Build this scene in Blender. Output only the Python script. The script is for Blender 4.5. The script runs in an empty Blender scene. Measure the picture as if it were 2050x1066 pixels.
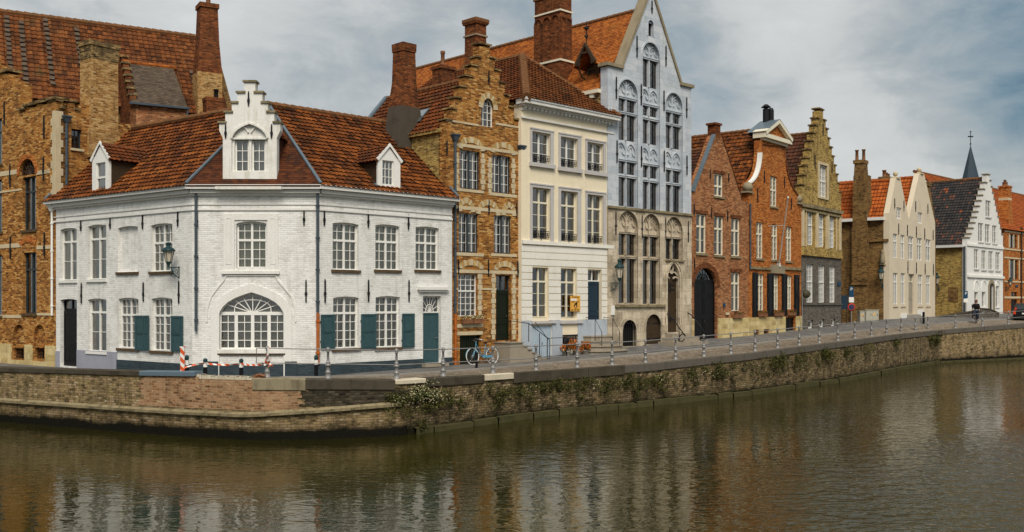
import bpy, math, random
from mathutils import Vector
from mathutils.geometry import tessellate_polygon
random.seed(7)
D = bpy.data; SC = bpy.context.scene; COL = SC.collection
R = math.radians; PI = math.pi
# ------------------------------------------------------------------ camera, sky, sun, exposure
FPX, CX, HY, EYE = 2000.0, 1025.0, 604.0, 4.57      # focal length, centre, horizon in photo pixels; eye height over the water
cd = D.cameras.new('camera'); cam = D.objects.new('camera', cd); COL.objects.link(cam)
cam.location = (0, 0, EYE); cam.rotation_euler = (R(90), 0, 0)
cd.sensor_width = 36; cd.lens = 36 * FPX / 2050; cd.shift_y = 71 / 2050
cd.clip_start = .1; cd.clip_end = 5000
SC.camera = cam
SUN_EL, SUN_AZ = 48, 172          # degrees; azimuth clockwise from +Y: the sun is behind the camera, veiled by cloud
sd = D.lights.new('sun', 'SUN'); sun = D.objects.new('sun', sd); COL.objects.link(sun)
sd.energy = 1.5; sd.angle = R(30); sd.color = (1, .925, .80)
sun.location = (-20, -30, 60)
_sv = Vector((math.sin(R(SUN_AZ)) * math.cos(R(SUN_EL)), math.cos(R(SUN_AZ)) * math.cos(R(SUN_EL)), math.sin(R(SUN_EL))))
sun.rotation_euler = _sv.to_track_quat('Z', 'Y').to_euler()
SC.view_settings.view_transform = 'Standard'; SC.view_settings.look = 'None'
SC.view_settings.exposure = 1.1; SC.view_settings.gamma = 1
SC.cycles.max_bounces = 6; SC.cycles.transparent_max_bounces = 12
SC.cycles.caustics_reflective = False; SC.cycles.caustics_refractive = False

class NT:
    """a little helper round a node tree"""
    def __init__(s, tree):
        s.t = tree; tree.nodes.clear()
    def n(s, typ, _props=None, **inp):
        nd = s.t.nodes.new('ShaderNode' + typ)
        for k, v in (_props or {}).items(): setattr(nd, k, v)
        for k, v in inp.items():
            s.set(nd, k, v)
        return nd
    def set(s, nd, k, v):
        key = int(k[1:]) if k[0] == 'i' and k[1:].isdigit() else k.replace('_', ' ')
        sock = nd.inputs[key]
        if isinstance(v, bpy.types.NodeSocket): s.t.links.new(v, sock)
        elif isinstance(v, bpy.types.Node): s.t.links.new(v.outputs[0], sock)
        else:
            if isinstance(v, tuple) and len(v) == 3 and sock.type == 'RGBA': v = (*v, 1)
            sock.default_value = v
    def math(s, op, a, b=0.0, c=None, clamp=False):
        kw = dict(i0=a, i1=b)
        if c is not None: kw['i2'] = c
        return s.n('Math', dict(operation=op, use_clamp=clamp), **kw).outputs[0]
    def ramp(s, fac, stops, interp='LINEAR'):
        nd = s.n('ValToRGB', None, Fac=fac); cr = nd.color_ramp; cr.interpolation = interp
        while len(cr.elements) > len(stops): cr.elements.remove(cr.elements[-1])
        while len(cr.elements) < len(stops): cr.elements.new(1)
        for e, (p, c) in zip(cr.elements, stops):
            e.position = p; e.color = (*c, 1) if isinstance(c, tuple) else (c, c, c, 1)
        return nd.outputs[0]
    def mix(s, fac, a, b, mode='MIX'):
        nd = s.n('Mix', dict(data_type='RGBA', blend_type=mode, clamp_factor=True))
        s.set(nd, 'i0', fac); s.set(nd, 'i6', a); s.set(nd, 'i7', b)
        return nd.outputs[2]
    def noise(s, vec, scale, detail=4, rough=.55, dist=0.0):
        return s.n('TexNoise', None, Vector=vec, Scale=scale, Detail=detail, Roughness=rough, Distortion=dist).outputs[0]
    def scale(s, vec, sx, sy, sz=1, loc=(0, 0, 0)):
        return s.n('Mapping', None, Vector=vec, Scale=(sx, sy, sz), Location=loc).outputs[0]

# world: Nishita sky behind layered procedural cloud
wd = D.worlds.new('World'); SC.world = wd; wd.use_nodes = True
w = NT(wd.node_tree)
sky = w.n('TexSky'); sky.sky_type = 'NISHITA'; sky.sun_disc = False
sky.sun_elevation = R(SUN_EL); sky.sun_rotation = R(SUN_AZ); sky.air_density = 1.2; sky.dust_density = 2
gv = w.n('TexCoord').outputs['Generated']
def blob(dx, dz, rad, soft):
    """a soft round area of sky round one compass direction"""
    d = Vector((dx, 1, dz)).normalized()
    dt = w.n('VectorMath', dict(operation='DOT_PRODUCT'), i0=gv, i1=tuple(d)).outputs['Value']
    return w.n('MapRange', dict(interpolation_type='SMOOTHSTEP'), Value=dt, i1=math.cos(rad + soft), i2=math.cos(max(rad - soft, 0.0)), i3=0.0, i4=1.0).outputs[0]
n1 = w.noise(w.scale(gv, 3.2, 3.2, 6.0, (.35, 0, .2)), 1.15, 5, .50, .4)
n2 = w.noise(w.scale(gv, 5, 5, 9, (1.7, .4, .9)), 2.6, 8, .62, .4)
cl = w.math('ADD', w.math('ADD', w.math('MULTIPLY', n1, .70), w.math('MULTIPLY', n2, .34)), -.02)
for dx_, dz_, rad_, soft_, amt_ in ((.50, .29, .09, .10, -.26), (-.18, .21, .05, .08, -.09), (.22, .19, .04, .07, -.08), (-.24, .28, .05, .09, .07), (.31, .26, .06, .10, .10), (.42, .17, .04, .08, .07), (-.5, .3, .1, .1, .03), (.1, .3, .05, .1, -.03)):
    cl = w.math('ADD', cl, w.math('MULTIPLY', blob(dx_, dz_, rad_, soft_), amt_))
ccol = w.ramp(cl, [(.20, (.20, .52, .95)), (.29, (.85, 1.32, 1.68)), (.39, (1.62, 1.96, 2.16)), (.47, (2.3, 2.48, 2.54)), (.56, (3.15, 3.22, 3.18)), (.72, (3.7, 3.75, 3.7))])
skyc = w.mix(.94, sky.outputs[0], ccol)
bg = w.n('Background', None, Color=skyc, Strength=.085)
w.t.links.new(bg.outputs[0], w.n('OutputWorld').inputs[0])

# ------------------------------------------------------------------ materials
MATS = {}
def newmat(name):
    m = D.materials.new(name); m.use_nodes = True; MATS[name] = m
    t = NT(m.node_tree)
    out = t.n('OutputMaterial'); b = t.n('BsdfPrincipled'); t.t.links.new(b.outputs[0], out.inputs[0])
    return m, t, b
def setb(t, b, **kw):
    for k, v in kw.items(): t.set(b, k, v)
def bump(t, b, h, dist=.01, strength=1.0):
    t.set(b, 'Normal', t.n('Bump', None, Height=h, Distance=dist, Strength=strength).outputs[0])
def uvof(t): return t.n('UVMap').outputs[0]

def brick_mat(name, cols, mortar, bw=.23, bh=.075, ms=.011, stain=.55, soot=(.02, .016, .012), streak=.4, rough=.85, bstr=1.0, base_dirt=None, blotch=.5, wet=None, seed=0.0, contrast=1.0):
    m, t, b = newmat(name); uv = uvof(t)
    uvd = t.n('VectorMath', dict(operation='ADD'), i0=uv, i1=t.n('VectorMath', dict(operation='SCALE'), i0=t.n('TexNoise', None, Vector=uv, Scale=2.5, Detail=2).outputs['Color'], Scale=.03).outputs[0]).outputs[0]
    bk = t.n('TexBrick', None, Vector=uvd, Scale=1.0, Mortar_Size=ms, Mortar_Smooth=.3, Brick_Width=bw, Row_Height=bh, Color1=(0, 0, 0, 1), Color2=(1, 1, 1, 1), Mortar=(.5, .5, .5, 1), Bias=0.0)
    fn = t.noise(t.scale(uv, 1, 1.6, 1, (seed, seed, 0)), 9, 5, .7)
    fac = t.math('ADD', t.math('MULTIPLY', bk.outputs['Color'], .80), t.math('MULTIPLY', t.math('SUBTRACT', fn, .42), 1.35 * contrast), clamp=True)
    mid = t.noise(t.scale(uv, 1, 2.2, 1, (2, seed, 0)), 3.2, 5, .75, .2)
    fac = t.math('ADD', fac, t.math('MULTIPLY', t.math('SUBTRACT', mid, .5), .85 * contrast), clamp=True)
    k = len(cols) - 1
    c = t.ramp(fac, [(i / k, cc) for i, cc in enumerate(cols)])
    c = t.mix(bk.outputs['Fac'], c, mortar)
    # uneven age of the wall: patches and streaks of grime
    ln = t.noise(t.scale(uv, 1, 1, 1, (seed * 3, 1, 0)), .55, 6, .65, .4)
    c = t.mix(t.ramp(ln, [(.42, 0.0), (.62, blotch)]), c, t.mix(.5, c, mortar))
    sn = t.noise(t.scale(uv, 2.6, .35, 1, (seed, 4, 0)), 1.3, 6, .65, .3)
    c = t.mix(t.ramp(sn, [(.50, 0.0), (.72, streak)]), c, soot)
    s2 = t.noise(t.scale(uv, 1, 1, 1, (7 + seed, 2, 0)), 1.4, 7, .75)
    c = t.mix(t.ramp(s2, [(.50, 0.0), (.64, stain)]), c, t.mix(.75, c, soot))
    if base_dirt:
        z = t.n('SeparateXYZ', None, Vector=uv).outputs[1]
        zz = t.math('ADD', z, t.math('MULTIPLY', t.math('SUBTRACT', s2, .5), base_dirt[1]))
        c = t.mix(t.ramp(t.math('DIVIDE', zz, base_dirt[0]), [(.55, base_dirt[2]), (1.0, 0.0)]), c, base_dirt[3])
    if wet:
        z = t.n('SeparateXYZ', None, Vector=uv).outputs[1]
        zz = t.math('ADD', z, t.math('MULTIPLY', t.math('SUBTRACT', ln, .5), .5))
        c = t.mix(t.ramp(zz, [(wet[0] * .6, 1.0), (wet[0], .35), (wet[0] * 1.7, 0.0)]), c, wet[1])
    setb(t, b, Base_Color=c, Roughness=rough)
    b.inputs['Specular IOR Level'].default_value = .06
    h = t.math('ADD', t.math('MULTIPLY', t.math('SUBTRACT', 1.0, bk.outputs['Fac']), .6), t.math('MULTIPLY', fn, .7))
    bump(t, b, h, .014, bstr)
    return m

def plaster_mat(name, col, dirt=(.25, .22, .17), amt=.5, streak=.35, rough=.8, fine=.06, bs=.25, scale=.8):
    m, t, b = newmat(name); uv = uvof(t)
    a = t.noise(uv, scale, 7, .65, .3)
    s = t.noise(t.scale(uv, 3, .3), 1.4, 6, .65, .2)
    f = t.noise(uv, 14, 5, .7)
    c = t.mix(t.ramp(f, [(.3, 0.0), (.7, 1.0)]), tuple(x * (1 - fine * 2) for x in col), tuple(min(1, x * (1 + fine)) for x in col))
    c = t.mix(t.ramp(a, [(.48, 0.0), (.75, amt)]), c, dirt)
    c = t.mix(t.ramp(s, [(.52, 0.0), (.78, streak)]), c, dirt)
    setb(t, b, Base_Color=c, Roughness=rough); b.inputs['Specular IOR Level'].default_value = .08
    bump(t, b, t.math('ADD', f, t.math('MULTIPLY', a, .6)), .008, bs)
    return m

def tile_mat(name, cols, tw, th, plain=False, moss=(.09, .075, .03), mossamt=.5, dark=(.035, .022, .016), darkamt=.6, gap=.5, rough=.75):
    m, t, b = newmat(name); uv = uvof(t)
    sp = t.n('SeparateXYZ', None, Vector=uv)
    cv = t.math('DIVIDE', sp.outputs[1], th); row = t.math('FLOOR', cv)
    cu = t.math('DIVIDE', sp.outputs[0], tw)
    if plain: cu = t.math('ADD', cu, t.math('MULTIPLY', t.math('MODULO', row, 2.0), .5))
    cell = t.n('CombineXYZ', None, X=t.math('FLOOR', cu), Y=row)
    wn = t.n('TexWhiteNoise', dict(noise_dimensions='2D'), Vector=cell).outputs[0]
    big = t.noise(uv, .7, 6, .65, .4)
    fac = t.math('ADD', t.math('MULTIPLY', wn, .62), t.math('MULTIPLY', t.math('SUBTRACT', big, .25), .8), clamp=True)
    k = len(cols) - 1
    c = t.ramp(fac, [(i / k, cc) for i, cc in enumerate(cols)])
    f = t.noise(uv, 22, 4, .7)
    c = t.mix(t.ramp(f, [(.45, 0.0), (.75, darkamt * .8)]), c, dark)
    b2 = t.noise(t.scale(uv, 1, .5, 1, (4, 2, 0)), 1.1, 7, .7, .3)
    c = t.mix(t.ramp(b2, [(.52, 0.0), (.72, darkamt)]), c, dark)
    b3 = t.noise(t.scale(uv, 1, 1, 1, (9, 5, 0)), .9, 7, .7, .3)
    c = t.mix(t.ramp(b3, [(.54, 0.0), (.74, mossamt)]), c, moss)
    if gap:
        fu = t.math('ABSOLUTE', t.math('SUBTRACT', t.math('FRACT', cu), .5))
        c = t.mix(t.ramp(fu, [(.42, 0.0), (.5, gap)]), c, dark)
    setb(t, b, Base_Color=c, Roughness=rough); b.inputs['Specular IOR Level'].default_value = .10
    bump(t, b, t.math('ADD', f, t.math('MULTIPLY', wn, 1.2)), .012, .6)
    return m

def paint_mat(name, col, rough=.45, var=.12, dirt=None, amt=.3, metal=0.0, bs=.1, sc=6):
    m, t, b = newmat(name)
    g = t.n('TexCoord').outputs['Object']
    a = t.noise(g, sc, 5, .65)
    c = t.mix(t.ramp(a, [(.3, 0.0), (.7, 1.0)]), tuple(x * (1 - var) for x in col), tuple(min(1, x * (1 + var)) for x in col))
    if dirt: c = t.mix(t.ramp(t.noise(g, 1.9, 6, .7, .3), [(.5, 0.0), (.72, amt)]), c, dirt)
    setb(t, b, Base_Color=c, Roughness=t.ramp(a, [(.3, max(rough - .1, .02)), (.7, min(rough + .12, 1.0))]), Metallic=metal)
    bump(t, b, a, .004, bs)
    b.inputs['Specular IOR Level'].default_value = .5 if metal or rough < .25 else .16
    return m

W3 = (.80, .79, .75)
brick_mat('white_brick', [(.62, .61, .58), (.78, .775, .75), (.83, .825, .80), (.86, .855, .84)], (.74, .73, .70), stain=.36, soot=(.34, .315, .26), streak=.34, blotch=.25, bstr=.75, rough=.7)
brick_mat('orange_brick', [(.045, .018, .007), (.20, .062, .015), (.42, .155, .030), (.55, .26, .065), (.66, .43, .18)], (.34, .20, .075), stain=.5, seed=1.3, streak=.35, blotch=.35)
brick_mat('tan_brick', [(.08, .035, .014), (.30, .13, .038), (.45, .235, .075), (.58, .36, .15), (.60, .42, .22)], (.40, .27, .12), stain=.45, seed=2.1, streak=.3)
brick_mat('arch_brick', [(.25, .13, .05), (.48, .29, .10), (.60, .41, .17), (.68, .52, .27)], (.50, .36, .17), bw=.07, bh=.24, stain=.3, seed=2.7, streak=.2)
brick_mat('yellow_brick', [(.07, .045, .018), (.26, .165, .05), (.44, .28, .075), (.56, .38, .11), (.62, .46, .18)], (.36, .26, .11), stain=.6, seed=3.3, streak=.5)
brick_mat('red_brick', [(.06, .022, .012), (.22, .066, .024), (.35, .115, .043), (.47, .19, .075), (.54, .30, .15)], (.33, .19, .10), stain=.35, seed=4.1, streak=.25)
brick_mat('bright_red_brick', [(.09, .026, .008), (.31, .076, .015), (.47, .13, .026), (.58, .20, .045), (.62, .28, .09)], (.36, .15, .05), stain=.3, seed=5.7, streak=.22)
brick_mat('brown_brick', [(.055, .028, .014), (.17, .09, .032), (.25, .135, .045), (.30, .175, .06), (.36, .22, .09)], (.15, .10, .05), stain=.65, seed=6.2, streak=.5)
brick_mat('grey_brick', [(.05, .045, .04), (.12, .105, .09), (.18, .16, .135), (.22, .2, .17)], (.14, .125, .105), stain=.5, seed=7.4)
brick_mat('chimney_brick', [(.04, .014, .008), (.15, .042, .016), (.25, .074, .024), (.34, .12, .042)], (.12, .06, .03), stain=.6, seed=8.4, streak=.55)
brick_mat('sooty_brick', [(.03, .02, .012), (.15, .09, .04), (.36, .23, .09), (.48, .33, .14)], (.20, .15, .08), stain=.75, seed=9.1, streak=.7)
brick_mat('quay_brick', [(.04, .028, .015), (.15, .10, .045), (.28, .20, .09), (.40, .29, .14), (.34, .2, .13), (.52, .44, .28)], (.20, .155, .085), bw=.24, bh=.085, ms=.013, stain=.8, seed=11., streak=.75, soot=(.022, .02, .012), blotch=.6, wet=(.42, (.010, .009, .006)), bstr=1.0, contrast=1.3)
brick_mat('quay_rough', [(.018, .014, .008), (.075, .055, .027), (.18, .132, .064), (.29, .215, .105), (.21, .13, .075), (.40, .33, .20)], (.11, .085, .05), bw=.26, bh=.09, ms=.014, stain=.85, seed=21., streak=.85, soot=(.014, .013, .009), blotch=.5, wet=(.36, (.014, .014, .007)), bstr=1.0, contrast=1.5)
brick_mat('quay_red_brick', [(.06, .03, .016), (.23, .105, .05), (.34, .18, .095), (.40, .26, .15), (.36, .16, .085), (.46, .35, .22)], (.36, .26, .15), bw=.24, bh=.085, stain=.45, seed=12., streak=.4, soot=(.05, .035, .025))
brick_mat('quay_dark_brick', [(.012, .011, .008), (.04, .034, .022), (.075, .06, .04), (.12, .10, .07)], (.05, .043, .03), bw=.24, bh=.085, stain=.6, seed=13., streak=.6)
brick_mat('grey_stone', [(.38, .42, .48), (.48, .53, .585), (.55, .59, .635), (.63, .65, .68)], (.43, .47, .52), bw=.62, bh=.32, ms=.008, stain=.35, soot=(.30, .30, .31), streak=.3, seed=14., bstr=.5)
brick_mat('sand_stone', [(.32, .26, .18), (.50, .42, .31), (.62, .53, .40), (.68, .59, .46)], (.42, .35, .26), bw=.7, bh=.34, ms=.008, stain=.6, soot=(.09, .075, .06), streak=.55, seed=15., bstr=.5)
brick_mat('yellow_plinth', [(.40, .30, .13), (.56, .43, .20), (.64, .51, .26), (.70, .58, .33)], (.50, .39, .19), bw=.55, bh=.26, ms=.007, stain=.4, soot=(.16, .12, .07), streak=.35, seed=16., bstr=.5)
brick_mat('teal_plinth', [(.030, .046, .058), (.048, .067, .080), (.062, .082, .095)], (.042, .06, .07), stain=.4, soot=(.03, .035, .04), streak=.4, seed=17., bstr=.7)
plaster_mat('lavender_plinth', (.33, .34, .40), (.2, .2, .22), .4)
plaster_mat('white_plaster', (.78, .77, .74), (.42, .38, .31), .25, .25)
plaster_mat('old_white_plaster', (.78, .77, .73), (.32, .27, .17), .55, .6)
plaster_mat('cream_plaster', (.84, .74, .55), (.50, .42, .28), .25, .22)
plaster_mat('beige_plaster', (.68, .59, .45), (.42, .35, .25), .35, .3)
plaster_mat('white_stucco', (.82, .79, .72), (.46, .43, .38), .3, .3)
plaster_mat('blue_stucco', (.44, .49, .55), (.30, .31, .33), .5, .4)
plaster_mat('grey_render', (.085, .07, .055), (.04, .03, .025), .6, .5, bs=.6)
plaster_mat('stone_trim', (.60, .50, .33), (.25, .19, .11), .5, .4)
plaster_mat('grey_trim', (.52, .50, .49), (.28, .27, .27), .35, .3)
plaster_mat('lintel_stone', (.30, .25, .17), (.10, .08, .05), .6, .5)
plaster_mat('coping_grey', (.12, .105, .088), (.06, .055, .045), .6, .3, scale=1.5)
plaster_mat('coping_dark', (.075, .063, .046), (.018, .016, .012), .7, .4, scale=1.5)
plaster_mat('coping_concrete', (.26, .22, .145), (.045, .038, .022), .8, .9, scale=1.2)
plaster_mat('coping_blue', (.12, .17, .21), (.08, .1, .12), .4, .2)
plaster_mat('coping_white', (.62, .55, .42), (.25, .2, .13), .5, .4)
plaster_mat('ledge_stone', (.27, .22, .13), (.045, .036, .02), .9, .7, scale=1.6)
plaster_mat('moss_stone', (.075, .068, .03), (.02, .022, .009), .8, .4, scale=2)
plaster_mat('step_stone', (.33, .285, .22), (.12, .1, .08), .5, .4)
plaster_mat('kerb_stone', (.30, .28, .25), (.14, .12, .1), .5, .3)
TERRA = [(.018, .008, .005), (.065, .020, .006), (.145, .042, .010), (.25, .074, .015), (.34, .125, .03)]
tile_mat('pantile', TERRA, .22, .265, mossamt=.35)
tile_mat('pantile_brown', [(.035, .014, .008), (.095, .028, .009), (.16, .045, .012), (.23, .066, .017)], .22, .265, mossamt=.4)
tile_mat('pantile_dark', [(.028, .014, .010), (.07, .028, .017), (.11, .04, .021), (.15, .055, .027)], .22, .265, mossamt=.2)
tile_mat('pantile_old', [(.032, .014, .008), (.105, .034, .011), (.185, .060, .017), (.28, .105, .032)], .26, .32, mossamt=.55)
tile_mat('pantile_bright', [(.17, .04, .012), (.33, .078, .016), (.43, .105, .021), (.50, .14, .03)], .26, .34, mossamt=.08, darkamt=.35)
tile_mat('pantile_black', [(.016, .017, .02), (.028, .028, .03), (.045, .042, .042), (.05, .045, .042), (.36, .09, .03)], .26, .32, mossamt=.1, darkamt=.3)
tile_mat('plain_tile', [(.11, .033, .010), (.26, .072, .015), (.40, .12, .023), (.50, .18, .04)], .19, .13, plain=True, moss=(.11, .085, .02), mossamt=.65, dark=(.08, .03, .015), darkamt=.45, gap=.55)
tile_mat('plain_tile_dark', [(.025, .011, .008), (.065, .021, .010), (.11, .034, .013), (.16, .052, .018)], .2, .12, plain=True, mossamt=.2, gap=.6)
tile_mat('plain_tile_grey', [(.05, .038, .028), (.09, .068, .05), (.12, .09, .065), (.16, .115, .08)], .2, .14, plain=True, mossamt=.35, gap=.5)
paint_mat('ridge_tile', (.17, .075, .03), .8, .35, (.06, .05, .02), .6)
paint_mat('white_paint', (.80, .79, .75), .4, .04, (.5, .47, .4), .15)
paint_mat('cream_paint', (.76, .70, .55), .4, .05, (.45, .4, .3), .2)
paint_mat('gutter_white', (.72, .71, .68), .5, .06, (.4, .37, .31), .3)
paint_mat('blue_green_paint', (.040, .085, .095), .5, .14, (.02, .045, .05), .3)
paint_mat('navy_paint', (.018, .035, .055), .4, .12)
paint_mat('black_paint', (.006, .006, .007), .45, .15)
paint_mat('dark_green_paint', (.009, .013, .006), .42, .15)
paint_mat('pale_blue_paint', (.40, .49, .57), .55, .08, (.25, .28, .3), .35)
paint_mat('taupe_paint', (.33, .29, .23), .5, .06)
paint_mat('dark_frame', (.035, .045, .05), .45, .1)
paint_mat('brown_frame', (.06, .038, .025), .5, .15)
paint_mat('oak', (.05, .032, .018), .6, .3, sc=14)
paint_mat('iron', (.014, .014, .016), .55, .2)
paint_mat('zinc', (.13, .175, .21), .4, .15, (.18, .21, .24), .5, metal=.25)
paint_mat('lead_pipe', (.065, .085, .105), .45, .12, (.03, .035, .04), .4)
paint_mat('rust_pipe', (.42, .12, .025), .7, .25, (.16, .05, .02), .5)
paint_mat('rail_paint', (.24, .235, .23), .45, .1, (.16, .12, .08), .6, metal=.15)
paint_mat('sill_dark', (.10, .065, .035), .8, .3, (.03, .02, .015), .5)
paint_mat('lamp_green', (.016, .045, .05), .4, .2, (.03, .06, .05), .3)
paint_mat('sign_yellow', (.72, .38, .07), .5, .08)
paint_mat('sign_black', (.015, .013, .012), .5, .1)
paint_mat('sign_white', (.78, .77, .73), .5, .05)
paint_mat('sign_red', (.5, .03, .015), .5, .1)
paint_mat('sign_blue', (.012, .055, .12), .45, .1)
paint_mat('tape_orange', (.62, .10, .015), .5, .1)
paint_mat('cabinet_grey', (.40, .38, .31), .55, .06, (.22, .2, .15), .4)
paint_mat('mirror_back', (.06, .055, .03), .5, .2)
paint_mat('terracotta', (.26, .12, .06), .8, .2, (.12, .07, .05), .4)
paint_mat('pot_stone', (.30, .27, .23), .85, .15)
paint_mat('bike_blue', (.10, .26, .36), .35, .1)
paint_mat('rubber', (.02, .02, .02), .8, .2)
paint_mat('tyre_white', (.72, .71, .67), .6, .08)
paint_mat('chrome', (.55, .56, .57), .25, .05, metal=.9)
paint_mat('spire_slate', (.035, .055, .075), .5, .25, (.06, .085, .10), .4)
paint_mat('car_black', (.008, .009, .010), .35, .1)
paint_mat('car_glass', (.02, .03, .035), .3, .1)
paint_mat('tail_red', (.6, .05, .01), .3, .1)
paint_mat('skin', (.45, .27, .19), .6, .08)
paint_mat('cloth_black', (.014, .013, .014), .85, .2)
paint_mat('cloth_denim', (.03, .045, .07), .85, .2)
paint_mat('hair_brown', (.14, .055, .02), .8, .25, sc=30)
paint_mat('linen_olive', (.66, .62, .40), .9, .14, (.45, .41, .25), .4, sc=3)
paint_mat('linen_white', (.62, .60, .54), .9, .1, sc=3)
paint_mat('linen_grey', (.46, .42, .32), .9, .12, sc=3)
paint_mat('linen_ochre', (.42, .33, .17), .9, .12, sc=3)
paint_mat('linen_brown', (.09, .07, .05), .9, .15, sc=3)
paint_mat('interior_shade', (.012, .011, .010), .9, .3)  # unlit rooms: their darkness is this near-black colour on shallow back faces
paint_mat('flower_white', (.62, .55, .33), .7, .12)
paint_mat('flower_orange', (.55, .14, .015), .7, .3)
paint_mat('flower_red', (.30, .03, .015), .7, .3)
def leaf_mat(name, a, b_):
    m, t, b = newmat(name)
    g = t.n('TexCoord').outputs['Object']
    n = t.noise(g, 9, 4, .6); n2_ = t.noise(g, 1.7, 4, .6)
    c = t.mix(t.ramp(t.math('ADD', t.math('MULTIPLY', n, .5), t.math('MULTIPLY', n2_, .5)), [(.36, 0.0), (.64, 1.0)]), a, b_)
    setb(t, b, Base_Color=c, Roughness=.65); b.inputs['Specular IOR Level'].default_value = .15
leaf_mat('leaf', (.020, .026, .006), (.115, .110, .030))
leaf_mat('leaf_bright', (.03, .045, .012), (.10, .115, .035))
# glass: a clear sheet that mirrors by its Fresnel angle, so what stands behind it shows through
m, t, b = newmat('glass'); t.t.nodes.remove(b)
fr_ = t.n('Fresnel', None, IOR=1.6).outputs[0]
gl = t.n('BsdfGlossy', None, Color=(1, 1, 1), Roughness=.03)
wob = t.noise(t.n('TexCoord').outputs['Object'], 2.2, 2, .5)
t.set(gl, 'Normal', t.n('Bump', None, Height=wob, Distance=.02, Strength=.35).outputs[0])
tr = t.n('BsdfTransparent', None, Color=(.86, .88, .85))
ms_ = t.n('MixShader', None, i0=t.math('ADD', t.math('MULTIPLY', fr_, 1.8), .05), i1=tr.outputs[0], i2=gl.outputs[0])
t.t.links.new(ms_.outputs[0], [n for n in t.t.nodes if n.type == 'OUTPUT_MATERIAL'][0].inputs[0])
# frosted lantern glass
m, t, b = newmat('lantern_glass'); setb(t, b, Base_Color=(.55, .48, .38), Roughness=.3)
# striped tape and barrier boards: stripes along u
m, t, b = newmat('tape')
sp = t.n('SeparateXYZ', None, Vector=uvof(t))
st_ = t.math('FRACT', t.math('MULTIPLY', t.math('ADD', sp.outputs[0], sp.outputs[1]), 3.4))
setb(t, b, Base_Color=t.mix(t.ramp(st_, [(.53, 0.0), (.55, 1.0)]), (.62, .085, .012), (.76, .74, .70)), Roughness=.5)
# lozenge leading of the stone house is geometry; water, paving, earth below
m, t, b = newmat('canal_water')
g = t.n('TexCoord').outputs['Object']
a1 = t.noise(t.scale(g, .8, 1.3), 1.75, 1, .4, .8)
a2 = t.noise(t.scale(g, .8, 1.5, 1, (3, 1, 0)), 4.8, 1.5, .45, .6)
a3 = t.noise(t.scale(g, 1, 1.4, 1, (8, 5, 0)), 13, 2, .5, .2)
calm = t.ramp(t.noise(g, .10, 3, .5, .5), [(.35, .35), (.65, 1.0)])
calm = t.math('MULTIPLY', calm, t.n('MapRange', None, Value=t.n('SeparateXYZ', None, Vector=g).outputs[0], i1=-6.0, i2=14.0, i3=.62, i4=1.25).outputs[0])
gx = t.n('SeparateXYZ', None, Vector=g)
patch = t.math('MULTIPLY', t.n('MapRange', dict(interpolation_type='SMOOTHSTEP'), Value=gx.outputs[0], i1=4.0, i2=9.0, i3=0.0, i4=1.0).outputs[0], t.n('MapRange', dict(interpolation_type='SMOOTHSTEP'), Value=t.math('ADD', gx.outputs[1], t.math('MULTIPLY', gx.outputs[0], -.55)), i1=27.0, i2=15.0, i3=0.0, i4=1.0).outputs[0])
calm = t.math('ADD', calm, t.math('MULTIPLY', patch, 4.5))
h = t.math('MULTIPLY', t.math('ADD', t.math('ADD', t.math('MULTIPLY', a1, 1.1), t.math('MULTIPLY', a2, .62)), t.math('MULTIPLY', a3, .035)), calm)
mud = t.ramp(t.noise(g, .22, 5, .6, .4), [(.35, (.017, .0158, .0025)), (.65, (.030, .0265, .0042))])
setb(t, b, Base_Color=mud, Roughness=.025, IOR=1.36)
b.inputs['Specular IOR Level'].default_value = .78; b.inputs['Specular Tint'].default_value = (.95, .94, .62, 1)
bump(t, b, h, .0215, 1.0)
m, t, b = newmat('cobble'); uv = uvof(t)
vo = t.n('TexVoronoi', dict(feature='DISTANCE_TO_EDGE'), Vector=uv, Scale=6.5).outputs[0]
vc = t.n('TexVoronoi', None, Vector=uv, Scale=6.5).outputs['Color']
cc = t.ramp(t.n('SeparateXYZ', None, Vector=vc).outputs[0], [(0, (.15, .11, .075)), (.5, (.23, .18, .13)), (1, (.31, .25, .19))])
cc = t.mix(t.ramp(vo, [(.0, 1.0), (.09, 0.0)]), cc, (.09, .07, .045))
cc = t.mix(t.ramp(t.noise(uv, .5, 6, .65, .3), [(.45, 0.0), (.7, .6)]), cc, (.10, .085, .055))
setb(t, b, Base_Color=cc, Roughness=.8); bump(t, b, t.ramp(vo, [(0, 0.0), (.2, 1.0)]), .015, .7)
m, t, b = newmat('setts'); uv = uvof(t)
bk = t.n('TexBrick', None, Vector=uv, Scale=1.0, Mortar_Size=.012, Brick_Width=.22, Row_Height=.12, Color1=(.085, .082, .08, 1), Color2=(.17, .16, .15, 1), Mortar=(.06, .055, .05, 1))
cc = t.mix(t.ramp(t.noise(uv, .6, 6, .65, .3), [(.42, 0.0), (.7, .6)]), bk.outputs[0], (.20, .19, .175))
cc = t.mix(t.ramp(t.noise(uv, 2.6, 6, .7, .3), [(.5, 0.0), (.7, .6)]), cc, (.075, .07, .066))
setb(t, b, Base_Color=cc, Roughness=.75); bump(t, b, t.noise(uv, 12, 4), .008, .5)
plaster_mat('earth', (.16, .14, .11), (.08, .07, .05), .5)
# ------------------------------------------------------------------ geometry helpers
def W(px, py, s):
    """world point seen at photo pixel px, py where one pixel spans s metres"""
    return Vector(((px - CX) * s, FPX * s, EYE + (HY - py) * s))

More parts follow.
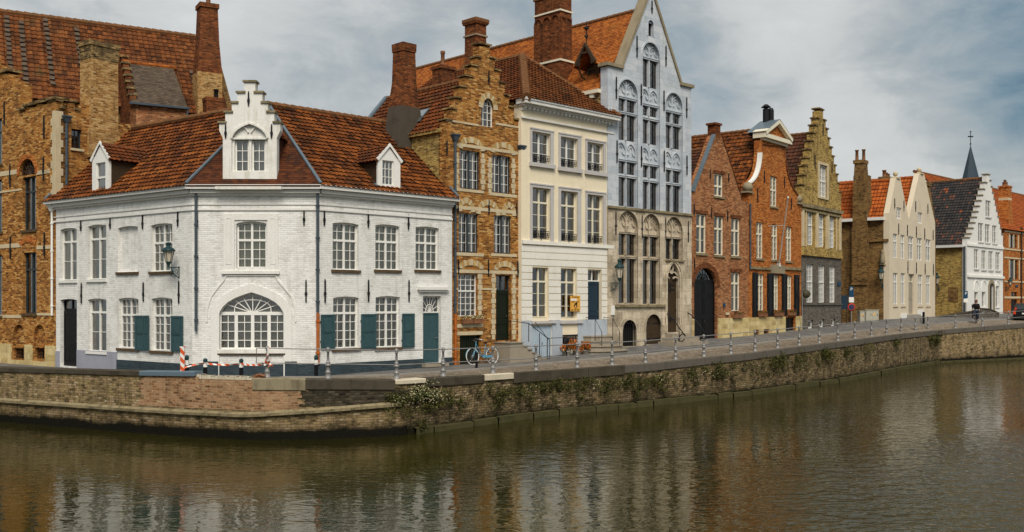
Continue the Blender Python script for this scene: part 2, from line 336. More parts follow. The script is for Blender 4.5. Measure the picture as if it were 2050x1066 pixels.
class MB:
    """collects faces; build() links them as one mesh object"""
    def __init__(s): s.v = []; s.f = []; s.m = []; s.uv = []; s.sm = []
    def face(s, pts, m=0, uv=None, sm=False):
        i = len(s.v); s.v.extend([Vector(p) for p in pts]); s.f.append(tuple(range(i, i + len(pts)))); s.m.append(m); s.uv.append(uv); s.sm.append(sm)
    def grid(s, rows, m=0, closed=False, sm=True, uvs=None):
        i0 = len(s.v); n = len(rows[0])
        for r in rows: s.v.extend([Vector(p) for p in r])
        for a in range(len(rows) - 1):
            for b in range(n if closed else n - 1):
                c = (b + 1) % n
                s.f.append((i0 + a * n + b, i0 + a * n + c, i0 + (a + 1) * n + c, i0 + (a + 1) * n + b)); s.m.append(m); s.sm.append(sm)
                s.uv.append([uvs[a][b], uvs[a][c], uvs[a + 1][c], uvs[a + 1][b]] if uvs else None)
    def box(s, x0, y0, z0, x1, y1, z1, m=0):
        a = [(x0, y0, z0), (x1, y0, z0), (x1, y1, z0), (x0, y1, z0), (x0, y0, z1), (x1, y0, z1), (x1, y1, z1), (x0, y1, z1)]
        for q in ((0, 1, 5, 4), (1, 2, 6, 5), (2, 3, 7, 6), (3, 0, 4, 7), (4, 5, 6, 7), (3, 2, 1, 0)): s.face([a[k] for k in q], m)
    def frustum(s, c, z0, w0, d0, z1, w1, d1, m=0):
        a = [(c[0] + sx * w0 / 2, c[1] + sy * d0 / 2, z0) for sx, sy in ((-1, -1), (1, -1), (1, 1), (-1, 1))]
        b = [(c[0] + sx * w1 / 2, c[1] + sy * d1 / 2, z1) for sx, sy in ((-1, -1), (1, -1), (1, 1), (-1, 1))]
        for k in range(4): s.face([a[k], a[(k + 1) % 4], b[(k + 1) % 4], b[k]], m)
        s.face(b, m); s.face(a[::-1], m)
    def beam(s, p, q, w, h, m=0, up=Vector((0, 0, 1))):
        p = Vector(p); q = Vector(q); d = (q - p)
        if d.length < 1e-6: return
        d.normalize(); x = d.cross(up)
        if x.length < 1e-3: x = d.cross(Vector((0, 1, 0)))
        x.normalize(); y = x.cross(d); x *= w / 2; y *= h / 2
        a = [p - x - y, p + x - y, p + x + y, p - x + y]; b = [v + (q - p) for v in a]
        for k in range(4): s.face([a[k], a[(k + 1) % 4], b[(k + 1) % 4], b[k]], m)
        s.face(a[::-1], m); s.face(b, m)
    def tube(s, pts, r, n=6, m=0, closed=False, sm=True):
        pts = [Vector(p) for p in pts]; rows = []; k = len(pts); prev = None
        for i, p in enumerate(pts):
            d = (pts[(i + 1) % k] - pts[i - 1]) if closed else (pts[min(i + 1, k - 1)] - pts[max(i - 1, 0)])
            if d.length < 1e-9: d = Vector((0, 0, 1))
            d.normalize()
            ref = Vector((0, 0, 1)) if abs(d.z) < .9 else Vector((0, 1, 0))
            x = d.cross(ref).normalized()
            if prev is not None and x.dot(prev) < 0 and abs(d.z) >= .9: x = -x
            prev = x; y = d.cross(x)
            rr = r[i] if isinstance(r, (list, tuple)) else r
            rows.append([p + (x * math.cos(2 * PI * j / n) + y * math.sin(2 * PI * j / n)) * rr for j in range(n)])
        if closed: rows.append(rows[0])
        s.grid(rows, m, True, sm)
        if not closed: s.face(rows[0][::-1], m); s.face(rows[-1], m)
    def lathe(s, prof, c=(0, 0, 0), n=12, m=0, sm=True):
        rows = [[(c[0] + r * math.cos(2 * PI * j / n), c[1] + r * math.sin(2 * PI * j / n), c[2] + z) for j in range(n)] for r, z in prof]
        s.grid(rows, m, True, sm); s.face(rows[0][::-1], m); s.face(rows[-1], m)
    def ribbon(s, pts, w, y0, y1, m=0, closed=False):
        """a flat band of width w along pts (u, z), standing from depth y0 (front) to y1"""
        P = [Vector((a, b)) for a, b in pts]; k = len(P); L = []; Rr = []
        for i in range(k):
            d = (P[(i + 1) % k] - P[i - 1]) if closed else (P[min(i + 1, k - 1)] - P[max(i - 1, 0)])
            if d.length < 1e-9: d = Vector((1, 0))
            d.normalize(); nn = Vector((-d.y, d.x)); L.append(P[i] + nn * w / 2); Rr.append(P[i] - nn * w / 2)
        rng = range(k) if closed else range(k - 1)
        for i in rng:
            j = (i + 1) % k
            l0, l1, r0, r1 = L[i], L[j], Rr[i], Rr[j]
            s.face([(r0.x, y0, r0.y), (r1.x, y0, r1.y), (l1.x, y0, l1.y), (l0.x, y0, l0.y)], m)
            s.face([(l0.x, y0, l0.y), (l1.x, y0, l1.y), (l1.x, y1, l1.y), (l0.x, y1, l0.y)], m)
            s.face([(r1.x, y0, r1.y), (r0.x, y0, r0.y), (r0.x, y1, r0.y), (r1.x, y1, r1.y)], m)
        if not closed:
            for i in (0, k - 1): s.face([(L[i].x, y0, L[i].y), (Rr[i].x, y0, Rr[i].y), (Rr[i].x, y1, Rr[i].y), (L[i].x, y1, L[i].y)], m)
    def build(s, name, mats, parent=None, offset=None, ang=0.0):
        me = D.meshes.new(name)
        me.from_pydata([tuple(v) for v in s.v], [], s.f)
        for mm in (mats if isinstance(mats, (list, tuple)) else [mats]): me.materials.append(MATS[mm])
        me.polygons.foreach_set('material_index', s.m); me.polygons.foreach_set('use_smooth', s.sm)
        ul = me.uv_layers.new(name='UVMap').data
        for p, uv in zip(me.polygons, s.uv):
            if uv:
                for li, q in zip(p.loop_indices, uv): ul[li].uv = q
            else:
                nn = p.normal
                if abs(nn.z) > .97 or (nn.x == 0 and nn.y == 0): t_, b_ = Vector((1, 0, 0)), Vector((0, 1, 0))
                else:
                    t_ = Vector((-nn.y, nn.x, 0)).normalized(); b_ = nn.cross(t_)
                for li in p.loop_indices:
                    c = me.vertices[me.loops[li].vertex_index].co; ul[li].uv = (c.dot(t_), c.dot(b_))
        me.update()
        o = D.objects.new(name, me); COL.objects.link(o)
        if parent: o.parent = parent
        if offset is not None: o.location = offset
        o.rotation_euler.z = ang
        return o

def tag(o, label=None, cat=None, group=None, kind=None):
    if label: o['label'] = label
    if cat: o['category'] = cat
    if group: o['group'] = group
    if kind: o['kind'] = kind
    return o
def empty(name, loc, label, cat, group=None, ang=0.0):
    o = D.objects.new(name, None); COL.objects.link(o); o.location = loc; o.rotation_euler.z = ang; o.empty_display_size = .3
    return tag(o, label, cat, group)

class Frame:
    """an upright plane with local x along it (left to right), local y going in behind it, local z up from its foot"""
    def __init__(s, A, B, z):
        s.A = Vector((A[0], A[1], z)); d = Vector((B[0] - A[0], B[1] - A[1])); s.L = d.length; d.normalize()
        s.t = d; s.n = Vector((-d.y, d.x)); s.ang = math.atan2(d.y, d.x)
    @classmethod
    def px(c, pl, sl, pr, sr, z): return c(W(pl, 0, sl), W(pr, 0, sr), EYE + z)
    def ray(s, px, py): return Vector(((px - CX) / FPX, 1.0, (HY - py) / FPX))
    def at(s, px, py, d=0.0):
        r = s.ray(px, py); n, t = s.n, s.t; A2 = s.A.xy
        k = (d + A2.dot(n)) / r.xy.dot(n); p = r * k
        return Vector(((p.xy - A2).dot(t), d, p.z + EYE - s.A.z))
    def side(s, px, py, u):
        r = s.ray(px, py); A2 = s.A.xy
        k = (u + A2.dot(s.t)) / r.xy.dot(s.t); p = r * k
        return Vector((u, (p.xy - A2).dot(s.n), p.z + EYE - s.A.z))
    def loc(s, p):
        q = p.xy - s.A.xy
        return Vector((q.dot(s.t), q.dot(s.n), p.z - s.A.z))
    def world(s, u, d, z): 
        q = s.A.xy + s.t * u + s.n * d
        return Vector((q.x, q.y, s.A.z + z))
    def u(s, px): return s.at(px, HY).x
    def sub(s, p, q):
        """frame through the local points p, q (x, y)"""
        a = s.world(p[0], p[1], 0); b = s.world(q[0], q[1], 0)
        return Frame(a, b, s.A.z)

class Thing:
    """an empty at the thing's base plus helpers that hang parts, built in any frame, under it"""
    def __init__(s, name, label, cat, fr, group=None):
        s.fr = fr; s.o = empty(name, fr.A, label, cat, group); s.holes = {}
    def part(s, mb, name, mats, fr=None, label=None):
        fr = fr or s.fr
        return tag(mb.build(name, mats, s.o, fr.A - s.fr.A, fr.ang), label)

def arch_loop(u0, u1, z0, z1, kind=None, rise=0.0, n=8):
    pts = [(u0, z0), (u1, z0)]; w = (u1 - u0) / 2; c = (u0 + u1) / 2
    if not kind: return pts + [(u1, z1), (u0, z1)]
    if kind == 'seg':
        r = (w * w + rise * rise) / (2 * rise); a = math.asin(min(1, w / r)); zc = z1 - r
        return pts + [(c + r * math.sin(a * (1 - 2 * i / n)), zc + r * math.cos(a * (1 - 2 * i / n))) for i in range(n + 1)]
    if kind == 'round':
        rise = rise or w; zs = z1 - rise
        return pts + [(c + w * math.cos(PI * i / n), zs + rise * math.sin(PI * i / n)) for i in range(n + 1)]
    if kind == 'goth':      # pointed, two arcs
        rise = rise or w * 1.6; zs = z1 - rise; right = []
        r = (w * w + rise * rise) / (2 * w); a = math.asin(min(1, rise / r))
        for i in range(n // 2 + 1):
            t = a * i / (n // 2); right.append((c + w - r + r * math.cos(t), zs + r * math.sin(t)))
        return pts + right + [(2 * c - x, z) for x, z in right[-2::-1]]
    if kind == 'flat':      # four-centred
        rise = rise or w * .6; zs = z1 - rise
        prof = [(0, 1), (.25, .90), (.5, .76), (.72, .58), (.88, .36), (.97, .15), (1, 0)]
        rt = [(c + w * a, zs + rise * b) for a, b in prof[::-1]]
        return pts + rt + [(2 * c - x, z) for x, z in rt[-2::-1]]
def area2(l): return sum(l[i][0] * l[(i + 1) % len(l)][1] - l[(i + 1) % len(l)][0] * l[i][1] for i in range(len(l))) / 2
def tess(mb, loops, y, m=0):
    flat = [p for l in loops for p in l]
    for tri in tessellate_polygon([[Vector((a, b, 0)) for a, b in l] for l in loops]):
        q = [flat[i] for i in tri]
        if area2(q) < 0: q = q[::-1]
        if abs(area2(q)) > 1e-7: mb.face([(a, y, b) for a, b in q], m)
def facade(mb, outline, holes=(), y=0.0, thick=.45, m=0, mi=1, back=True, edge=True):
    """upright slab with openings; holes are (loop, depth, closed)"""
    if area2(outline) < 0: outline = outline[::-1]
    tess(mb, [outline] + [h[0] for h in holes], y, m)
    if edge:
        k = len(outline)
        for i in range(k):
            a, b = outline[i], outline[(i + 1) % k]
            mb.face([(a[0], y, a[1]), (a[0], y + thick, a[1]), (b[0], y + thick, b[1]), (b[0], y, b[1])], m)
    if back: tess(mb, [outline], y + thick, m)
    for lp, dep, closed in holes:
        k = len(lp)
        for i in range(k):
            a, b = lp[i], lp[(i + 1) % k]
            mb.face([(a[0], y, a[1]), (b[0], y, b[1]), (b[0], y + dep, b[1]), (a[0], y + dep, a[1])], m)
        if closed: tess(mb, [lp], y + dep, mi)

def tile_roof(mb, poly, tw=.22, th=.265, m=0, amp=.038, lift=.068, nseg=4, base=True):
    """tiled slope over a convex 3-D polygon; poly[0] to poly[1] is the eave"""
    P = [Vector(p) for p in poly]; e = (P[1] - P[0]).normalized()
    far = max(P[2:], key=lambda p: (p - P[0]).cross(e).length)
    nrm = e.cross(far - P[0]).normalized()
    if nrm.z < 0: nrm = -nrm
    up = nrm.cross(e).normalized()
    if up.dot(far - P[0]) < 0: up = -up
    Q = [((p - P[0]).dot(e), (p - P[0]).dot(up)) for p in P]
    vmax = max(q[1] for q in Q)
    def rng(v):
        xs = []
        for i in range(len(Q)):
            (a, b), (c, d) = Q[i], Q[(i + 1) % len(Q)]
            if abs(d - b) < 1e-9:
                if abs(v - b) < 1e-6: xs += [a, c]
            elif min(b, d) - 1e-6 <= v <= max(b, d) + 1e-6: xs.append(a + (c - a) * (v - b) / (d - b))
        return (min(xs), max(xs)) if xs else (0, 0)
    pt = lambda u, v, h: P[0] + e * u + up * v + nrm * h
    rows = int(vmax / th) + 1; umin = min(q[0] for q in Q); umax = max(q[0] for q in Q)
    cols = int((umax - umin) / tw) + 2; k0 = math.floor(umin / tw)
    rs = random.Random(len(P) + int(umax * 10))
    for j in range(rows):
        v0, v1 = max(j * th, 1e-4), min((j + 1) * th, vmax - 1e-4)
        if v1 - v0 < .02: continue
        a0, b0 = rng(v0); a1, b1 = rng(v1)
        us = []
        if amp:
            for c in range(cols):
                for k in range(nseg): us.append(((k0 + c + k / nseg) * tw, k / nseg))
        else: us = [(umin + i * (umax - umin) / 24 - 1e-5, 0) for i in range(25)]
        prev = None
        for u, ph in us:
            h = amp * (math.sin(2 * PI * ph) * .6 + math.sin(4 * PI * ph + .8) * .4) if amp else rs.uniform(0, .006)
            c0, c1 = min(max(u, a0), b0), min(max(u, a1), b1)
            cur = (c0, c1, h)
            if prev and (c0 - prev[0] > 1e-4 or c1 - prev[1] > 1e-4):
                vo = v0 - .065
                q = [pt(prev[0], vo, lift + prev[2]), pt(c0, vo, lift + h), pt(c1, v1, .004 + h), pt(prev[1], v1, .004 + prev[2])]
                um = (prev[0] + c0) / 2; eps = (j + .5) * th
                mb.face(q, m, [(prev[0] + 1e-3, j * th + .04 * th), (c0 - 1e-3, j * th + .04 * th), (c1 - 1e-3, j * th + .96 * th), (prev[1] + 1e-3, j * th + .96 * th)])
                mb.face([pt(prev[0], vo, lift + prev[2] - .018), pt(c0, vo, lift + h - .018), pt(c0, vo, lift + h), pt(prev[0], vo, lift + prev[2])], m, [(um, eps)] * 4)
                if amp: mb.face([pt(prev[1], v0 + .04, prev[2] - .01), pt(c1, v0 + .04, h - .01), pt(c0, vo, lift + h - .018), pt(prev[0], vo, lift + prev[2] - .018)], m, [(um, eps)] * 4)
            prev = cur
    if base: mb.face([p - nrm * ((p - P[0]).dot(nrm) + .06) for p in P], m)
def ridge(mb, p, q, r=.13, m=0, seg=.36):
    p = Vector(p); q = Vector(q); L = (q - p).length; n = max(2, int(L / seg)); pts = []; rs = []
    for i in range(n):
        a = p.lerp(q, i / n); b = p.lerp(q, (i + 1) / n - .02 / L)
        pts += [a, b]; rs += [r * 1.12, r * .9]
    mb.tube(pts, rs, 8, m, sm=False)

# ---- windows, doors and the like: openings go to th.holes[frame]; frames, panes, curtains become parts
def opening(th, fr, lp, dep=.42, closed=True): th.holes.setdefault(id(fr), []).append((lp, dep, closed))
CURT = dict(olive='linen_olive', white='linen_white', grey='linen_grey', ochre='linen_ochre', brown='linen_brown')
def window(th, fr, x0, y0, x1, y1, leaf=2, c=2, ru=2, rl=3, tf=.66, kind=None, rise=.1, fm='white_paint', cur='olive', full=True, sill=None, sw=.10, yw=.13, fw=.065, mw=.08, mt=.022, label=None, hole=True, y0f=0.0, ext=None):
    xm = (x0 + x1) / 2; u0, u1 = fr.u(x0), fr.u(x1); zt, zb = fr.at(xm, y0).z, fr.at(xm, y1).z
    lp = arch_loop(u0, u1, zb, zt, kind, rise if kind != 'round' else (u1 - u0) / 2)
    if hole: opening(th, fr, lp)
    mb = MB(); ya, yb = y0f + yw, y0f + yw + .07; h = zt - zb; w_ = u1 - u0
    inner = [((a - (u0 + u1) / 2) * (1 - fw / w_) + (u0 + u1) / 2, (b - (zt + zb) / 2) * (1 - fw / h) + (zt + zb) / 2) for a, b in lp]
    mb.ribbon(inner, fw, ya, yb, closed=True)
    zT = zb + h * tf
    e = fw * .4
    if ru: mb.box(u0 + e, ya - .012, zT - mw / 2, u1 - e, yb, zT + mw / 2)
    lw = w_ / leaf
    for i in range(1, leaf): mb.box(u0 + lw * i - mw / 2, ya - .006, zb + e, u0 + lw * i + mw / 2, yb, zt - e)
    for i in range(leaf):
        a, b_ = u0 + lw * i, u0 + lw * (i + 1)
        for k in range(1, c): mb.box(a + (b_ - a) * k / c - mt / 2, ya + .015, zb + e, a + (b_ - a) * k / c + mt / 2, yb - .01, zt - e)
    for (za, zb2, r_) in (((zb, zT, rl), (zT, zt, ru)) if ru else ((zb, zt, rl),)):
        for k in range(1, r_): mb.box(u0 + e, ya + .017, za + (zb2 - za) * k / r_ - mt / 2, u1 - e, yb - .012, za + (zb2 - za) * k / r_ + mt / 2)
    o = th.part(mb, 'window', fm, fr, label)
    pb = MB(); tess(pb, [[((a - (u0 + u1) / 2) * .97 + (u0 + u1) / 2, (b - (zt + zb) / 2) * .98 + (zt + zb) / 2) for a, b in lp]], yb - .02)
    pb.build('pane', 'glass', o)
    if cur:
        cb = MB(); yc = yb + .07
        def drape(a, b_, z0, z1):
            nn = max(6, int((b_ - a) / .035)); row = lambda z: [(a + (b_ - a) * i / nn, yc + .018 * math.sin(i * 1.9) + .01 * math.sin(i * .7), z) for i in range(nn + 1)]
            cb.grid([row(z0), row((z0 + z1) / 2), row(z1)], 0, False, True)
        if full: drape(u0 + .03, u1 - .03, zb + .02, zt - .02)
        else:
            drape(u0 + .03, u0 + w_ * .26, zb + .02, zt - .02); drape(u1 - w_ * .26, u1 - .03, zb + .02, zt - .02)
        cb.build('curtain', CURT[cur], o)
    if sill:
        sb = MB(); sb.box(u0 - .07, y0f - .07, zb - sw, u1 + .07, y0f + .12, zb - .002); sb.build('sill', sill, o)
    if ext: ext(o, u0, u1, zb, zt)
    return o
def door(th, fr, x0, y0, x1, y1, mat, top=None, kind=None, rise=.1, panels=((.08, .30), (.36, .92)), cols=1, yd=.16, fan=None, fm='white_paint', dbl=False, label=None, depth=.42, handle='chrome', hole=True):
    """opening x0..x1, y0..y1; the leaf reaches up to pixel row `top`, glazed above"""
    xm = (x0 + x1) / 2; u0, u1 = fr.u(x0), fr.u(x1); zt, zb = fr.at(xm, y0).z, fr.at(xm, y1).z
    zl = fr.at(xm, top).z if top else zt
    lp = arch_loop(u0, u1, zb, zt, kind, rise if kind != 'round' else (u1 - u0) / 2, 12)
    if hole: opening(th, fr, lp, depth)
    mb = MB(); mb.box(u0 + .01, yd, zb + .015, u1 - .01, yd + .06, zl - (.0 if top else .01))
    if not top and kind: 
        mb = MB(); facade(mb, [((a - (u0 + u1) / 2) * .985 + (u0 + u1) / 2, b - .012) for a, b in lp], (), yd, .06)
        zl = zt - (rise if kind != 'round' else (u1 - u0) / 2)
    h = zl - zb; nl = 2 if dbl else 1
    for l in range(nl):
        a, b_ = u0 + (u1 - u0) * l / nl, u0 + (u1 - u0) * (l + 1) / nl
        mb.box(a + .012, yd - .02, zb + .02, a + .09, yd, zl - .02); mb.box(b_ - .09, yd - .02, zb + .02, b_ - .012, yd, zl - .02)
        last = 0
        for p0, p1 in panels:
            mb.box(a + .09, yd - .02, zb + h * last + .02, b_ - .09, yd, zb + h * p0); last = p1
            for k in range(cols):
                aa = a + .12 + (b_ - a - .24) * k / cols; bb = a + .12 + (b_ - a - .24) * (k + 1) / cols
                mb.box(aa + .02, yd - .013, zb + h * p0 + .05, bb - .02, yd, zb + h * p1 - .05)
        mb.box(a + .09, yd - .02, zb + h * last, b_ - .09, yd, zl - .02)
    o = th.part(mb, 'door', mat, fr, label)
    hb = MB(); ux = u1 - .13 if not dbl else (u0 + u1) / 2 + .05
    hb.tube([(ux, yd - .02, zb + min(1.05, h * .5)), (ux, yd - .07, zb + min(1.05, h * .5)), (ux - .09, yd - .07, zb + min(1.05, h * .5))], .012, 5)
    hb.build('handle', handle, o)
    if top:
        fb = MB(); ll = arch_loop(u0, u1, zl, zt, kind, rise if kind != 'round' else (u1 - u0) / 2, 12)
        hh = zt - zl
        fb.ribbon([((a - (u0 + u1) / 2) * (1 - .06 / (u1 - u0)) + (u0 + u1) / 2, (b - (zl + zt) / 2) * (1 - .06 / hh) + (zl + zt) / 2) for a, b in ll], .06, yd - .01, yd + .06, closed=True)
        if fan == 'fan':
            cxx = (u0 + u1) / 2
            for k in range(1, 8):
                an = PI * k / 8; fb.beam((cxx, yd + .02, zl + .04), (cxx + (u1 - u0) / 2 * math.cos(an), yd + .02, zl + .04 + hh * .95 * math.sin(an)), .02, .02)
            fb.ribbon([(cxx + (u1 - u0) * .22 * math.cos(PI * k / 8), zl + .04 + hh * .45 * math.sin(PI * k / 8)) for k in range(9)], .025, yd + .005, yd + .03)
        elif fan:
            for k in range(1, fan): fb.box(u0 + (u1 - u0) * k / fan - .03, yd, zl + .02, u0 + (u1 - u0) * k / fan + .03, yd + .05, zt - .02)
        f = th.part(fb, 'fanlight', fm, fr)
        pb = MB(); tess(pb, [[((a - (u0 + u1) / 2) * .97 + (u0 + u1) / 2, (b - (zl + zt) / 2) * .97 + (zl + zt) / 2) for a, b in ll]], yd + .04); pb.build('pane', 'glass', f)
    return o
def wall_with(th, fr, outline, mats, thick=.45, name='wall', label=None, y=0.0, extra=None):
    mb = MB(); facade(mb, outline, th.holes.get(id(fr), []), y, thick)
    if extra: extra(mb)
    return th.part(mb, name, list(mats) + ['interior_shade'] if len(mats) == 1 else list(mats), fr, label)
def anchors(th, fr, lst, w_=.05):
    for px, ya, yb in lst:
        a, b_ = fr.at(px, ya), fr.at(px, yb); mb = MB()
        mb.box(a.x - w_ / 2, -.05, b_.z, a.x + w_ / 2, -.012, a.z); zc = a.z * .42 + b_.z * .58
        mb.box(a.x - w_ * .9, -.055, zc - .05, a.x + w_ * .9, -.014, zc + .05)
        mb.frustum((a.x, -.03), a.z - .002, w_, .04, a.z + .09, w_ * .4, .03)
        th.part(mb, 'wall_anchor', 'iron', fr)
def bar(th, fr, x0, y0, x1, y1, d0, d1, name, mat, label=None):
    """a straight box on the wall between photo pixels (left top to right bottom), level at its middle"""
    xm = (x0 + x1) / 2; mb = MB(); mb.box(fr.u(x0), d0, fr.at(xm, y1).z, fr.u(x1), d1, fr.at(xm, y0).z)
    return th.part(mb, name, mat, fr, label)
def pipe(th, fr, px, y0, y1, r=.055, mat='lead_pipe', hopper=False, d=-.09, name='downpipe'):
    a, b_ = fr.at(px, y0), fr.at(px, y1); mb = MB(); u = a.x
    mb.tube([(u, d, a.z), (u, d, b_.z)], r, 8)
    z = b_.z + .4
    while z < a.z - .2:
        mb.lathe([(r * 1.5, -.03), (r * 1.5, .03)], (u, d, z), 8); mb.box(u - .02, d, z - .02, u + .02, 0, z + .02); z += 1.15
    if hopper: mb.frustum((u, d), a.z, .14, .14, a.z + .22, .34, .26); mb.box(u - .19, d - .15, a.z + .22, u + .19, d + .088, a.z + .28)
    return th.part(mb, name, mat, fr)
def shutter(th, fr, x0, y0, x1, y1, mat='blue_green_paint', slant=0.0, d=-.06):
    xm = (x0 + x1) / 2; a, b_ = fr.u(x0), fr.u(x1); z1, z0 = fr.at(xm, y0).z, fr.at(xm, y1).z; mb = MB()
    mb.box(a, d, z0, b_, d + .035, z1); w_ = b_ - a; h = z1 - z0
    for q0, q1 in ((.05, .47), (.53, .95)):
        mb.ribbon([(a + w_ * .18, z0 + h * q0), (b_ - w_ * .18, z0 + h * q0), (b_ - w_ * .18, z0 + h * q1), (a + w_ * .18, z0 + h * q1)], .035, d - .018, d, closed=True)
    for q in (0, .49, .965): mb.box(a, d - .012, z0 + h * q, b_, d, z0 + h * (q + .035))
    mb.box(a - .02, d + .01, z0 + h * .2, a + .05, d + .05, z0 + h * .24); mb.box(a - .02, d + .01, z0 + h * .78, a + .05, d + .05, z0 + h * .82)
    return th.part(mb, 'shutter', mat, fr)
def stack(th, fr, c, levels, name='chimney', mats=('chimney_brick',), pots=(), pot_mat='terracotta'):
    """levels: (z, width, depth, material index) from the bottom; sharp steps where z repeats"""
    mb = MB()
    for (z0, w0, d0, k0), (z1, w1, d1, k1) in zip(levels, levels[1:]):
        if z1 - z0 > 1e-4: mb.frustum(c, z0, w0, d0, z1, w1, d1, k1)
    o = th.part(mb, name, list(mats), fr)
    for dx, dy, r, h, in pots:
        pb = MB(); z = levels[-1][0]; pb.lathe([(r * 1.1, -.05), (r, .02), (r * .9, h * .8), (r * 1.12, h * .82), (r * 1.12, h)], (c[0] + dx, c[1] + dy, z), 10); pb.build('chimney_pot', pot_mat, o)
    return o
def body(mb, L, dep, z0, z1, m=0, y0=.45, top=True):
    """the other walls of a house behind its facade"""
    mb.face([(0, y0, z0), (0, y0, z1), (0, dep, z1), (0, dep, z0)], m); mb.face([(L, y0, z0), (L, dep, z0), (L, dep, z1), (L, y0, z1)], m)
    mb.face([(0, dep, z0), (0, dep, z1), (L, dep, z1), (L, dep, z0)], m)
def bez(p0, p1, p2, n=8): return [((1 - t) ** 2 * p0[0] + 2 * t * (1 - t) * p1[0] + t * t * p2[0], (1 - t) ** 2 * p0[1] + 2 * t * (1 - t) * p1[1] + t * t * p2[1]) for t in [i / n for i in range(n + 1)]]
def pxl(fr, pts): return [(fr.at(a, b).x, fr.at(a, b).z) for a, b in pts]
def leaves(mb, c, rad, n, size, m=0, seed=0, squash=1.0, flat=0.0):
    """leaf-sized faces through a lumpy crown; rad is (x, y, z)"""
    rs = random.Random(seed); lumps = [(Vector((rs.gauss(0, .45), rs.gauss(0, .45), rs.gauss(0, .45))), rs.uniform(.35, .65)) for _ in range(6)]
    for _ in range(n):
        lc, lr = rs.choice(lumps); d = Vector((rs.gauss(0, 1), rs.gauss(0, 1), rs.gauss(0, 1))).normalized() * lr * rs.uniform(.6, 1)
        p = lc + d; p = Vector((c[0] + p.x * rad[0], c[1] + p.y * rad[1], c[2] + p.z * rad[2]))
        a = Vector((rs.gauss(0, 1), rs.gauss(0, 1), rs.gauss(0, 1))).normalized(); b_ = a.cross(Vector((rs.gauss(0, 1), rs.gauss(0, 1), rs.gauss(0, 1)))).normalized()
        s_ = size * rs.uniform(.6, 1.3)
        mb.face([p - a * s_, p + b_ * s_ * .45, p + a * s_, p - b_ * s_ * .45], m)
# ------------------------------------------------------------------ ground, water, quay
def lerp_tab(tab, px):
    for a, b in zip(tab, tab[1:]):
        if px <= b[0] or b is tab[-1]:
            k = (px - a[0]) / (b[0] - a[0]); return [x + (y - x) * k for x, y in zip(a, b)]
QT = [(-1500, 780, -2.5), (-150, 833, -2.48), (0, 845, -2.50), (280, 868, -2.41), (393, 876, -2.36), (396, 876, -2.535), (505, 882, -2.53), (640, 880, -2.58), (800, 873, -2.67), (1100, 832, -2.77),
      (1300, 812.7, -2.72), (1500, 791, -2.52), (1700, 761.5, -2.26), (1790, 743, -2.17), (1880, 727, -2.12), (2050, 719, -1.75), (2300, 708, -1.15), (3500, 690, -1.1)]
QT = [(a, (b - 604) / EYE, c) for a, b, c in QT]
FB = [(-1500, .035, -2.75), (-200, .0253, -2.75), (105, .02095, -2.75), (385, .0181, -2.75), (640, .0181, -2.72), (905, .02032, -2.62), (1040, .02167, -2.55), (1224, .02382, -2.26), (1383, .02606, -2.06),
      (1497, .0282, -1.95), (1603, .0312, -1.77), (1683, .0341, -1.62), (1780, .036, -1.3), (1872, .0403, -1.25), (1936, .042, -1.18), (2007, .045, -1.1), (2300, .052, -1.0), (3500, .07, -1.0)]
FB = [(a, 1 / b, c) for a, b, c in FB]
def q_at(px, out=0.0, z=None):
    p = lerp_tab(QT, px); a = W(px, 0, 1 / p[1])
    if out:
        l = lerp_tab(QT, px - 12); r = lerp_tab(QT, px + 12); t = (W(px + 12, 0, 1 / r[1]) - W(px - 12, 0, 1 / l[1])).xy.normalized()
        a.x += t.y * out; a.y -= t.x * out
    a.z = EYE + p[2] if z is None else z
    return a
def f_at(px):
    p = lerp_tab(FB, px); a = W(px, 0, 1 / p[1]); a.z = EYE + p[2]; return a
def g_at(px, f):
    a, b = q_at(px), f_at(px)
    if px < 560: a.z = min(a.z, b.z)
    p = a.lerp(b, f); return p
def g_px(px, py):
    """ground point seen at a photo pixel of the street"""
    best = min((abs(HY - (g_at(px, f / 200).z - EYE) / g_at(px, f / 200).y * FPX - py), f / 200) for f in range(0, 201))
    return g_at(px, best[1])
PXS = [-1500, -800, -400] + list(range(-200, 2310, 15)) + [2600, 3000, 3500]
KF = .44
mb = MB()
mb.grid([[g_at(p, f) for p in PXS] for f in (0, .22, KF)], 0, uvs=None)
tag(mb.build('quay_pavement', 'cobble'), kind='structure')
mb = MB()
mb.grid([[g_at(p, f) + Vector((0, 0, .02)) for p in PXS] for f in (KF, .7, 1, 1.03)])
tag(mb.build('street', 'setts'), kind='structure')
mb = MB()
def off(p, f, dz): v = g_at(p, f); v.z += dz; return v
mb.grid([[off(p, KF - .012, -.05) for p in PXS], [off(p, KF - .012, .06) for p in PXS], [off(p, KF + .012, .062) for p in PXS], [off(p, KF + .012, -.05) for p in PXS]], sm=False)
tag(mb.build('kerb', 'kerb_stone'), kind='structure')
mb = MB()
rows = [[g_at(p, 1.02) + Vector((0, 0, -.02)) for p in PXS]]
for k in (1.3, 2.0, 4.0, 14.0):
    r = []
    for p in PXS:
        a = f_at(p); r.append(Vector((a.x * k, a.y * k, a.z)))
    rows.append(r)
mb.grid(rows); tag(mb.build('ground', 'earth'), kind='structure')
mb = MB(); mb.face([(-160, -90, 0), (260, -90, 0), (260, 160, 0), (-160, 160, 0)])
tag(mb.build('canal_water', 'canal_water'), kind='structure')

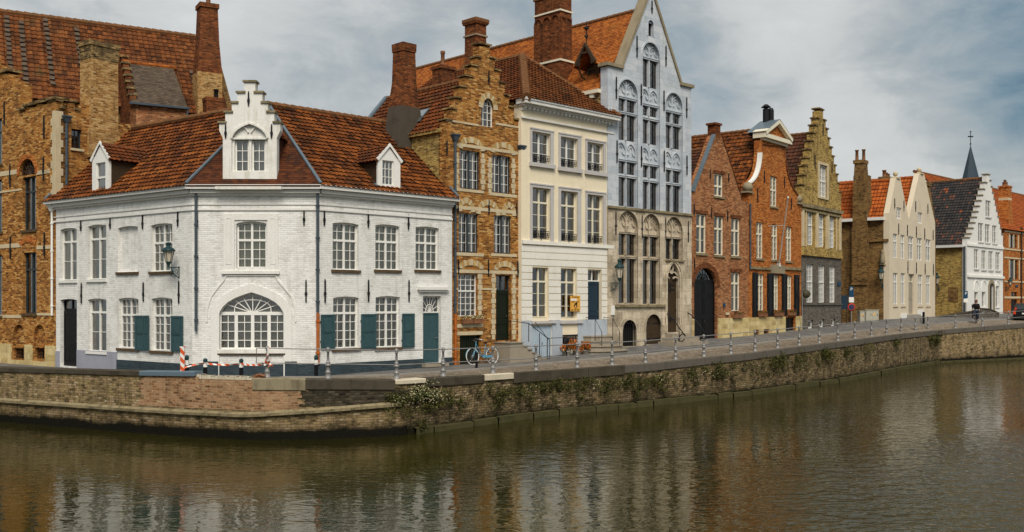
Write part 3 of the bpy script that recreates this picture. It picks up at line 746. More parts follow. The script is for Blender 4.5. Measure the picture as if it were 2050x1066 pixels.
QW = empty('quay_wall', q_at(900, 0, 0), 'long old brick canal wall with mossy foot, stone copings and a red patch', 'quay wall')
def qpart(mb, name, mats, label=None): return tag(mb.build(name, mats, QW, -QW.location), label)
QP = [-1500, -900, -500] + list(range(-250, 2320, 10)) + [2600, 3500]
rs = random.Random(3)
alen = {}; acc = 0.0; pr = None
for p in range(-1500, 3501, 5):
    c = q_at(p).xy
    if pr is not None: acc += (c - pr).length
    pr = c; alen[p] = acc
def wallgrid(p0, p1, zf, out, step=5, jit=.005, zn=14):
    ps = [p for p in range(p0, p1 + 1, step)]; rows = []; uvs = []
    for k in range(zn + 1):
        r = []; uu = []
        for p in ps:
            z0, z1 = zf(p); z = z0 + (z1 - z0) * k / zn
            r.append(q_at(p, out + rs.gauss(0, jit), z)); uu.append((alen[p] if p in alen else alen[p - p % 5], z))
        rows.append(r); uvs.append(uu)
    return rows, uvs
top = lambda p: EYE + lerp_tab(QT, p)[2]
mb = MB()
r, u = wallgrid(-1500, 815, lambda p: (-.5, top(p) - .08), 0, 5); mb.grid(r, uvs=u, sm=False)
r, u = wallgrid(815, 1885, lambda p: (-.5, top(p) - .08), 0, 5, .012); mb.grid(r, 1, uvs=u, sm=False)
r, u = wallgrid(1885, 2300, lambda p: (-.5, top(p) - .08), 0, 5); mb.grid(r, uvs=u, sm=False)
r, u = wallgrid(2300, 3500, lambda p: (-.5, top(p) - .08), 0, 100); mb.grid(r, uvs=u, sm=False)
qpart(mb, 'wall', ['quay_brick', 'quay_rough'])
def ragged(p0, p1, zf, out, name, mat, label, jag=5):
    """a patch of another masonry, its courses toothed into the wall at both ends"""
    mb = MB(); n = 10; r5 = random.Random(int(p0))
    for k in range(n):
        a, b = p0 + r5.uniform(-jag, jag), p1 + r5.uniform(-jag, jag); ps = [a + (b - a) * i / 40 for i in range(41)]
        rows = []; uvs = []
        for e in (k / n, (k + 1) / n):
            rows.append([q_at(q, out, zf(q)[0] + (zf(q)[1] - zf(q)[0]) * e) for q in ps]); uvs.append([(alen[int(q / 5) * 5] + (q % 5) * .017, zf(q)[0] + (zf(q)[1] - zf(q)[0]) * e) for q in ps])
        mb.grid(rows, uvs=uvs, sm=False)
    return qpart(mb, name, mat, label)
ragged(284, 600, lambda p: (.98, top(p) - .02), .022, 'brick_repair', 'quay_red_brick', 'patch of newer red brown brick', 7)
ragged(604, 822, lambda p: (1.1, top(p) - .28), .018, 'sooty_patch', 'quay_dark_brick', 'blackened stretch of wall', 14)
def coping(p0, p1, h, name, mat, out=.06, inn=.42, dz=.012, stones=None, label=None, wob=.004):
    mb = MB(); p = p0
    while p < p1 - 2:
        n_ = min(p1, p + (stones or 10 ** 6)); k = max(1, int((n_ - p) / 12)); ps = [p + (n_ - p) * i / k for i in range(k + 1)]
        ps[0] += .35; ps[-1] -= .35; j = rs.uniform(-wob, wob); zz = lambda q, e=0: top(q) + dz + e + j
        rows = [[q_at(q, out + j, zz(q, -h)) for q in ps], [q_at(q, out + j, zz(q, -.03)) for q in ps], [q_at(q, out - .03, zz(q)) for q in ps], [q_at(q, -inn, zz(q)) for q in ps], [q_at(q, -inn, zz(q, -h)) for q in ps]]
        mb.grid(rows, sm=False)
        for i in (0, -1): mb.face([r_[i] for r_ in rows])
        p = n_
    return qpart(mb, name, mat, label)
coping(-400, 282, .17, 'coping', 'coping_dark', stones=95, inn=.36, label='worn dark coping')
coping(282, 393, .16, 'coping', 'coping_blue', out=.09, inn=.36, label='new bluish coping slab')
mb = MB()
for k in range(22):
    p = 395 + k * 5; q = p + rs.uniform(4.2, 5.2); h = rs.uniform(.02, .07)
    mb.grid([[q_at(x, .03, top(p) - .06) for x in (p, q)], [q_at(x, .03, top(p) + h) for x in (p, q)], [q_at(x, -.36, top(p) + h * .8) for x in (p, q)], [q_at(x, -.36, top(p) - .3) for x in (p, q)]], sm=False)
qpart(mb, 'broken_wall_top', 'coping_white', 'wall top left open without its coping')
coping(506, 612, .38, 'coping', 'coping_concrete', label='streaked concrete coping')
coping(612, 790, .34, 'coping', 'coping_dark', stones=90)
coping(790, 850, .15, 'coping', 'coping_white', out=.08, label='pale new stone under a railing post')
coping(850, 968, .30, 'coping', 'coping_dark', stones=60)
coping(968, 1026, .22, 'coping', 'coping_white', out=.08, label='pale new stone under a railing post')
coping(1026, 1249, .40, 'coping', 'coping_dark', stones=75)
coping(1249, 2320, .34, 'coping', 'coping_grey', stones=40)
# stone ledge of the left stretch, the brick below it stands back
mb = MB(); ps = list(range(-400, 801, 10)); lz = lambda p: .86 + max(0, (p - 480) / 320) * .26
mb.grid([[q_at(p, .0, lz(p) - .14) for p in ps], [q_at(p, .13 + rs.uniform(-.012, .012), lz(p) - .10) for p in ps], [q_at(p, .14 + rs.uniform(-.012, .012), lz(p) - .01) for p in ps], [q_at(p, .03, lz(p) + .06) for p in ps]], sm=False)
mb.face([q_at(800, o_, z_) for o_, z_ in ((0, lz(800) - .14), (.13, lz(800) - .1), (.14, lz(800) - .01), (.03, lz(800) + .06))])
qpart(mb, 'ledge', 'ledge_stone')
mb = MB(); p = 826
while p < 1876:
    n_ = min(1878, p + rs.uniform(28, 55)); zt = rs.uniform(.17, .24); o_ = rs.uniform(.16, .22)
    for i in range(1):
        mb.grid([[q_at(x, o_, -.4) for x in (p + .6, n_ - .6)], [q_at(x, o_, zt) for x in (p + .6, n_ - .6)], [q_at(x, -.05, zt + .03) for x in (p + .6, n_ - .6)]], sm=False)
    p = n_
qpart(mb, 'footing', 'moss_stone')
mb = MB(); ps = list(range(1880, 2321, 20))
mb.grid([[q_at(x, .12, -.4) for x in ps], [q_at(x, .12, .12) for x in ps], [q_at(x, -.05, .14) for x in ps]], sm=False)
qpart(mb, 'footing', 'moss_stone')

# plants on the wall
mb = MB(); mf = MB(); k = 0
spots = []
for i in range(105):
    p = 780 + 950 * (rs.random() ** 1.25); hang = rs.random() ** 1.4
    spots.append((p, top(p) - .42 - hang * .8, rs.uniform(.12, .32)))
for p in range(1000, 1330, 8): spots.append((p + rs.uniform(-4, 4), top(p) - .50 - rs.random() * .30, rs.uniform(.14, .30)))
for p in (1380, 1428, 1440, 1545, 1552, 1595, 1648, 1655, 1690, 1730): spots += [(p + rs.uniform(-4, 4), top(p) - .45 - .12 * j, .3) for j in range(4)]
for p, z, r_ in spots:
    c = q_at(p, .10, z); leaves(mb, c, (r_ * 1.5, r_ * .7, r_), int(55 * r_ / .15), .045, 0, k); k += 1
for p, h in ((1868, .9), (1874, .7), (1862, .5), (1790, .4), (1650, .4), (1560, .45)):
    for j in range(6): leaves(mb, q_at(p + rs.uniform(-4, 4), .12, top(p) - .35 - h * j / 6), (.28, .16, .2), 60, .06, 0, k); k += 1
for j in range(5): leaves(mb, q_at(838 + rs.uniform(-5, 5), .25, .35 + rs.uniform(-.1, .15)), (.16, .1, .14), 30, .05, 0, k); k += 1
for i in range(60):
    p = rs.choice([1400, 1420, 1440, 1240, 1180, 1000, 1060, 1320]) + rs.uniform(-14, 14); c = q_at(p, .22, top(p) - .5 - rs.random() * .45)
    mb.face([c + Vector((-.018, 0, -.018)), c + Vector((.018, 0, -.018)), c + Vector((.018, -.01, .018)), c + Vector((-.018, -.01, .018))], 1)
tag(mb.build('wall_weeds', ['leaf', 'flower_white']), 'dark green weeds growing out of the joints of the canal wall', kind='stuff')
c = q_at(845, .05, top(845) - .55)
t = empty('flowering_plant', c, 'bushy wall plant covered in small cream flowers under the pale coping stone', 'wall plant')
mb = MB(); mf = MB()
for j in range(26):
    p = 847 + rs.gauss(0, 19); cc = q_at(p, .14, top(845) - .52 + rs.gauss(0, .13)); leaves(mb, cc - c, (.22, .14, .16), 55, .045, 0, 900 + j)
    for q in range(11):
        f_ = cc - c + Vector((rs.gauss(0, .16), -.12 + rs.gauss(0, .05), rs.gauss(0, .13))); mf.lathe([(.006, -.01), (.023, 0), (.012, .012)], f_, 5)
mb.build('foliage', 'leaf_bright', t); mf.build('flowers', 'flower_white', t)

# railing
POSTS = [533, 659, 802, 897.5, 997, 1083, 1164, 1234, 1301, 1361.5, 1418, 1472, 1521, 1566, 1609, 1649, 1686, 1720, 1753, 1783, 1812, 1840, 1865, 1919, 1973, 2025, 2085, 2150]
RA = empty('canal_railing', q_at(997, -.26), 'grey cast iron railing with turned posts and two rails along the quay edge', 'railing')
H_ = 1.05; base = [q_at(p, -.26) for p in POSTS]
pm = MB()
pm.lathe([(0.112, 0), (0.112, .05), (0.090, .07), (0.090, .20), (0.107, .22), (0.077, .25), (0.067, .30), (0.062, .42), (0.099, .44), (0.103, .47), (0.073, .49), (0.069, .53), (0.086, .55), (0.052, .58), (0.045, .62), (0.039, .90), (0.060, .91), (0.060, .935), (0.047, .95), (0.077, .98), (0.082, 1.0), (0.060, 1.03), (0.026, 1.06), (0.000, 1.065)], n=10)
p0 = None
for i, b_ in enumerate(base):
    if i == 0: po = pm.build('post', 'rail_paint', RA)
    else: po = po.copy(); COL.objects.link(po); po.parent = RA
    po.location = b_ - RA.location
for hz, rr in ((.985, .021), (.50, .019)):
    mb = MB(); mb.tube([b_ + Vector((0, 0, hz)) - RA.location for b_ in base], rr, 6); mb.build('rail', 'rail_paint', RA)
mb = MB(); e0 = base[0]; e1 = q_at(508, -.26)
mb.tube([e0 + Vector((0, 0, .985)) - RA.location, Vector((e1.x, e1.y, e0.z + .985)) - RA.location, Vector((e1.x, e1.y, e0.z + .5)) - RA.location, e0 + Vector((0, 0, .5)) - RA.location], .02, 6); mb.build('rail_end', 'rail_paint', RA)
# ------------------------------------------------------------------ white corner house
LW = Frame.px(105, .02095, 385, .0181, -2.75); CH = Frame.px(385, .0181, 640, .0181, -2.75); RW = Frame.px(640, .0181, 905, .02032, -2.75)
WH = Thing('corner_house', 'white painted corner house with a red pantile roof and a stepped white dormer gable', 'house', LW)
wopt = dict(kind='seg', rise=.055, sill='sill_dark')
plain = dict(leaf=2, c=1, ru=1, rl=2, tf=.74, kind='seg', rise=.055, cur='olive')
window(WH, LW, 120.5, 457, 153.5, 562, **plain, sill='white_plaster'); window(WH, LW, 176, 450, 212.5, 560, **plain, sill='white_plaster')
window(WH, LW, 176, 598, 213, 704.5, **{**plain, 'cur': 'grey'}, sill='white_plaster')
window(WH, LW, 302, 447.5, 345, 544, c=2, ru=2, rl=3, tf=.60, **wopt)
window(WH, LW, 237, 596.5, 277, 698, c=2, ru=2, rl=4, tf=.66, cur='grey', **wopt); window(WH, LW, 303, 596, 345, 703, c=2, ru=2, rl=4, tf=.66, cur='grey', **wopt)
door(WH, LW, 121, 599, 154, 734, 'black_paint', top=621, fan=2, fm='black_paint', kind='seg', rise=.05, label='black front door')
lp = arch_loop(LW.u(236), LW.u(276), LW.at(256, 545).z, LW.at(256, 453).z, 'seg', .055); WH.holes.setdefault(id(LW), []).append((lp, .14, False))
mb = MB(); tess(mb, [lp], .14); WH.part(mb, 'blind_window', 'white_brick', LW, 'bricked-up window')
mb = MB(); mb.box(lp[0][0] - .07, -.07, lp[0][1] - .10, lp[1][0] + .07, .1, lp[0][1] - .002); WH.part(mb, 'sill', 'sill_dark', LW)
# right wing
for x0, y0, x1, y1 in ((666, 446, 718, 541), (751.5, 450, 800, 541), (832, 454, 879, 541)): window(WH, RW, x0, y0, x1, y1, c=2, ru=2, rl=3, tf=.62, **wopt)
for x0, y0, x1, y1 in ((667, 594, 718.5, 698), (752, 593, 801, 696)): window(WH, RW, x0, y0, x1, y1, c=2, ru=2, rl=4, tf=.68, cur='grey', **wopt)
door(WH, RW, 847, 593, 883, 727, 'blue_green_paint', top=627, fan='fan', panels=((.03, .97),), label='teal boarded front door')
# centre bay
window(WH, CH, 473, 443.5, 533, 537, c=2, ru=2, rl=3, tf=.60, kind='seg', rise=.08)
u0, u1 = CH.u(438), CH.u(570); zb, zs, za = CH.at(504, 700).z, CH.at(504, 628).z, CH.at(504, 585).z
lpA = arch_loop(u0, u1, zb, za, 'flat', za - zs); opening(WH, CH, lpA, .45)
mb = MB(); cu_ = (u0 + u1) / 2
mb.ribbon([((a - cu_) * .975 + cu_, (b - (zb + za) / 2) * .97 + (zb + za) / 2) for a, b in lpA], .07, .13, .2, closed=True)
mb.box(u0 + .02, .115, zs - .06, u1 - .02, .2, zs + .06)
for k in range(1, 4): mb.box(u0 + (u1 - u0) * k / 4 - .06, .12, zb + .03, u0 + (u1 - u0) * k / 4 + .06, .2, zs)
for k in range(4):
    a = u0 + (u1 - u0) * k / 4; q = (u1 - u0) / 4; mb.box(a + q * .5 - .013, .145, zb + .03, a + q * .5 + .013, .19, zs)
    for j in range(1, 4): mb.box(a + .03, .147, zb + (zs - zb) * j / 4 - .013, a + q - .03, .188, zb + (zs - zb) * j / 4 + .013)
for k in range(1, 8):
    an = PI * k / 8; mb.beam((cu_ + .1 * math.cos(an), .16, zs + .05), (cu_ + (u1 - u0) * .5 * .95 * math.cos(an), .16, zs + .05 + (za - zs) * (.95 * math.sin(an) ** .9)), .03, .05, up=Vector((0, 1, 0)))
mb.ribbon([(cu_ + (u1 - u0) * .28 * math.cos(PI * k / 16), zs + .03 + (za - zs) * .60 * math.sin(PI * k / 16) ** .6) for k in range(17)], .03, .14, .18)
o = WH.part(mb, 'window', 'white_paint', CH, 'wide arched window with radiating glazing bars')
pb = MB(); tess(pb, [[((a - cu_) * .985 + cu_, b * 1.0) for a, b in lpA]], .185); pb.build('pane', 'glass', o)
cb = MB(); n_ = 60; cb.grid([[(u0 + .03 + (u1 - u0 - .06) * i / n_, .27 + .015 * math.sin(i * 1.7), z) for i in range(n_ + 1)] for z in (zb, (zb + za) / 2, zs + .15)]); cb.build('curtain', 'linen_grey', o)
mb = MB(); mb.box(u0 - .03, -.10, zb - .14, u1 + .03, .1, zb - .003); mb.build('sill', 'old_white_plaster', o)
mb = MB(); mb.box(u0 - .03, -.07, zb - .2, u1 + .03, -.0, zb - .145); mb.build('sill', 'sill_dark', o)
TOPZ = 6.80
wall_with(WH, LW, [(0, -.3), (LW.L, -.3), (LW.L, TOPZ), (0, TOPZ)], ['white_brick'])
wall_with(WH, CH, [(0, -.3), (CH.L, -.3), (CH.L, TOPZ), (0, TOPZ)], ['white_brick'])
wall_with(WH, RW, [(0, -.3), (RW.L, -.3), (RW.L, TOPZ), (0, TOPZ)], ['white_brick'])
# raised surrounds of the centre bay
mb = MB()
arch = [((a - cu_) * 1.10 + cu_, zs + (b - zs) * 1.18) for a, b in lpA[2:]]
mb.ribbon([(arch[0][0], .02)] + arch + [(arch[-1][0], .02)], .30, -.06, .0)
mb.ribbon(pxl(CH, [(592, 645), (591, 618), (584, 594), (569, 576), (557, 562), (552, 552), (453, 552), (448, 562), (436, 576), (423, 594), (415, 618), (414, 645)]), .05, -.04, .0)
a0, a1 = CH.u(448), CH.u(557); z0, z1 = CH.at(500, 543).z, CH.at(500, 428).z; w0, w1 = CH.u(470), CH.u(536)
mb.box(a0, -.045, z0, w0, 0, z1); mb.box(w1, -.045, z0, a1, 0, z1); mb.box(w0, -.045, CH.at(500, 441).z, w1, 0, z1)
for a, b in ((a0 + .10, w0 - .12), (w1 + .12, a1 - .10)): mb.ribbon([(a, z0 + .25), (b, z0 + .25), (b, z1 - .18), (a, z1 - .18)], .025, -.06, -.045, closed=True)
mb.box(a0 - .06, -.10, CH.at(500, 549).z, a1 + .06, 0, z0)
WH.part(mb, 'surround', 'white_plaster', CH)
for fr, a, b in ((LW, LW.u(235), LW.L + .02), (CH, -.03, CH.L + .03), (RW, 0.0, RW.u(846)), (RW, RW.u(884), RW.L)):
    mb = MB(); mb.box(a, -.045, -.3, b, .0, .48)
    if fr is CH: mb.box(CH.u(414), -.075, -.3, CH.u(438), -.045, .58); mb.box(CH.u(571), -.075, -.3, CH.u(595), -.045, .58)
    WH.part(mb, 'plinth', 'teal_plinth', fr)
for a, b in ((105.5, 120), (154.5, 235)):
    mb = MB(); mb.box(LW.u(a), -.03, -.3, LW.u(b), .0, LW.at((a + b) / 2, 703).z); WH.part(mb, 'plinth', 'lavender_plinth', LW, 'lavender grey plinth')
for fr in (LW, CH, RW):
    mb = MB(); e0 = -.0 if fr is LW else -.03; e1 = fr.L + (.03 if fr is not RW else 0)
    mb.box(e0, -.05, 6.05, e1, 0, 6.12); mb.box(e0, -.035, 6.25, e1, 0, 6.29); mb.box(e0, -.10, 6.58, e1, 0, 6.66); mb.box(e0, -.2, 6.66, e1, 0, 6.79)
    WH.part(mb, 'cornice', 'white_plaster', fr)
    mb = MB(); e0 = -.12; e1 = fr.L + .12
    mb.box(e0, -.34, 6.80, e1, -.02, 6.93); mb.box(e0, -.37, 6.93, e1, -.32, 6.955); WH.part(mb, 'gutter', 'gutter_white', fr)
bar(WH, RW, 835, 575, 895, 581, -.16, 0, 'door_hood', 'white_plaster'); bar(WH, RW, 838, 581.2, 893, 585, -.10, 0, 'door_hood', 'white_plaster')
bar(WH, RW, 843, 727.5, 890, 734, -.28, 0, 'doorstep', 'step_stone')
anchors(WH, LW, [(163, 446, 463), (221.5, 440, 459), (286.5, 433.5, 459), (357, 427, 454), (164, 571, 608), (288, 570, 604), (359, 567, 608)])
anchors(WH, CH, [(609, 424, 451), (613, 565, 605), (393 + 2, 428, 455)]); anchors(WH, RW, [(648.5, 425, 452), (736.5, 429, 456), (817, 434.5, 460), (650, 564, 606), (737, 565, 604), (818, 565, 604)])
pipe(WH, CH, 394, 378, 663); pipe(WH, CH, 637, 374, 626); pipe(WH, CH, 637.5, 627, 729, .06, 'rust_pipe', name='pipe_guard')
pipe(WH, LW, 108, 424, 632, .05, 'white_paint', True)
for x0, y0, x1, y1 in ((272, 632, 293, 702), (294, 632, 301, 702)): shutter(WH, LW, x0, y0, x1, y1, d=-.06 if x0 < 290 else -.09)
shutter(WH, LW, 344.5, 633, 368, 704)
for x0, y0, x1, y1 in ((641.5, 630, 669, 699), (722, 629, 751.5, 698.5), (804, 628, 828.5, 696)): shutter(WH, RW, x0, y0, x1, y1)
# main roof
EL, EC1, EC2, ER = LW.world(-.05, -.32, 6.93), CH.world(-.13, -.32, 6.93), CH.world(CH.L + .10, -.32, 6.93), RW.world(RW.L + .05, -.32, 6.93)
Rr = W(785, 248, .02174); Rl = W(244, 261, (Rr.z - EYE) / (HY - 261))
_a = RW.A.xy + RW.n * RW.loc(Rr).y; _b = LW.A.xy + LW.n * LW.loc(Rl).y; _k = (_b - _a).cross(LW.t) / RW.t.cross(LW.t); _a = _a + RW.t * _k; Ap = Vector((_a.x, _a.y, Rr.z))      # where the two ridges meet
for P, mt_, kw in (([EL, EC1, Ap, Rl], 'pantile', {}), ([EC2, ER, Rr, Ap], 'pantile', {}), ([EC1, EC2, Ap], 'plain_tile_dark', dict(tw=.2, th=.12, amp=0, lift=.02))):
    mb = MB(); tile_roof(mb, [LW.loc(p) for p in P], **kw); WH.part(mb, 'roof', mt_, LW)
mb = MB(); ridge(mb, LW.loc(Rl), LW.loc(Ap)); ridge(mb, LW.loc(Ap), LW.loc(Rr)); WH.part(mb, 'ridge', 'ridge_tile', LW)
for a, b in ((EC1, Ap), (EC2, Ap), (ER, Rr), (EL, Rl)): mb = MB(); mb.beam(LW.loc(a) + Vector((0, 0, .08)), LW.loc(b) + Vector((0, 0, .08)), .11, .06); WH.part(mb, 'hip_flashing', 'zinc', LW)
# back wall and side so that the house is closed
mb = MB(); B1, B2 = LW.loc(RW.world(RW.L, 4, 0)), LW.loc(W(244, 0, .0222)); zr = 10.3
b3 = LW.loc(W(498, 0, .0202))
er = LW.loc(RW.world(RW.L, 0.05, 0)); rr_ = LW.loc(Rr)
mb.face([(er.x, er.y, -.3), (B1.x, B1.y, -.3), (rr_.x, rr_.y, rr_.z - .1), (er.x, er.y, 6.85)])
el = (.02, 0.1); rl_ = LW.loc(Rl)
mb.face([(el[0], el[1], -.3), (el[0], el[1], 6.85), (rl_.x, rl_.y, rl_.z - .1), (rl_.x, rl_.y, -.3)])
for a, b in ((rl_, LW.loc(Ap)), (LW.loc(Ap), rr_)): mb.face([(a.x, a.y, -.3), (b.x, b.y, -.3), (b.x, b.y, b.z - .1), (a.x, a.y, a.z - .1)])
WH.part(mb, 'rear_wall', 'yellow_brick', LW)
# stepped dormer gable
G = CH.sub((0, -.12), (CH.L, -.12))
half = [(446, 376), (446, 277), (439, 262), (439, 247), (451, 247), (451, 226), (464, 226), (464, 207), (475, 207), (475, 186.5), (489, 186.5), (489, 165)]
cxp = 500.0; out = pxl(G, half); mir = [(2 * G.u(cxp) - a, b) for a, b in out[::-1]]; out = out + mir
nu0, nu1 = G.u(468), G.u(530); nz0, nz1 = G.at(500, 344).z, G.at(500, 247).z; zw = G.at(500, 279).z
niche = arch_loop(G.u(463.5), G.u(536), nz0, nz1, 'flat', (nz1 - zw) * .95); 
mb = MB(); facade(mb, out, [(niche, .10, False)], 0, .38)
lights = [arch_loop(nu0, G.u(496.5), nz0 + .02, zw), arch_loop(G.u(502), nu1, nz0 + .02, zw)]
facade(mb, niche, [(l, .28, True) for l in lights], .10, .25, 0, 1, back=False, edge=False)
WH.part(mb, 'dormer_gable', ['old_white_plaster', 'interior_shade'], G, 'stepped white gable with mossy caps')
mb = MB(); mb.ribbon([(a, b) for a, b in niche[2:]], .07, -.05, .0)
for l in lights:
    c_ = (l[0][0] + l[1][0]) / 2; hw = (l[1][0] - l[0][0]) / 2
    mb.ribbon([(c_ - hw, zw + .25)] + bez((c_ - hw, zw + .25), (c_ - hw * .6, zw + .5), (c_, zw + .42)) + bez((c_, zw + .42), (c_ + hw * .6, zw + .5), (c_ + hw, zw + .25)), .05, .04, .10)
mb.box(nu0 - .08, .03, zw, nu1 + .08, .1, zw + .06)
WH.part(mb, 'tracery', 'old_white_plaster', G)
for a, b in ((468, 496.5), (502, 530)): window(WH, G, a, 279.5, b, 343, leaf=1, c=2, ru=0, rl=3, yw=.2, cur='white', full=True, hole=False)
mb = MB()
for a, b in zip(out, out[1:]):
    if abs(a[1] - b[1]) < .02 and a[1] > nz0 + .5: mb = MB(); mb.box(min(a[0], b[0]) - .05, -.06, a[1], max(a[0], b[0]) + .05, .42, a[1] + .07); WH.part(mb, 'step_cap', 'ledge_stone', G)
mb = MB(); mb.box(G.u(436), -.32, G.at(500, 381).z, G.u(567), .35, G.at(500, 375.5).z); WH.part(mb, 'dormer_base', 'old_white_plaster', G)
anchors(WH, G, [(498, 188, 212), (452, 254, 277), (544, 254, 277)])
mb = MB(); cu2 = G.u(500); zr2 = G.at(500, 212).z; ze2 = G.at(500, 270).z; a_, b_ = G.u(449), G.u(551)
mb.face([(a_, .38, 6.9), (a_, .38, ze2), (a_, 2.6, ze2), (a_, 2.6, 6.9)]); WH.part(mb, 'dormer_cheek', 'plain_tile_dark', G); mb = MB(); mb.face([(b_, .38, 6.9), (b_, 2.6, 6.9), (b_, 2.6, ze2), (b_, .38, ze2)])
WH.part(mb, 'dormer_cheek', 'plain_tile_dark', G)
mb = MB(); tile_roof(mb, [(a_ - .05, 2.9, ze2), (a_ - .05, .38, ze2), (cu2, .38, zr2), (cu2, 2.9, zr2)]); tile_roof(mb, [(b_ + .05, .38, ze2), (b_ + .05, 2.9, ze2), (cu2, 2.9, zr2), (cu2, .38, zr2)]); WH.part(mb, 'dormer_roof', 'pantile', G)

def gable_dormer(th, fr, x0, x1, yb, ye, pk, d, depth, win, cheek='oak', roofm='pantile_brown', wk={}):
    g = fr.sub((0, d), (fr.L, d)); u0, u1 = g.u(x0), g.u(x1); zb = g.at((x0 + x1) / 2, yb).z; ze = g.at((x0 + x1) / 2, ye).z; zp = g.at(pk[0], pk[1]).z; uc = (u0 + u1) / 2
    a, b, c_, e_ = win; wu = (g.u(a), g.u(c_)); xm = (a + c_) / 2
    lp = arch_loop(wu[0], wu[1], g.at(xm, e_).z, g.at(xm, b).z)
    mb = MB(); facade(mb, [(u0, zb), (u1, zb), (u1, ze), (uc, zp), (u0, ze)], [(lp, .2, True)], 0, .12)
    mb.ribbon([(u0 - .06, ze - .05), (uc, zp + .05), (u1 + .06, ze - .05)], .12, -.05, .0)
    th.part(mb, 'dormer_front', ['white_paint', 'interior_shade'], g, 'small white gabled dormer')
    window(th, g, a, b, c_, e_, yw=.05, fw=.05, hole=False, **wk)
    mb = MB(); mb.face([(u0, .1, zb), (u0, .1, ze), (u0, depth, ze), (u0, depth, zb)]); th.part(mb, 'dormer_cheek', cheek, g); mb = MB(); mb.face([(u1, .1, zb), (u1, depth, zb), (u1, depth, ze), (u1, .1, ze)]); th.part(mb, 'dormer_cheek', cheek, g)
    mb = MB(); tile_roof(mb, [(u0 - .1, depth, ze - .08), (u0 - .1, -.05, ze - .08), (uc, -.05, zp + .05), (uc, depth, zp + .05)], th=.2); tile_roof(mb, [(u1 + .1, -.05, ze - .08), (u1 + .1, depth, ze - .08), (uc, depth, zp + .05), (uc, -.05, zp + .05)], th=.2)
    th.part(mb, 'dormer_roof', roofm, g)
    mb = MB(); sl = (zp - 6.93) / (depth); mb.beam((u0 - .06, -.02, zb + .04), (u0 - .06, depth * .72, ze), .07, .05); mb.beam((u1 + .06, -.02, zb + .04), (u1 + .06, depth * .72, ze), .07, .05); th.part(mb, 'dormer_flashing', 'zinc', g)
gable_dormer(WH, LW, 184.5, 218, 392, 318, (202, 288), -.12, 2.5, (192, 326, 211, 385), wk=dict(leaf=1, c=1, ru=1, rl=1, tf=.5, cur='white', full=False))
gable_dormer(WH, RW, 757, 801.5, 377, 320, (778, 293), -.12, 2.5, (765.5, 322, 788.5, 371), wk=dict(leaf=1, c=3, ru=0, rl=3, cur='white', full=False))
# tall party chimney at the right end
cs = RW.loc(W(809, 240, .0213)); k_ = .0213
stack(WH, RW, (cs.x, cs.y), [(RW.at(0, 0).z * 0 + 5.5, 1.5, 1.1, 1), (cs.z - 1.0, 1.45, 1.0, 1), (cs.z + .5, 1.05, .85, 1), (cs.z + .5, 1.05, .85, 0), (cs.z + 1.55, .74, .74, 0), (cs.z + 2.85, .66, .70, 0), (cs.z + 2.85, .72, .76, 0), (cs.z + 3.2, .74, .78, 0)], mats=('chimney_brick', 'grey_render'))

# ------------------------------------------------------------------ brown brick house with the step gable
CB = 44.35
BR = Frame.px(893, CB / (3075 - 893), 1043, CB / (3075 - 1043), -2.62)
BH = Thing('step_gable_house', 'narrow ochre brick house with a small step gable between the white and the cream house', 'house', BR)
bw = dict(leaf=2, c=2, ru=0, rl=4, fm='white_paint', cur='white', full=False, yw=.12, fw=.05, mw=.07)
def darkbar(o, u0, u1, zb, zt):
    mb = MB(); c_ = (u0 + u1) / 2; mb.box(c_ - .05, .09, zb + .01, c_ + .05, .118, zt - .01); mb.box(u0, .10, zb, u1, .14, zb + .05); mb.box(u1 - .05, .10, zb, u1, .14, zt); mb.build('frame', 'dark_frame', o)
for x0, y0, x1, y1 in ((920.5, 302, 961, 379), (985, 312, 1022.5, 387), (918.5, 427.5, 958, 506), (989, 432, 1024, 508)): window(BH, BR, x0, y0, x1, y1, ext=darkbar, **bw)
window(BH, BR, 917, 549, 956.5, 634, leaf=1, c=4, ru=3, rl=4, tf=.60, mw=.06, fw=.05, cur='white', full=False)
window(BH, BR, 963, 196, 989, 254, leaf=1, c=3, ru=0, rl=4, kind='round', cur='white', full=False, fw=.05)
door(BH, BR, 993, 551, 1023, 682, 'dark_green_paint', top=582, fan=2, fm='dark_frame', panels=((.1, .32), (.42, .93)), label='dark green front door')
door(BH, BR, 920.5, 672, 963, 733, 'dark_green_paint', dbl=True, panels=((.1, .9),), label='low dark green cellar doors', handle='iron')
hl = [(893, 242), (902, 242), (902, 220), (911.5, 220), (911.5, 198), (921.5, 198), (921.5, 176), (932, 176), (932, 155), (943, 155), (943, 134), (955, 134), (955, 116), (960, 116), (960, 93)]
hr = [(981, 93), (981, 119), (990.5, 119), (990.5, 143), (1000, 143), (1000, 168), (1010, 168), (1010, 193), (1019, 193), (1019, 217), (1029, 217), (1029, 242), (1042, 242)]
go = [(0, -.3)] + pxl(BR, hl) + pxl(BR, hr) + [(BR.L, -.3)]
wall_with(BH, BR, go, ['orange_brick'], .42)
mb = MB()
for a, b in zip(go[1:-1], go[2:-1]):
    if abs(a[1] - b[1]) < .12 and abs(a[0] - b[0]) > .1:
        z = max(a[1], b[1]); mb = MB(); mb.box(min(a[0], b[0]) - .06, -.07, z, max(a[0], b[0]) + .06, .47, z + .07); BH.part(mb, 'step_cap', 'sooty_brick', BR)
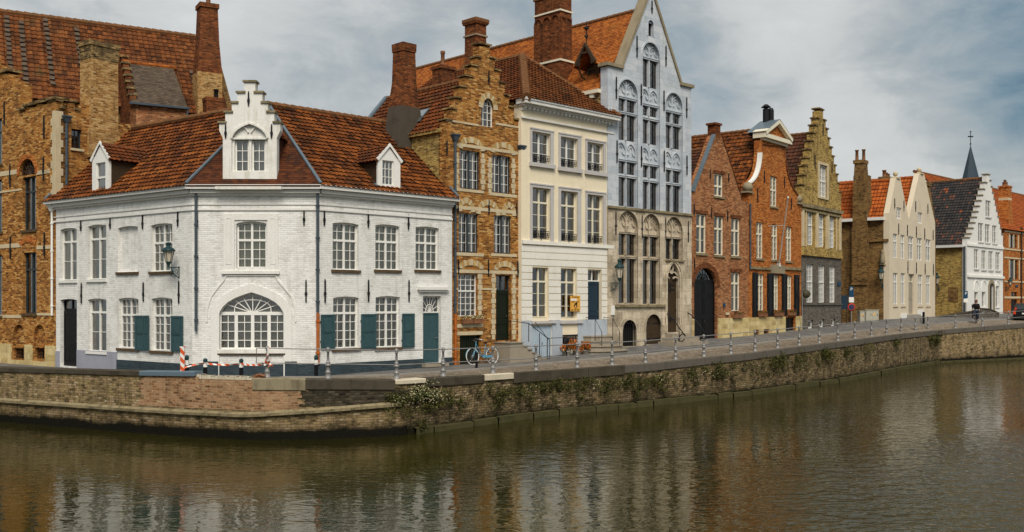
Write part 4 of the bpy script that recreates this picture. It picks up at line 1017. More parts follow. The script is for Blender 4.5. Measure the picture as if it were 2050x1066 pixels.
# stone dressings: arches, bands, sills
def stone_arch(x0, x1, ysp, ytop, alt=True, w_=.24):
    a, b = BR.u(x0), BR.u(x1); zs_ = BR.at((x0 + x1) / 2, ysp).z; zt_ = BR.at((x0 + x1) / 2, ytop).z; mb = MB(); n = 18; c_ = (a + b) / 2; hw = (b - a) / 2 - w_ / 2
    pts = [(c_ - hw * math.cos(PI * k / n), zs_ + (zt_ - w_ / 2 - zs_) * math.sin(PI * k / n)) for k in range(n + 1)]
    for k in range(0, n):
        m_ = 0 if k in (0, 1, 5, 8, 9, 12, 16, 17) else 1
        mb.ribbon([pts[k], pts[k + 1]], w_, -.02 - .012 * (m_ == 0), .0, m_)
    BH.part(mb, 'relieving_arch', ['stone_trim', 'arch_brick'], BR)
for q in ((917, 970, 300, 275), (982, 1032, 308, 285), (915, 951, 424, 396), (953, 1001, 430, 400), (1004, 1033, 432, 405), (917, 968, 538, 520), (988, 1032, 541, 523), (958, 996, 218, 186)): stone_arch(*q)
for q in ((893, 244, 958, 248), (992, 250, 1042, 254), (911, 295, 1036, 301), (910, 379.5, 968, 385), (980, 388, 1034, 394), (911, 417, 1036, 424), (910, 506.5, 968, 513), (983, 508.5, 1034, 514), (911, 541.5, 1036, 548), (912, 577, 1036, 581), (912, 649, 966, 656), (912, 664, 966, 671)):
    x0, y0, x1, y1 = q; segs = [(x0, x1)]
    for lp_, _, _ in BH.holes[id(BR)]:      # stop bands where an opening is
        ha, hb = min(p[0] for p in lp_), max(p[0] for p in lp_); zl_, zh_ = min(p[1] for p in lp_), max(p[1] for p in lp_)
        zz = BR.at((x0 + x1) / 2, (y0 + y1) / 2).z
        if zl_ + .05 < zz < zh_ - .05:
            ns = []
            for s0, s1 in segs:
                uu0, uu1 = BR.u(s0), BR.u(s1)
                pxof = lambda u: CX + FPX * BR.world(u, 0, 0).x / BR.world(u, 0, 0).y
                if hb < uu0 or ha > uu1: ns.append((s0, s1)); continue
                if ha > uu0 + .08: ns.append((s0, pxof(ha)))
                if hb < uu1 - .08: ns.append((pxof(hb), s1))
            segs = ns
    for s0, s1 in segs: bar(BH, BR, s0, y0, s1, y1, -.025, .0, 'stone_band', 'stone_trim')
mb = MB()
for px, ya, yb in ((914.5, 300, 380), (967, 305, 380), (981, 310, 388), (1028, 312, 388), (961, 549, 632), (988, 550, 680), (1029, 552, 680)):
    a, b = BR.at(px, ya), BR.at(px, yb); z = b.z; k = 0
    while z < a.z - .12: hh = .22; wd_ = .14 if k % 2 else .09; mb.box(a.x - wd_, -.018, z, a.x + wd_ - .02, 0, z + hh - .02); z += hh; k += 1
BH.part(mb, 'quoins', 'stone_trim', BR)
anchors(BH, BR, [(978, 146, 168), (890 + 4, 285, 310), (916, 404, 430), (978, 404, 430), (1033.5, 410, 436), (917, 523, 548), (977, 524, 553), (1036, 528, 556)], .045)
pipe(BH, BR, 908.5, 283, 628, hopper=True); pipe(BH, BR, 909, 629, 735, .06, 'rust_pipe', name='pipe_guard')
pipe(BH, BR, 1041, 305, 620, hopper=True); pipe(BH, BR, 1041, 621, 690, .06, 'rust_pipe', name='pipe_guard')
uc = BR.L / 2; rn = BR.side(945, 158, uc); rf = BR.side(774, 193, uc); zr = rn.z; ze = BR.at(893, 258).z; df = max(rf.y, 4.0)
mb = MB(); tile_roof(mb, [(-.1, df, ze), (-.1, .42, ze), (uc, .42, zr), (uc, df, zr)]); tile_roof(mb, [(BR.L + .1, .42, ze), (BR.L + .1, df, ze), (uc, df, zr), (uc, .42, zr)]); BH.part(mb, 'roof', 'pantile_brown', BR)
mb = MB(); ridge(mb, (uc, .42, zr), (uc, df, zr)); BH.part(mb, 'ridge', 'ridge_tile', BR)
mb = MB(); mb.beam((-.1, df, ze + .06), (uc, df, zr + .1), .26, .12); BH.part(mb, 'verge_flashing', 'zinc', BR)
mb = MB(); body(mb, BR.L, df, -.3, ze); mb.face([(0, df, ze), (uc, df, zr), (BR.L, df, ze)]); mb.box(-.16, .3, ze - .12, -.0, df, ze + .04); BH.part(mb, 'side_wall', 'yellow_brick', BR)
a = BR.side(834, 242, 1.0)
kz = (a.z - ze) / 1
# roof window lying on the left slope
sl = Vector((uc + .1, 0, zr - ze)).normalized(); y_ = BR.side(845, 232, .75).y; base_ = Vector((-.1, 0, ze)); P_ = lambda k, y: base_ + sl * k + Vector((0, y, 0)) + Vector((-sl.z, 0, sl.x)) * .1
mb = MB(); mb.face([P_(.75, y_ + .35), P_(.75, y_ - .35), P_(1.6, y_ - .35), P_(1.6, y_ + .35)]); o = BH.part(mb, 'roof_window', 'zinc', BR)
mb = MB(); mb.face([P_(.82, y_ + .29) + Vector((-.01, 0, .012)), P_(.82, y_ - .29) + Vector((-.01, 0, .012)), P_(1.53, y_ - .29) + Vector((-.01, 0, .012)), P_(1.53, y_ + .29) + Vector((-.01, 0, .012))]); mb.build('pane', 'chrome', o)
cs = BR.loc(W(888, 150, .0238)); stack(BH, BR, (cs.x, cs.y), [(cs.z - 2.5, .82, .7, 0), (cs.z + .2, .82, .7, 0), (cs.z + .2, .94, .82, 0), (cs.z + .36, .94, .82, 0)], pots=[(-.05, 0, .1, .75)])
# front steps along the wall, with railings
u0, u1 = BR.u(990), BR.u(1024); zt = BR.at(1008, 684).z; n_ = 5; mb = MB(); wd_ = BR.u(1040) - u1 + .9
mb.box(u0, -.95, -.3, u1 - .25, -.002, zt - .04); mb.box(u0 - .04, -1.0, zt - .04, u1 - .21, -.003, zt); n_ = 6; us_ = u1 - .25
for k in range(1, n_): zk_ = zt * (1 - k / n_); mb.box(us_ + wd_ * (k - 1) / (n_ - 1), -.95, -.3, us_ + wd_ * k / (n_ - 1), -.004, zk_ - .04); mb.box(us_ + wd_ * (k - 1) / (n_ - 1), -1.0, zk_ - .04, us_ + wd_ * k / (n_ - 1) + .04, -.005, zk_)
BH.part(mb, 'front_steps', 'step_stone', BR)
for y in (-.95,):
    mb = MB(); mb.tube([(u0 + .05, y, zt), (u0 + .05, y, zt + .9), (u1 + .1, y, zt + .78), (u1 + wd_, y, .95), (u1 + wd_, y, 0)], .018, 5); mb.tube([(u1 + .1, y, zt), (u1 + .1, y, zt + .78)], .018, 5); mb.tube([(u1 + wd_ * .55, y, .3), (u1 + wd_ * .55, y, 1.25)], .018, 5)
    BH.part(mb, 'handrail', 'iron', BR)
mb = MB(); mb.tube([(u0 + .02, -.12, zt), (u0 + .02, -.12, zt + .9), (u0 + .05, -.95, zt + .9)], .016, 5); BH.part(mb, 'handrail', 'iron', BR)

# ------------------------------------------------------------------ cream house
CR = Frame.px(1043.5, 44.09 / (3075 - 1043.5), 1226, 44.09 / (3075 - 1226), -2.5)
CM = Thing('cream_house', 'cream plastered three storey house with a blue grey cellar storey and dentilled cornice', 'house', CR)
def balconet(o, u0, u1, zb, zt):
    mb = MB(); z = zb + .06
    for h in (.05, .30): mb.box(u0 + .05, -.02, z + h, u1 - .05, .0, z + h + .025)
    n = 9
    for i in range(n + 1): u = u0 + .06 + (u1 - u0 - .12) * i / n; mb.tube([(u, -.01, z + .05), (u, -.01, z + .30)], .009, 4)
    for i in range(n):
        c_ = u0 + .06 + (u1 - u0 - .12) * (i + .5) / n
        mb.ribbon([(c_ + .045 * math.cos(2 * PI * k / 8), z + .18 + .06 * math.sin(2 * PI * k / 8)) for k in range(8)], .014, -.018, -.004, closed=True)
    mb.box((u0 + u1) / 2 - .012, -.03, z - .1, (u0 + u1) / 2 + .012, -.005, z + .36); mb.build('balconette', 'iron', o)
for x0, y0, x1, y1 in ((1064, 266, 1101, 328), (1121, 276.5, 1155.5, 337), (1174.5, 287, 1207, 344)): window(CM, CR, x0, y0, x1, y1, c=1, ru=0, rl=3, cur='grey', full=False, ext=balconet)
for x0, y0, x1, y1 in ((1064.5, 377, 1101, 480), (1121.5, 384, 1155.5, 485), (1174.5, 391, 1206.5, 489)): window(CM, CR, x0, y0, x1, y1, c=1, ru=1, rl=3, tf=.72, cur='brown', ext=balconet, fm='cream_paint')
for x0, y0, x1, y1 in ((1065, 536, 1098, 636), (1122, 538, 1154.5, 637)): window(CM, CR, x0, y0, x1, y1, c=1, ru=1, rl=3, tf=.72, cur='ochre', full=False, fm='cream_paint')
door(CM, CR, 1176, 540, 1204, 670, 'navy_paint', top=564, fan=2, panels=((.08, .34), (.42, .95)), label='dark blue front door')
door(CM, CR, 1065, 652, 1105, 722, 'pale_blue_paint', dbl=True, panels=((.04, .96),), cols=3, handle='iron', label='pale blue cellar doors', yd=.05)
window(CM, CR, 1125, 674, 1156, 700, leaf=1, c=1, ru=0, rl=1, cur='white', full=False)
mb = MB(); a, b = CR.at(1124, 674), CR.at(1157, 700)
for k in range(6): u = a.x + (b.x - a.x) * (k + .5) / 6; mb.tube([(u, .04, b.z), (u, .04, a.z)], .014, 5)
mb.box(a.x - .04, -.03, a.z, b.x + .04, .06, a.z + .07); CM.part(mb, 'window_bars', 'iron', CR)
zC = CR.at(1130, 228).z; ztop = zC + .1
mb = MB(); facade(mb, [(0, -.3), (CR.L, -.3), (CR.L, ztop), (0, ztop)], CM.holes[id(CR)], 0, .45, 0, 1); CM.part(mb, 'wall', ['cream_plaster', 'interior_shade'], CR)
# ground floor: white rusticated courses; cellar storey: blue grey
def courses(z0, z1, n, mat, name, gap=.035, prd=.03):
    mb = MB(); hs = CM.holes[id(CR)]
    for k in range(n):
        a, b = z0 + (z1 - z0) * k / n, z0 + (z1 - z0) * (k + 1) / n - gap; segs = [(0.0, CR.L)]
        for lp_, _, _ in hs:
            ha, hb = lp_[0][0], lp_[1][0]; zl_, zh_ = min(p[1] for p in lp_), max(p[1] for p in lp_)
            if zl_ < (a + b) / 2 < zh_: segs = [q for s0, s1 in segs for q in ([(s0, s1)] if hb < s0 or ha > s1 else [(s0, ha), (hb, s1)])]
        for s0, s1 in segs:
            if n == 1: mb = MB()
            mb.box(s0, -prd, a, s1, -.001, b)
            if n == 1: CM.part(mb, name, mat, CR)
    if n > 1: CM.part(mb, name, mat, CR)
zG0, zG1 = CR.at(1130, 641).z, CR.at(1130, 494).z
courses(zG0, zG1, 11, 'white_stucco', 'rusticated_wall'); courses(-.3, zG0 - .01, 1, 'blue_stucco', 'cellar_wall', .0, .035)
bar(CM, CR, 1044, 486.5, 1226, 493.5, -.10, 0, 'string_course', 'white_stucco'); 
bar(CM, CR, 1062, 643, 1111, 648, -.12, -.03, 'sill', 'grey_trim'); bar(CM, CR, 1119, 642, 1164, 648, -.12, -.03, 'sill', 'grey_trim')
def surround(x0, y0, x1, y1, xi0, yi0, xi1, yi1, sillh=True):
    xm = (x0 + x1) / 2; a, b, c_, d_ = CR.u(x0), CR.u(x1), CR.u(xi0), CR.u(xi1); zt, zb_, zi, zj = CR.at(xm, y0).z, CR.at(xm, y1).z, CR.at(xm, yi0).z, CR.at(xm, yi1).z; mb = MB()
    mb.box(a, -.06, zb_, c_, 0, zt); mb.box(d_, -.06, zb_, b, 0, zt); mb.box(c_, -.06, zi, d_, 0, zt); mb.box(a - .03, -.085, zt - .06, b + .03, -.06, zt)
    if sillh: mb.box(a - .05, -.14, zb_, b + .05, 0.0, zj - .003)
    CM.part(mb, 'surround', 'grey_trim', CR)
for q in ((1060.5, 259, 1107, 336, 1064, 266, 1101, 328), (1117.5, 269, 1162, 345, 1121, 276.5, 1155.5, 337), (1171, 281, 1212, 352, 1174.5, 287, 1207, 344)): surround(*q)
for q in ((1060.5, 369, 1107, 486, 1064.5, 377, 1101, 480), (1117.5, 376, 1162, 491, 1121.5, 384, 1155.5, 485), (1171, 384, 1212, 495, 1174.5, 391, 1206.5, 489)): surround(*q, sillh=False)
mb = MB(); z = zC
mb.box(-.02, -.10, z - .55, CR.L + .02, 0, z - .47); mb.box(-.05, -.22, z - .02, CR.L + .05, .1, z + .06); mb.box(-.12, -.42, z + .06, CR.L + .1, .2, z + .20); mb.box(-.14, -.46, z + .20, CR.L + .12, .2, z + .30)
mb.box(-.02, -.06, z - .2, CR.L + .02, 0, z - .14)
n_ = 24
for k in range(n_): u = CR.L * (k + .25) / n_; mb.box(u, -.18, z - .14, u + CR.L / n_ * .5, 0, z - .02)
CM.part(mb, 'cornice', 'gutter_white', CR)
ze = z + .28; apx = CR.at(1046, 112, 4.6); apx.x = max(apx.x, 2.2); rb = Vector((apx.x, 11.5, apx.z))
e = [Vector((-.1, -.42, ze)), Vector((CR.L + .1, -.42, ze)), Vector((CR.L + .1, 11.5, ze)), Vector((-.1, 11.5, ze))]
for P in ([e[0], e[1], apx], [e[3], e[0], apx, rb], [e[1], e[2], rb, apx]):
    mb = MB(); tile_roof(mb, P); CM.part(mb, 'roof', 'pantile_brown' if P[0] is not e[0] else 'pantile_old', CR)
mb = MB(); ridge(mb, e[0], apx, .2, seg=.4); ridge(mb, e[1], apx, .11); ridge(mb, apx, rb, .15); CM.part(mb, 'ridge', 'ridge_tile', CR)
mb = MB(); body(mb, CR.L, 11.5, -.3, ze); CM.part(mb, 'side_wall', 'yellow_brick', CR)
# steps of the front door
a, b = CR.u(1166), CR.u(1214); zt = CR.at(1190, 672).z; mb = MB()
for k in range(4):
    ex = .16 * k; z1 = zt * (1 - k / 4.2)
    ns = 10; c_ = (a + b) / 2; rx = (b - a) / 2 + ex; ry = .55 + .28 * k
    lp_ = [(c_ - rx, -.002)] + [(c_ - rx * math.cos(PI * i / ns), -.25 - ry * (math.sin(PI * i / ns) ** .5) * .8) for i in range(ns + 1)] + [(c_ + rx, -.002)]
    mb.face([(x, y, z1) for x, y in lp_]); 
    lq_ = [(c_ + (x - c_) * .965, y * .95) for x, y in lp_]
    for (p, q), (p2, q2) in zip(zip(lp_, lp_[1:]), zip(lq_, lq_[1:])):
        mb.face([(p[0], p[1], z1 - .05), (q[0], q[1], z1 - .05), (q[0], q[1], z1), (p[0], p[1], z1)]); mb.face([(p2[0], p2[1], -.3), (q2[0], q2[1], -.3), (q2[0], q2[1], z1 - .05), (p2[0], p2[1], z1 - .05)]); mb.face([(p[0], p[1], z1 - .05), (p2[0], p2[1], z1 - .05), (q2[0], q2[1], z1 - .05), (q[0], q[1], z1 - .05)])
CM.part(mb, 'front_steps', 'step_stone', CR)
mb = MB()
for sx in (a + .2, b - .25): mb.tube([(sx, -.05, zt + .85), (sx, -.6, zt + .8), (sx, -.6, 0)], .016, 5); mb.tube([(sx, -1.0, zt * .4), (sx, -1.0, zt + .2), (sx, -.6, zt + .8)], .016, 5)
CM.part(mb, 'handrail', 'iron', CR)
mb = MB(); g0 = CR.at(1109, 668); g1 = CR.at(1092, 668)
for uu in (CR.u(1071), CR.u(1109)): mb.tube([(uu, -.75, -.1), (uu, -.75, .95)], .02, 5)
mb.tube([(CR.u(1071), -.75, .9), (CR.u(1109), -.75, .9)], .014, 5); mb.tube([(CR.u(1071), -.75, .9), (CR.u(1071) - .1, -.1, 1.6)], .014, 5); CM.part(mb, 'handrail', 'iron', CR, 'black rail in front of the cellar doors')
mb = MB()
for uu in (CR.u(1112), CR.u(1124), CR.u(1132)): mb.tube([(uu, -.7, -.1), (uu, -.7, .85)], .016, 5)
mb.tube([(CR.u(1109), -.7, .83), (CR.u(1134), -.7, .83)], .014, 5); CM.part(mb, 'handrail', 'iron', CR)
# ------------------------------------------------------------------ gothic stone house
ST = Frame.px(1217, 44.0 / (3075 - 1217), 1384, 44.0 / (3075 - 1384), -2.2)
SH = Thing('gothic_house', 'tall pale grey gothic stone house with traceried windows and a steep orange tiled roof', 'house', ST)
out = [(0, -.3), (ST.L, -.3)] + pxl(ST, [(1384, 178), (1388, 177), (1386, 174), (1364, 172)])[1:] + pxl(ST, [(1364, 172), (1306, -13), (1299, -13), (1244, 135), (1240, 138), (1216, 130)])
out[-1] = (0, out[-1][1]); out[2] = (ST.L, out[2][1])
out = [(0, -.3), (ST.L, -.3), (ST.L, ST.at(1384, 176).z)] + pxl(ST, [(1364, 173), (1306, -13), (1299, -13), (1243, 137)]) + [(0, ST.at(1217, 133).z)]
def zpx(px, py): return ST.at(px, py).z
BAYS = [(1236, 1277.5), (1284.5, 1321.5), (1330.5, 1367)]
rows_ = [  # bay: arch crown row, foot row, upper lights, mid tracery, lower lights (photo rows at the bay's centre)
 dict(top=158, foot=419, g=[('T', 165, 196), ('L', 199, 223), ('L', 229.5, 281), ('P', 286, 321), ('L', 324, 348.5), ('L', 356, 413)]),
 dict(top=84, foot=425, g=[('T', 92, 117), ('L', 120, 174.5), ('P', 179, 209), ('L', 213, 232), ('L', 241, 288), ('P', 296, 329), ('L', 332, 356), ('L', 365, 419)]),
 dict(top=185, foot=431, g=[('T', 192, 222), ('L', 226, 246), ('L', 252, 297), ('P', 304, 337), ('L', 341, 365), ('L', 371, 425)])]
low = [dict(top=421, foot=609, g=[('T', 428, 464), ('L', 468.5, 511), ('L', 518, 607)]), dict(top=427, foot=611, g=[('T', 434, 470), ('L', 474, 514), ('L', 521, 609)]), dict(top=433, foot=523, g=[('T', 440, 474), ('L', 478, 519)])]
NICH = .17; holes = []; inner = []
def tracery(mb, u0, u1, z0, z1, y, dep=.07, w_=.055, arch=True):
    """two pointed lights with trefoil cusps side by side"""
    um = (u0 + u1) / 2; h = z1 - z0
    for a, b in ((u0, um), (um, u1)):
        c_ = (a + b) / 2; hw = (b - a) / 2
        mb.ribbon([(a, z0)] + [(x, z) for x, z in arch_loop(a, b, z0, z1, 'goth', h * .62, 10)[2:]][::-1] + [(b, z0)], w_, y - dep, y)
        for sx in (-1, 1): mb.ribbon(bez((c_ + sx * hw * .85, z0 + h * .28), (c_ + sx * hw * .15, z0 + h * .30), (c_ + sx * hw * .42, z0 + h * .62), 6), w_ * .8, y - dep * .8, y)
        mb.ribbon(bez((c_ - hw * .42, z0 + h * .62), (c_, z0 + h * .98), (c_ + hw * .42, z0 + h * .62), 6), w_ * .7, y - dep * .7, y)
    mb.box(um - w_ * .7, y - dep * 1.2, z0 - .02, um + w_ * .7, y, z1)
def bay(b, spec, wallmat, boundary):
    u0, u1 = ST.u(BAYS[b][0]), ST.u(BAYS[b][1]); xm = sum(BAYS[b]) / 2
    lp = arch_loop(u0, u1, zpx(xm, spec['foot']), zpx(xm, spec['top']), 'round', (u1 - u0) / 2, 12)
    ls = []; mb = MB(); w1, w2 = u0 + .02, u1 - .04; um = (w1 + w2) / 2; frames = MB(); panes = MB()
    for kind, ya, yb in spec['g']:
        za, zb_ = zpx(xm, ya), zpx(xm, yb)
        if kind == 'L':
            for a, c_ in ((w1 + .02, um - .05), (um + .05, w2 - .02)):
                l = arch_loop(a, c_, zb_, za); ls.append((l, .26, True)); hh = za - zb_
                frames.ribbon([(a + .03, zb_ + .03), (c_ - .03, zb_ + .03), (c_ - .03, za - .03), (a + .03, za - .03)], .045, NICH + .05, NICH + .09, closed=True)
                frames.box(a, NICH + .055, (za + zb_) / 2 - .012, c_, NICH + .07, (za + zb_) / 2 + .012)
                panes.face([(a, NICH + .07, zb_), (c_, NICH + .07, zb_), (c_, NICH + .07, za), (a, NICH + .07, za)])
            mb.box(w1 - .05, NICH - .10, za + .0, w2 + .05, NICH, za + .075); mb.box(w1 - .06, NICH - .13, za + .075, w2 + .06, NICH, za + .10)
            mb.box(um - .04, NICH - .07, zb_, um + .04, NICH, za)
        else: tracery(mb, w1, w2, zb_ + .04, za, NICH)
    mb.ribbon([lp[1]] + lp[2:] + [lp[0]], .09, -.035, .0); mb.ribbon([(x * .985 + (u0 + u1) / 2 * .015, z) for x, z in [lp[1]] + lp[2:] + [lp[0]]], .05, .1, .16)
    holes.append((lp, NICH, False)); inner.append((lp, ls, boundary))
    nm = 'stone' if boundary else 'stone'
    o = SH.part(frames, 'window', 'brown_frame', ST); panes.build('pane', 'glass', o)
    SH.part(mb, 'tracery', wallmat, ST)
for b in range(3): bay(b, rows_[b], 'grey_stone', False)
nu = len(inner)
for b in range(3): bay(b, low[b], 'sand_stone', True)
zB = zpx(1304, 423)
small = arch_loop(ST.u(1296.5), ST.u(1308.5), zpx(1302, 73), zpx(1302, 40), 'round', .22); 
up_holes = holes[:3] + [(small, .18, True)]; lo_holes = holes[3:]
# cellar arches and the pointed door
for x0, x1, yt, yb in ((1242.5, 1276, 636, 694), (1289.5, 1325.5, 625, 690)):
    a, b = ST.u(x0), ST.u(x1); lo_holes.append((arch_loop(a, b, zpx((x0 + x1) / 2, yb), zpx((x0 + x1) / 2, yt), 'round', (b - a) / 2), .3, True))
dl = arch_loop(ST.u(1333.5), ST.u(1361), zpx(1347, 666), zpx(1347, 524), 'goth', .95, 12); lo_holes.append((dl, .40, True))
mb = MB(); facade(mb, [(0, zB)] + [(ST.L, zB)] + out[2:], up_holes, 0, .45, 0, 2, edge=True)
for lp, ls, lowr in inner[:nu]: facade(mb, lp, ls, NICH, .32, 0, 2, back=False, edge=False)
facade(mb, [(-.01, -.3), (ST.L + .01, -.3), (ST.L + .01, zB), (-.01, zB)], lo_holes, -.02, .47, 1, 2)
for lp, ls, lowr in inner[nu:]: facade(mb, lp, ls, NICH, .32, 1, 2, back=False, edge=False)
SH.part(mb, 'wall', ['grey_stone', 'sand_stone', 'interior_shade'], ST)
mb = MB(); mb.ribbon(small[1:] + [small[0]], .06, -.03, .0); facade(mb, arch_loop(ST.u(1297), ST.u(1308), zpx(1302, 46), zpx(1302, 41.5), 'round', .2), (), .06, .05); SH.part(mb, 'window_surround', 'grey_stone', ST)
mb = MB(); mb.box(-.03, -.11, zB - .06, ST.L + .03, -.0, zB + .05); SH.part(mb, 'string_course', 'ledge_stone', ST)
mb = MB(); a, b = ST.u(1230), ST.u(1329); zz = zpx(1280, 611); mb.box(a, -.14, zz - .10, b, -.0, zz + .02); SH.part(mb, 'sill', 'ledge_stone', ST)
mb = MB(); a, b = ST.u(1331), ST.u(1368); zz = zpx(1350, 521); mb.box(a, -.12, zz - .08, b, .0, zz); SH.part(mb, 'sill', 'ledge_stone', ST)
# door
mb = MB(); c_ = (dl[0][0] + dl[1][0]) / 2
facade(mb, [((x - c_) * .98 + c_, z - .02) for x, z in dl], (), .22, .06)
for k in range(1, 5): u = dl[0][0] + (dl[1][0] - dl[0][0]) * k / 5; mb.box(u - .008, .212, dl[0][1], u + .008, .22, zpx(1347, 560))
o = SH.part(mb, 'door', 'oak', ST, 'dark pointed oak door with iron hinges')
mb = MB(); 
for py in (571, 580, 640): z = zpx(1347, py); mb.box(dl[0][0] + .03, .195, z - .025, dl[1][0] - .15, .21, z + .025); mb.ribbon([(c_ + .12 * math.cos(2 * PI * k / 10), z + .12 * math.sin(2 * PI * k / 10)) for k in range(10)], .025, .195, .21, closed=True)
mb.lathe([(.03, 0), (.03, .05)], (dl[1][0] - .12, .16, zpx(1347, 622)), 8); mb.build('hinges', 'iron', o)
mb = MB(); za = zpx(1347, 522); w1, w2 = dl[0][0], dl[1][0]
mb.ribbon([(w1, dl[0][1])] + dl[2:][::-1] + [(w2, dl[0][1])], .12, -.06, .08); mb.ribbon([(w1 - .1, dl[0][1])] + [((x - c_) * 1.18 + c_, z + .08) for x, z in dl[2:][::-1]] + [(w2 + .1, dl[0][1])], .07, -.10, .0)
zq = zpx(1347, 549); hw = (w2 - w1) / 2
for sx in (-1, 1): mb.ribbon(bez((c_ + sx * hw * .95, zq - .1), (c_ + sx * hw * .35, zq + .25), (c_ + sx * hw * .02, zq + .02), 6), .07, .08, .16); mb.ribbon(bez((c_ + sx * hw * .98, zq - .25), (c_ + sx * hw * .5, zq - .05), (c_ + sx * hw * .3, zq - .25), 6), .06, .08, .16)
mb.ribbon([(c_ + .16 * math.cos(2 * PI * k / 12), zq + .33 + .20 * math.sin(2 * PI * k / 12)) for k in range(12)], .06, .08, .16, closed=True)
SH.part(mb, 'door_tracery', 'sand_stone', ST)
# cellar openings
l1, l2 = lo_holes[3][0], lo_holes[4][0]
mb = MB(); cc = (l1[0][0] + l1[1][0]) / 2
for k in range(8): u = l1[0][0] + (l1[1][0] - l1[0][0]) * (k + .5) / 8; hw = (l1[1][0] - l1[0][0]) / 2; zt = l1[1][1] + (max(p[1] for p in l1) - l1[1][1] - hw) + math.sqrt(max(0, hw * hw - (u - cc) ** 2)); mb.tube([(u, .1, l1[0][1]), (u, .1, zt)], .016, 5)
mb.box(l1[0][0], .08, (l1[0][1] + 1.1), l1[1][0], .12, l1[0][1] + 1.15); SH.part(mb, 'cellar_grille', 'iron', ST)
mb = MB(); cc2 = (l2[0][0] + l2[1][0]) / 2; facade(mb, [((x - cc2) * .985 + cc2, z - .01) for x, z in l2], (), .12, .05); mb.box(cc2 - .012, .108, l2[0][1], cc2 + .012, .12, max(p[1] for p in l2))
o = SH.part(mb, 'cellar_door', 'oak', ST); mb = MB()
for z in (l2[0][1] + .3, l2[0][1] + 1.05):
    for sx in (-1, 1): mb.box(cc2 + sx * .1 if sx > 0 else l2[0][0] + .05, .10, z - .02, l2[1][0] - .05 if sx > 0 else cc2 - .1, .118, z + .02)
mb.build('hinges', 'iron', o)
mb = MB(); mb.ribbon(l1[1:] + [l1[0]], .22, -.045, -.02); SH.part(mb, 'arch_surround', 'sand_stone', ST); mb = MB(); mb.ribbon(l2[1:] + [l2[0]], .22, -.045, -.02); SH.part(mb, 'arch_surround', 'sand_stone', ST)
# leaded panes over the door
mb = MB(); a, b = ST.u(BAYS[2][0]) + .11, ST.u(BAYS[2][1]) - .11; z0, z1 = zpx(1349, 519), zpx(1349, 478); um = (a + b) / 2
for s0, s1 in ((a, um - .065), (um + .065, b)):
    for k in range(-4, 5):
        for sg in (1, -1):
            x0 = (s0 + s1) / 2 + k * .16; pts = []
            for t in range(9): x = x0 + sg * (t / 8 - .5) * (z1 - z0) * .6; pts.append((x, z0 + (z1 - z0) * t / 8))
            pts = [p for p in pts if s0 < p[0] < s1]
            if len(pts) > 1: mb.ribbon(pts, .014, NICH + .04, NICH + .05)
SH.part(mb, 'leading', 'iron', ST)
mb = MB(); u0, u1 = ST.u(1331), ST.u(1370); zt = zpx(1348, 668)
for k, (ex, d) in enumerate(((.0, .45), (.3, .75), (.6, 1.05))): mb.box(u0 - ex, -d, -.3, u1 + ex, -.03 - .002 * k, zt * (1 - k / 3))
SH.part(mb, 'front_steps', 'step_stone', ST)
for sx, px in ((-1, 1333), (1, 1376)):
    u = ST.u(px); mb = MB(); z = zt; pts = [(u, -.03, z + 1.05), (u, -.3, z + .9), (u, -.8, z + .35)] + [(u, -1.0 - .2 * math.cos(k * .7) , z * .3 + .22 + .2 * math.sin(k * .7 + .4)) for k in range(9)]
    mb.tube(pts, .028, 6); mb.tube([(u, -.8, z + .35), (u, -.85, 0)], .022, 5); SH.part(mb, 'handrail', 'iron', ST)
anchors(SH, ST, [(1233, 158, 198), (1234.5, 285, 326), (1274.5, 75, 115), (1332.5, 95, 133), (1283, 172, 211), (1283.5, 296, 335), (1328.5, 185, 222), (1329, 305, 344), (1374, 198, 236), (1374.5, 315, 351), (1304.5, 5, 27), (1232, 428, 470), (1284.5, 434, 477), (1331.5, 440, 481), (1377, 446, 485)], .06)
# copings and roof
mb = MB(); P = [Vector((a, .2, b)) for a, b in out]
for a, b in ((3, 4), (4, 5), (5, 6)): mb.beam(P[a] + Vector((0, 0, .05)), P[b] + Vector((0, 0, .05)), .56, .14)
for a, b in ((2, 3), (6, 7)): x0, x1 = sorted((P[a].x, P[b].x)); z = (P[a].z + P[b].z) / 2; mb.box(x0 - .15, -.12, z, x1 + .12, .5, z + .16)
SH.part(mb, 'gable_coping', 'lintel_stone', ST)
uc = ST.u(1302.5); zr = zpx(1302, 0) - .35; zeL = ST.side(1215, 177, .0).z; ze = min(zeL, zpx(1384, 190)); rf = ST.side(925, 106, uc); df = 19.0
eL = [Vector((-.12, df, ze)), Vector((-.12, .46, ze)), Vector((uc, .46, zr)), Vector((uc, df, zr))]
mb = MB(); tile_roof(mb, eL, .19, .13, amp=0, lift=.022); tile_roof(mb, [(ST.L + .12, .46, ze), (ST.L + .12, df, ze), (uc, df, zr), (uc, .46, zr)], .19, .13, amp=0, lift=.022); SH.part(mb, 'roof', 'plain_tile', ST)
mb = MB(); ridge(mb, (uc, .46, zr), (uc, df, zr), .12); SH.part(mb, 'ridge', 'ridge_tile', ST)
mb = MB(); body(mb, ST.L, df, -.3, ze); mb.face([(0, df, ze), (uc, df, zr), (ST.L, df, ze)]); SH.part(mb, 'side_wall', 'sooty_brick', ST)
mb = MB(); mb.box(-.2, .45, ze - .16, 0, df, ze + .02)
for k in range(14): mb.box(-.15, .8 + k * 1.2, ze - .36, -.0, 1.05 + k * 1.2, ze - .161)
SH.part(mb, 'eaves_board', 'cream_paint', ST)
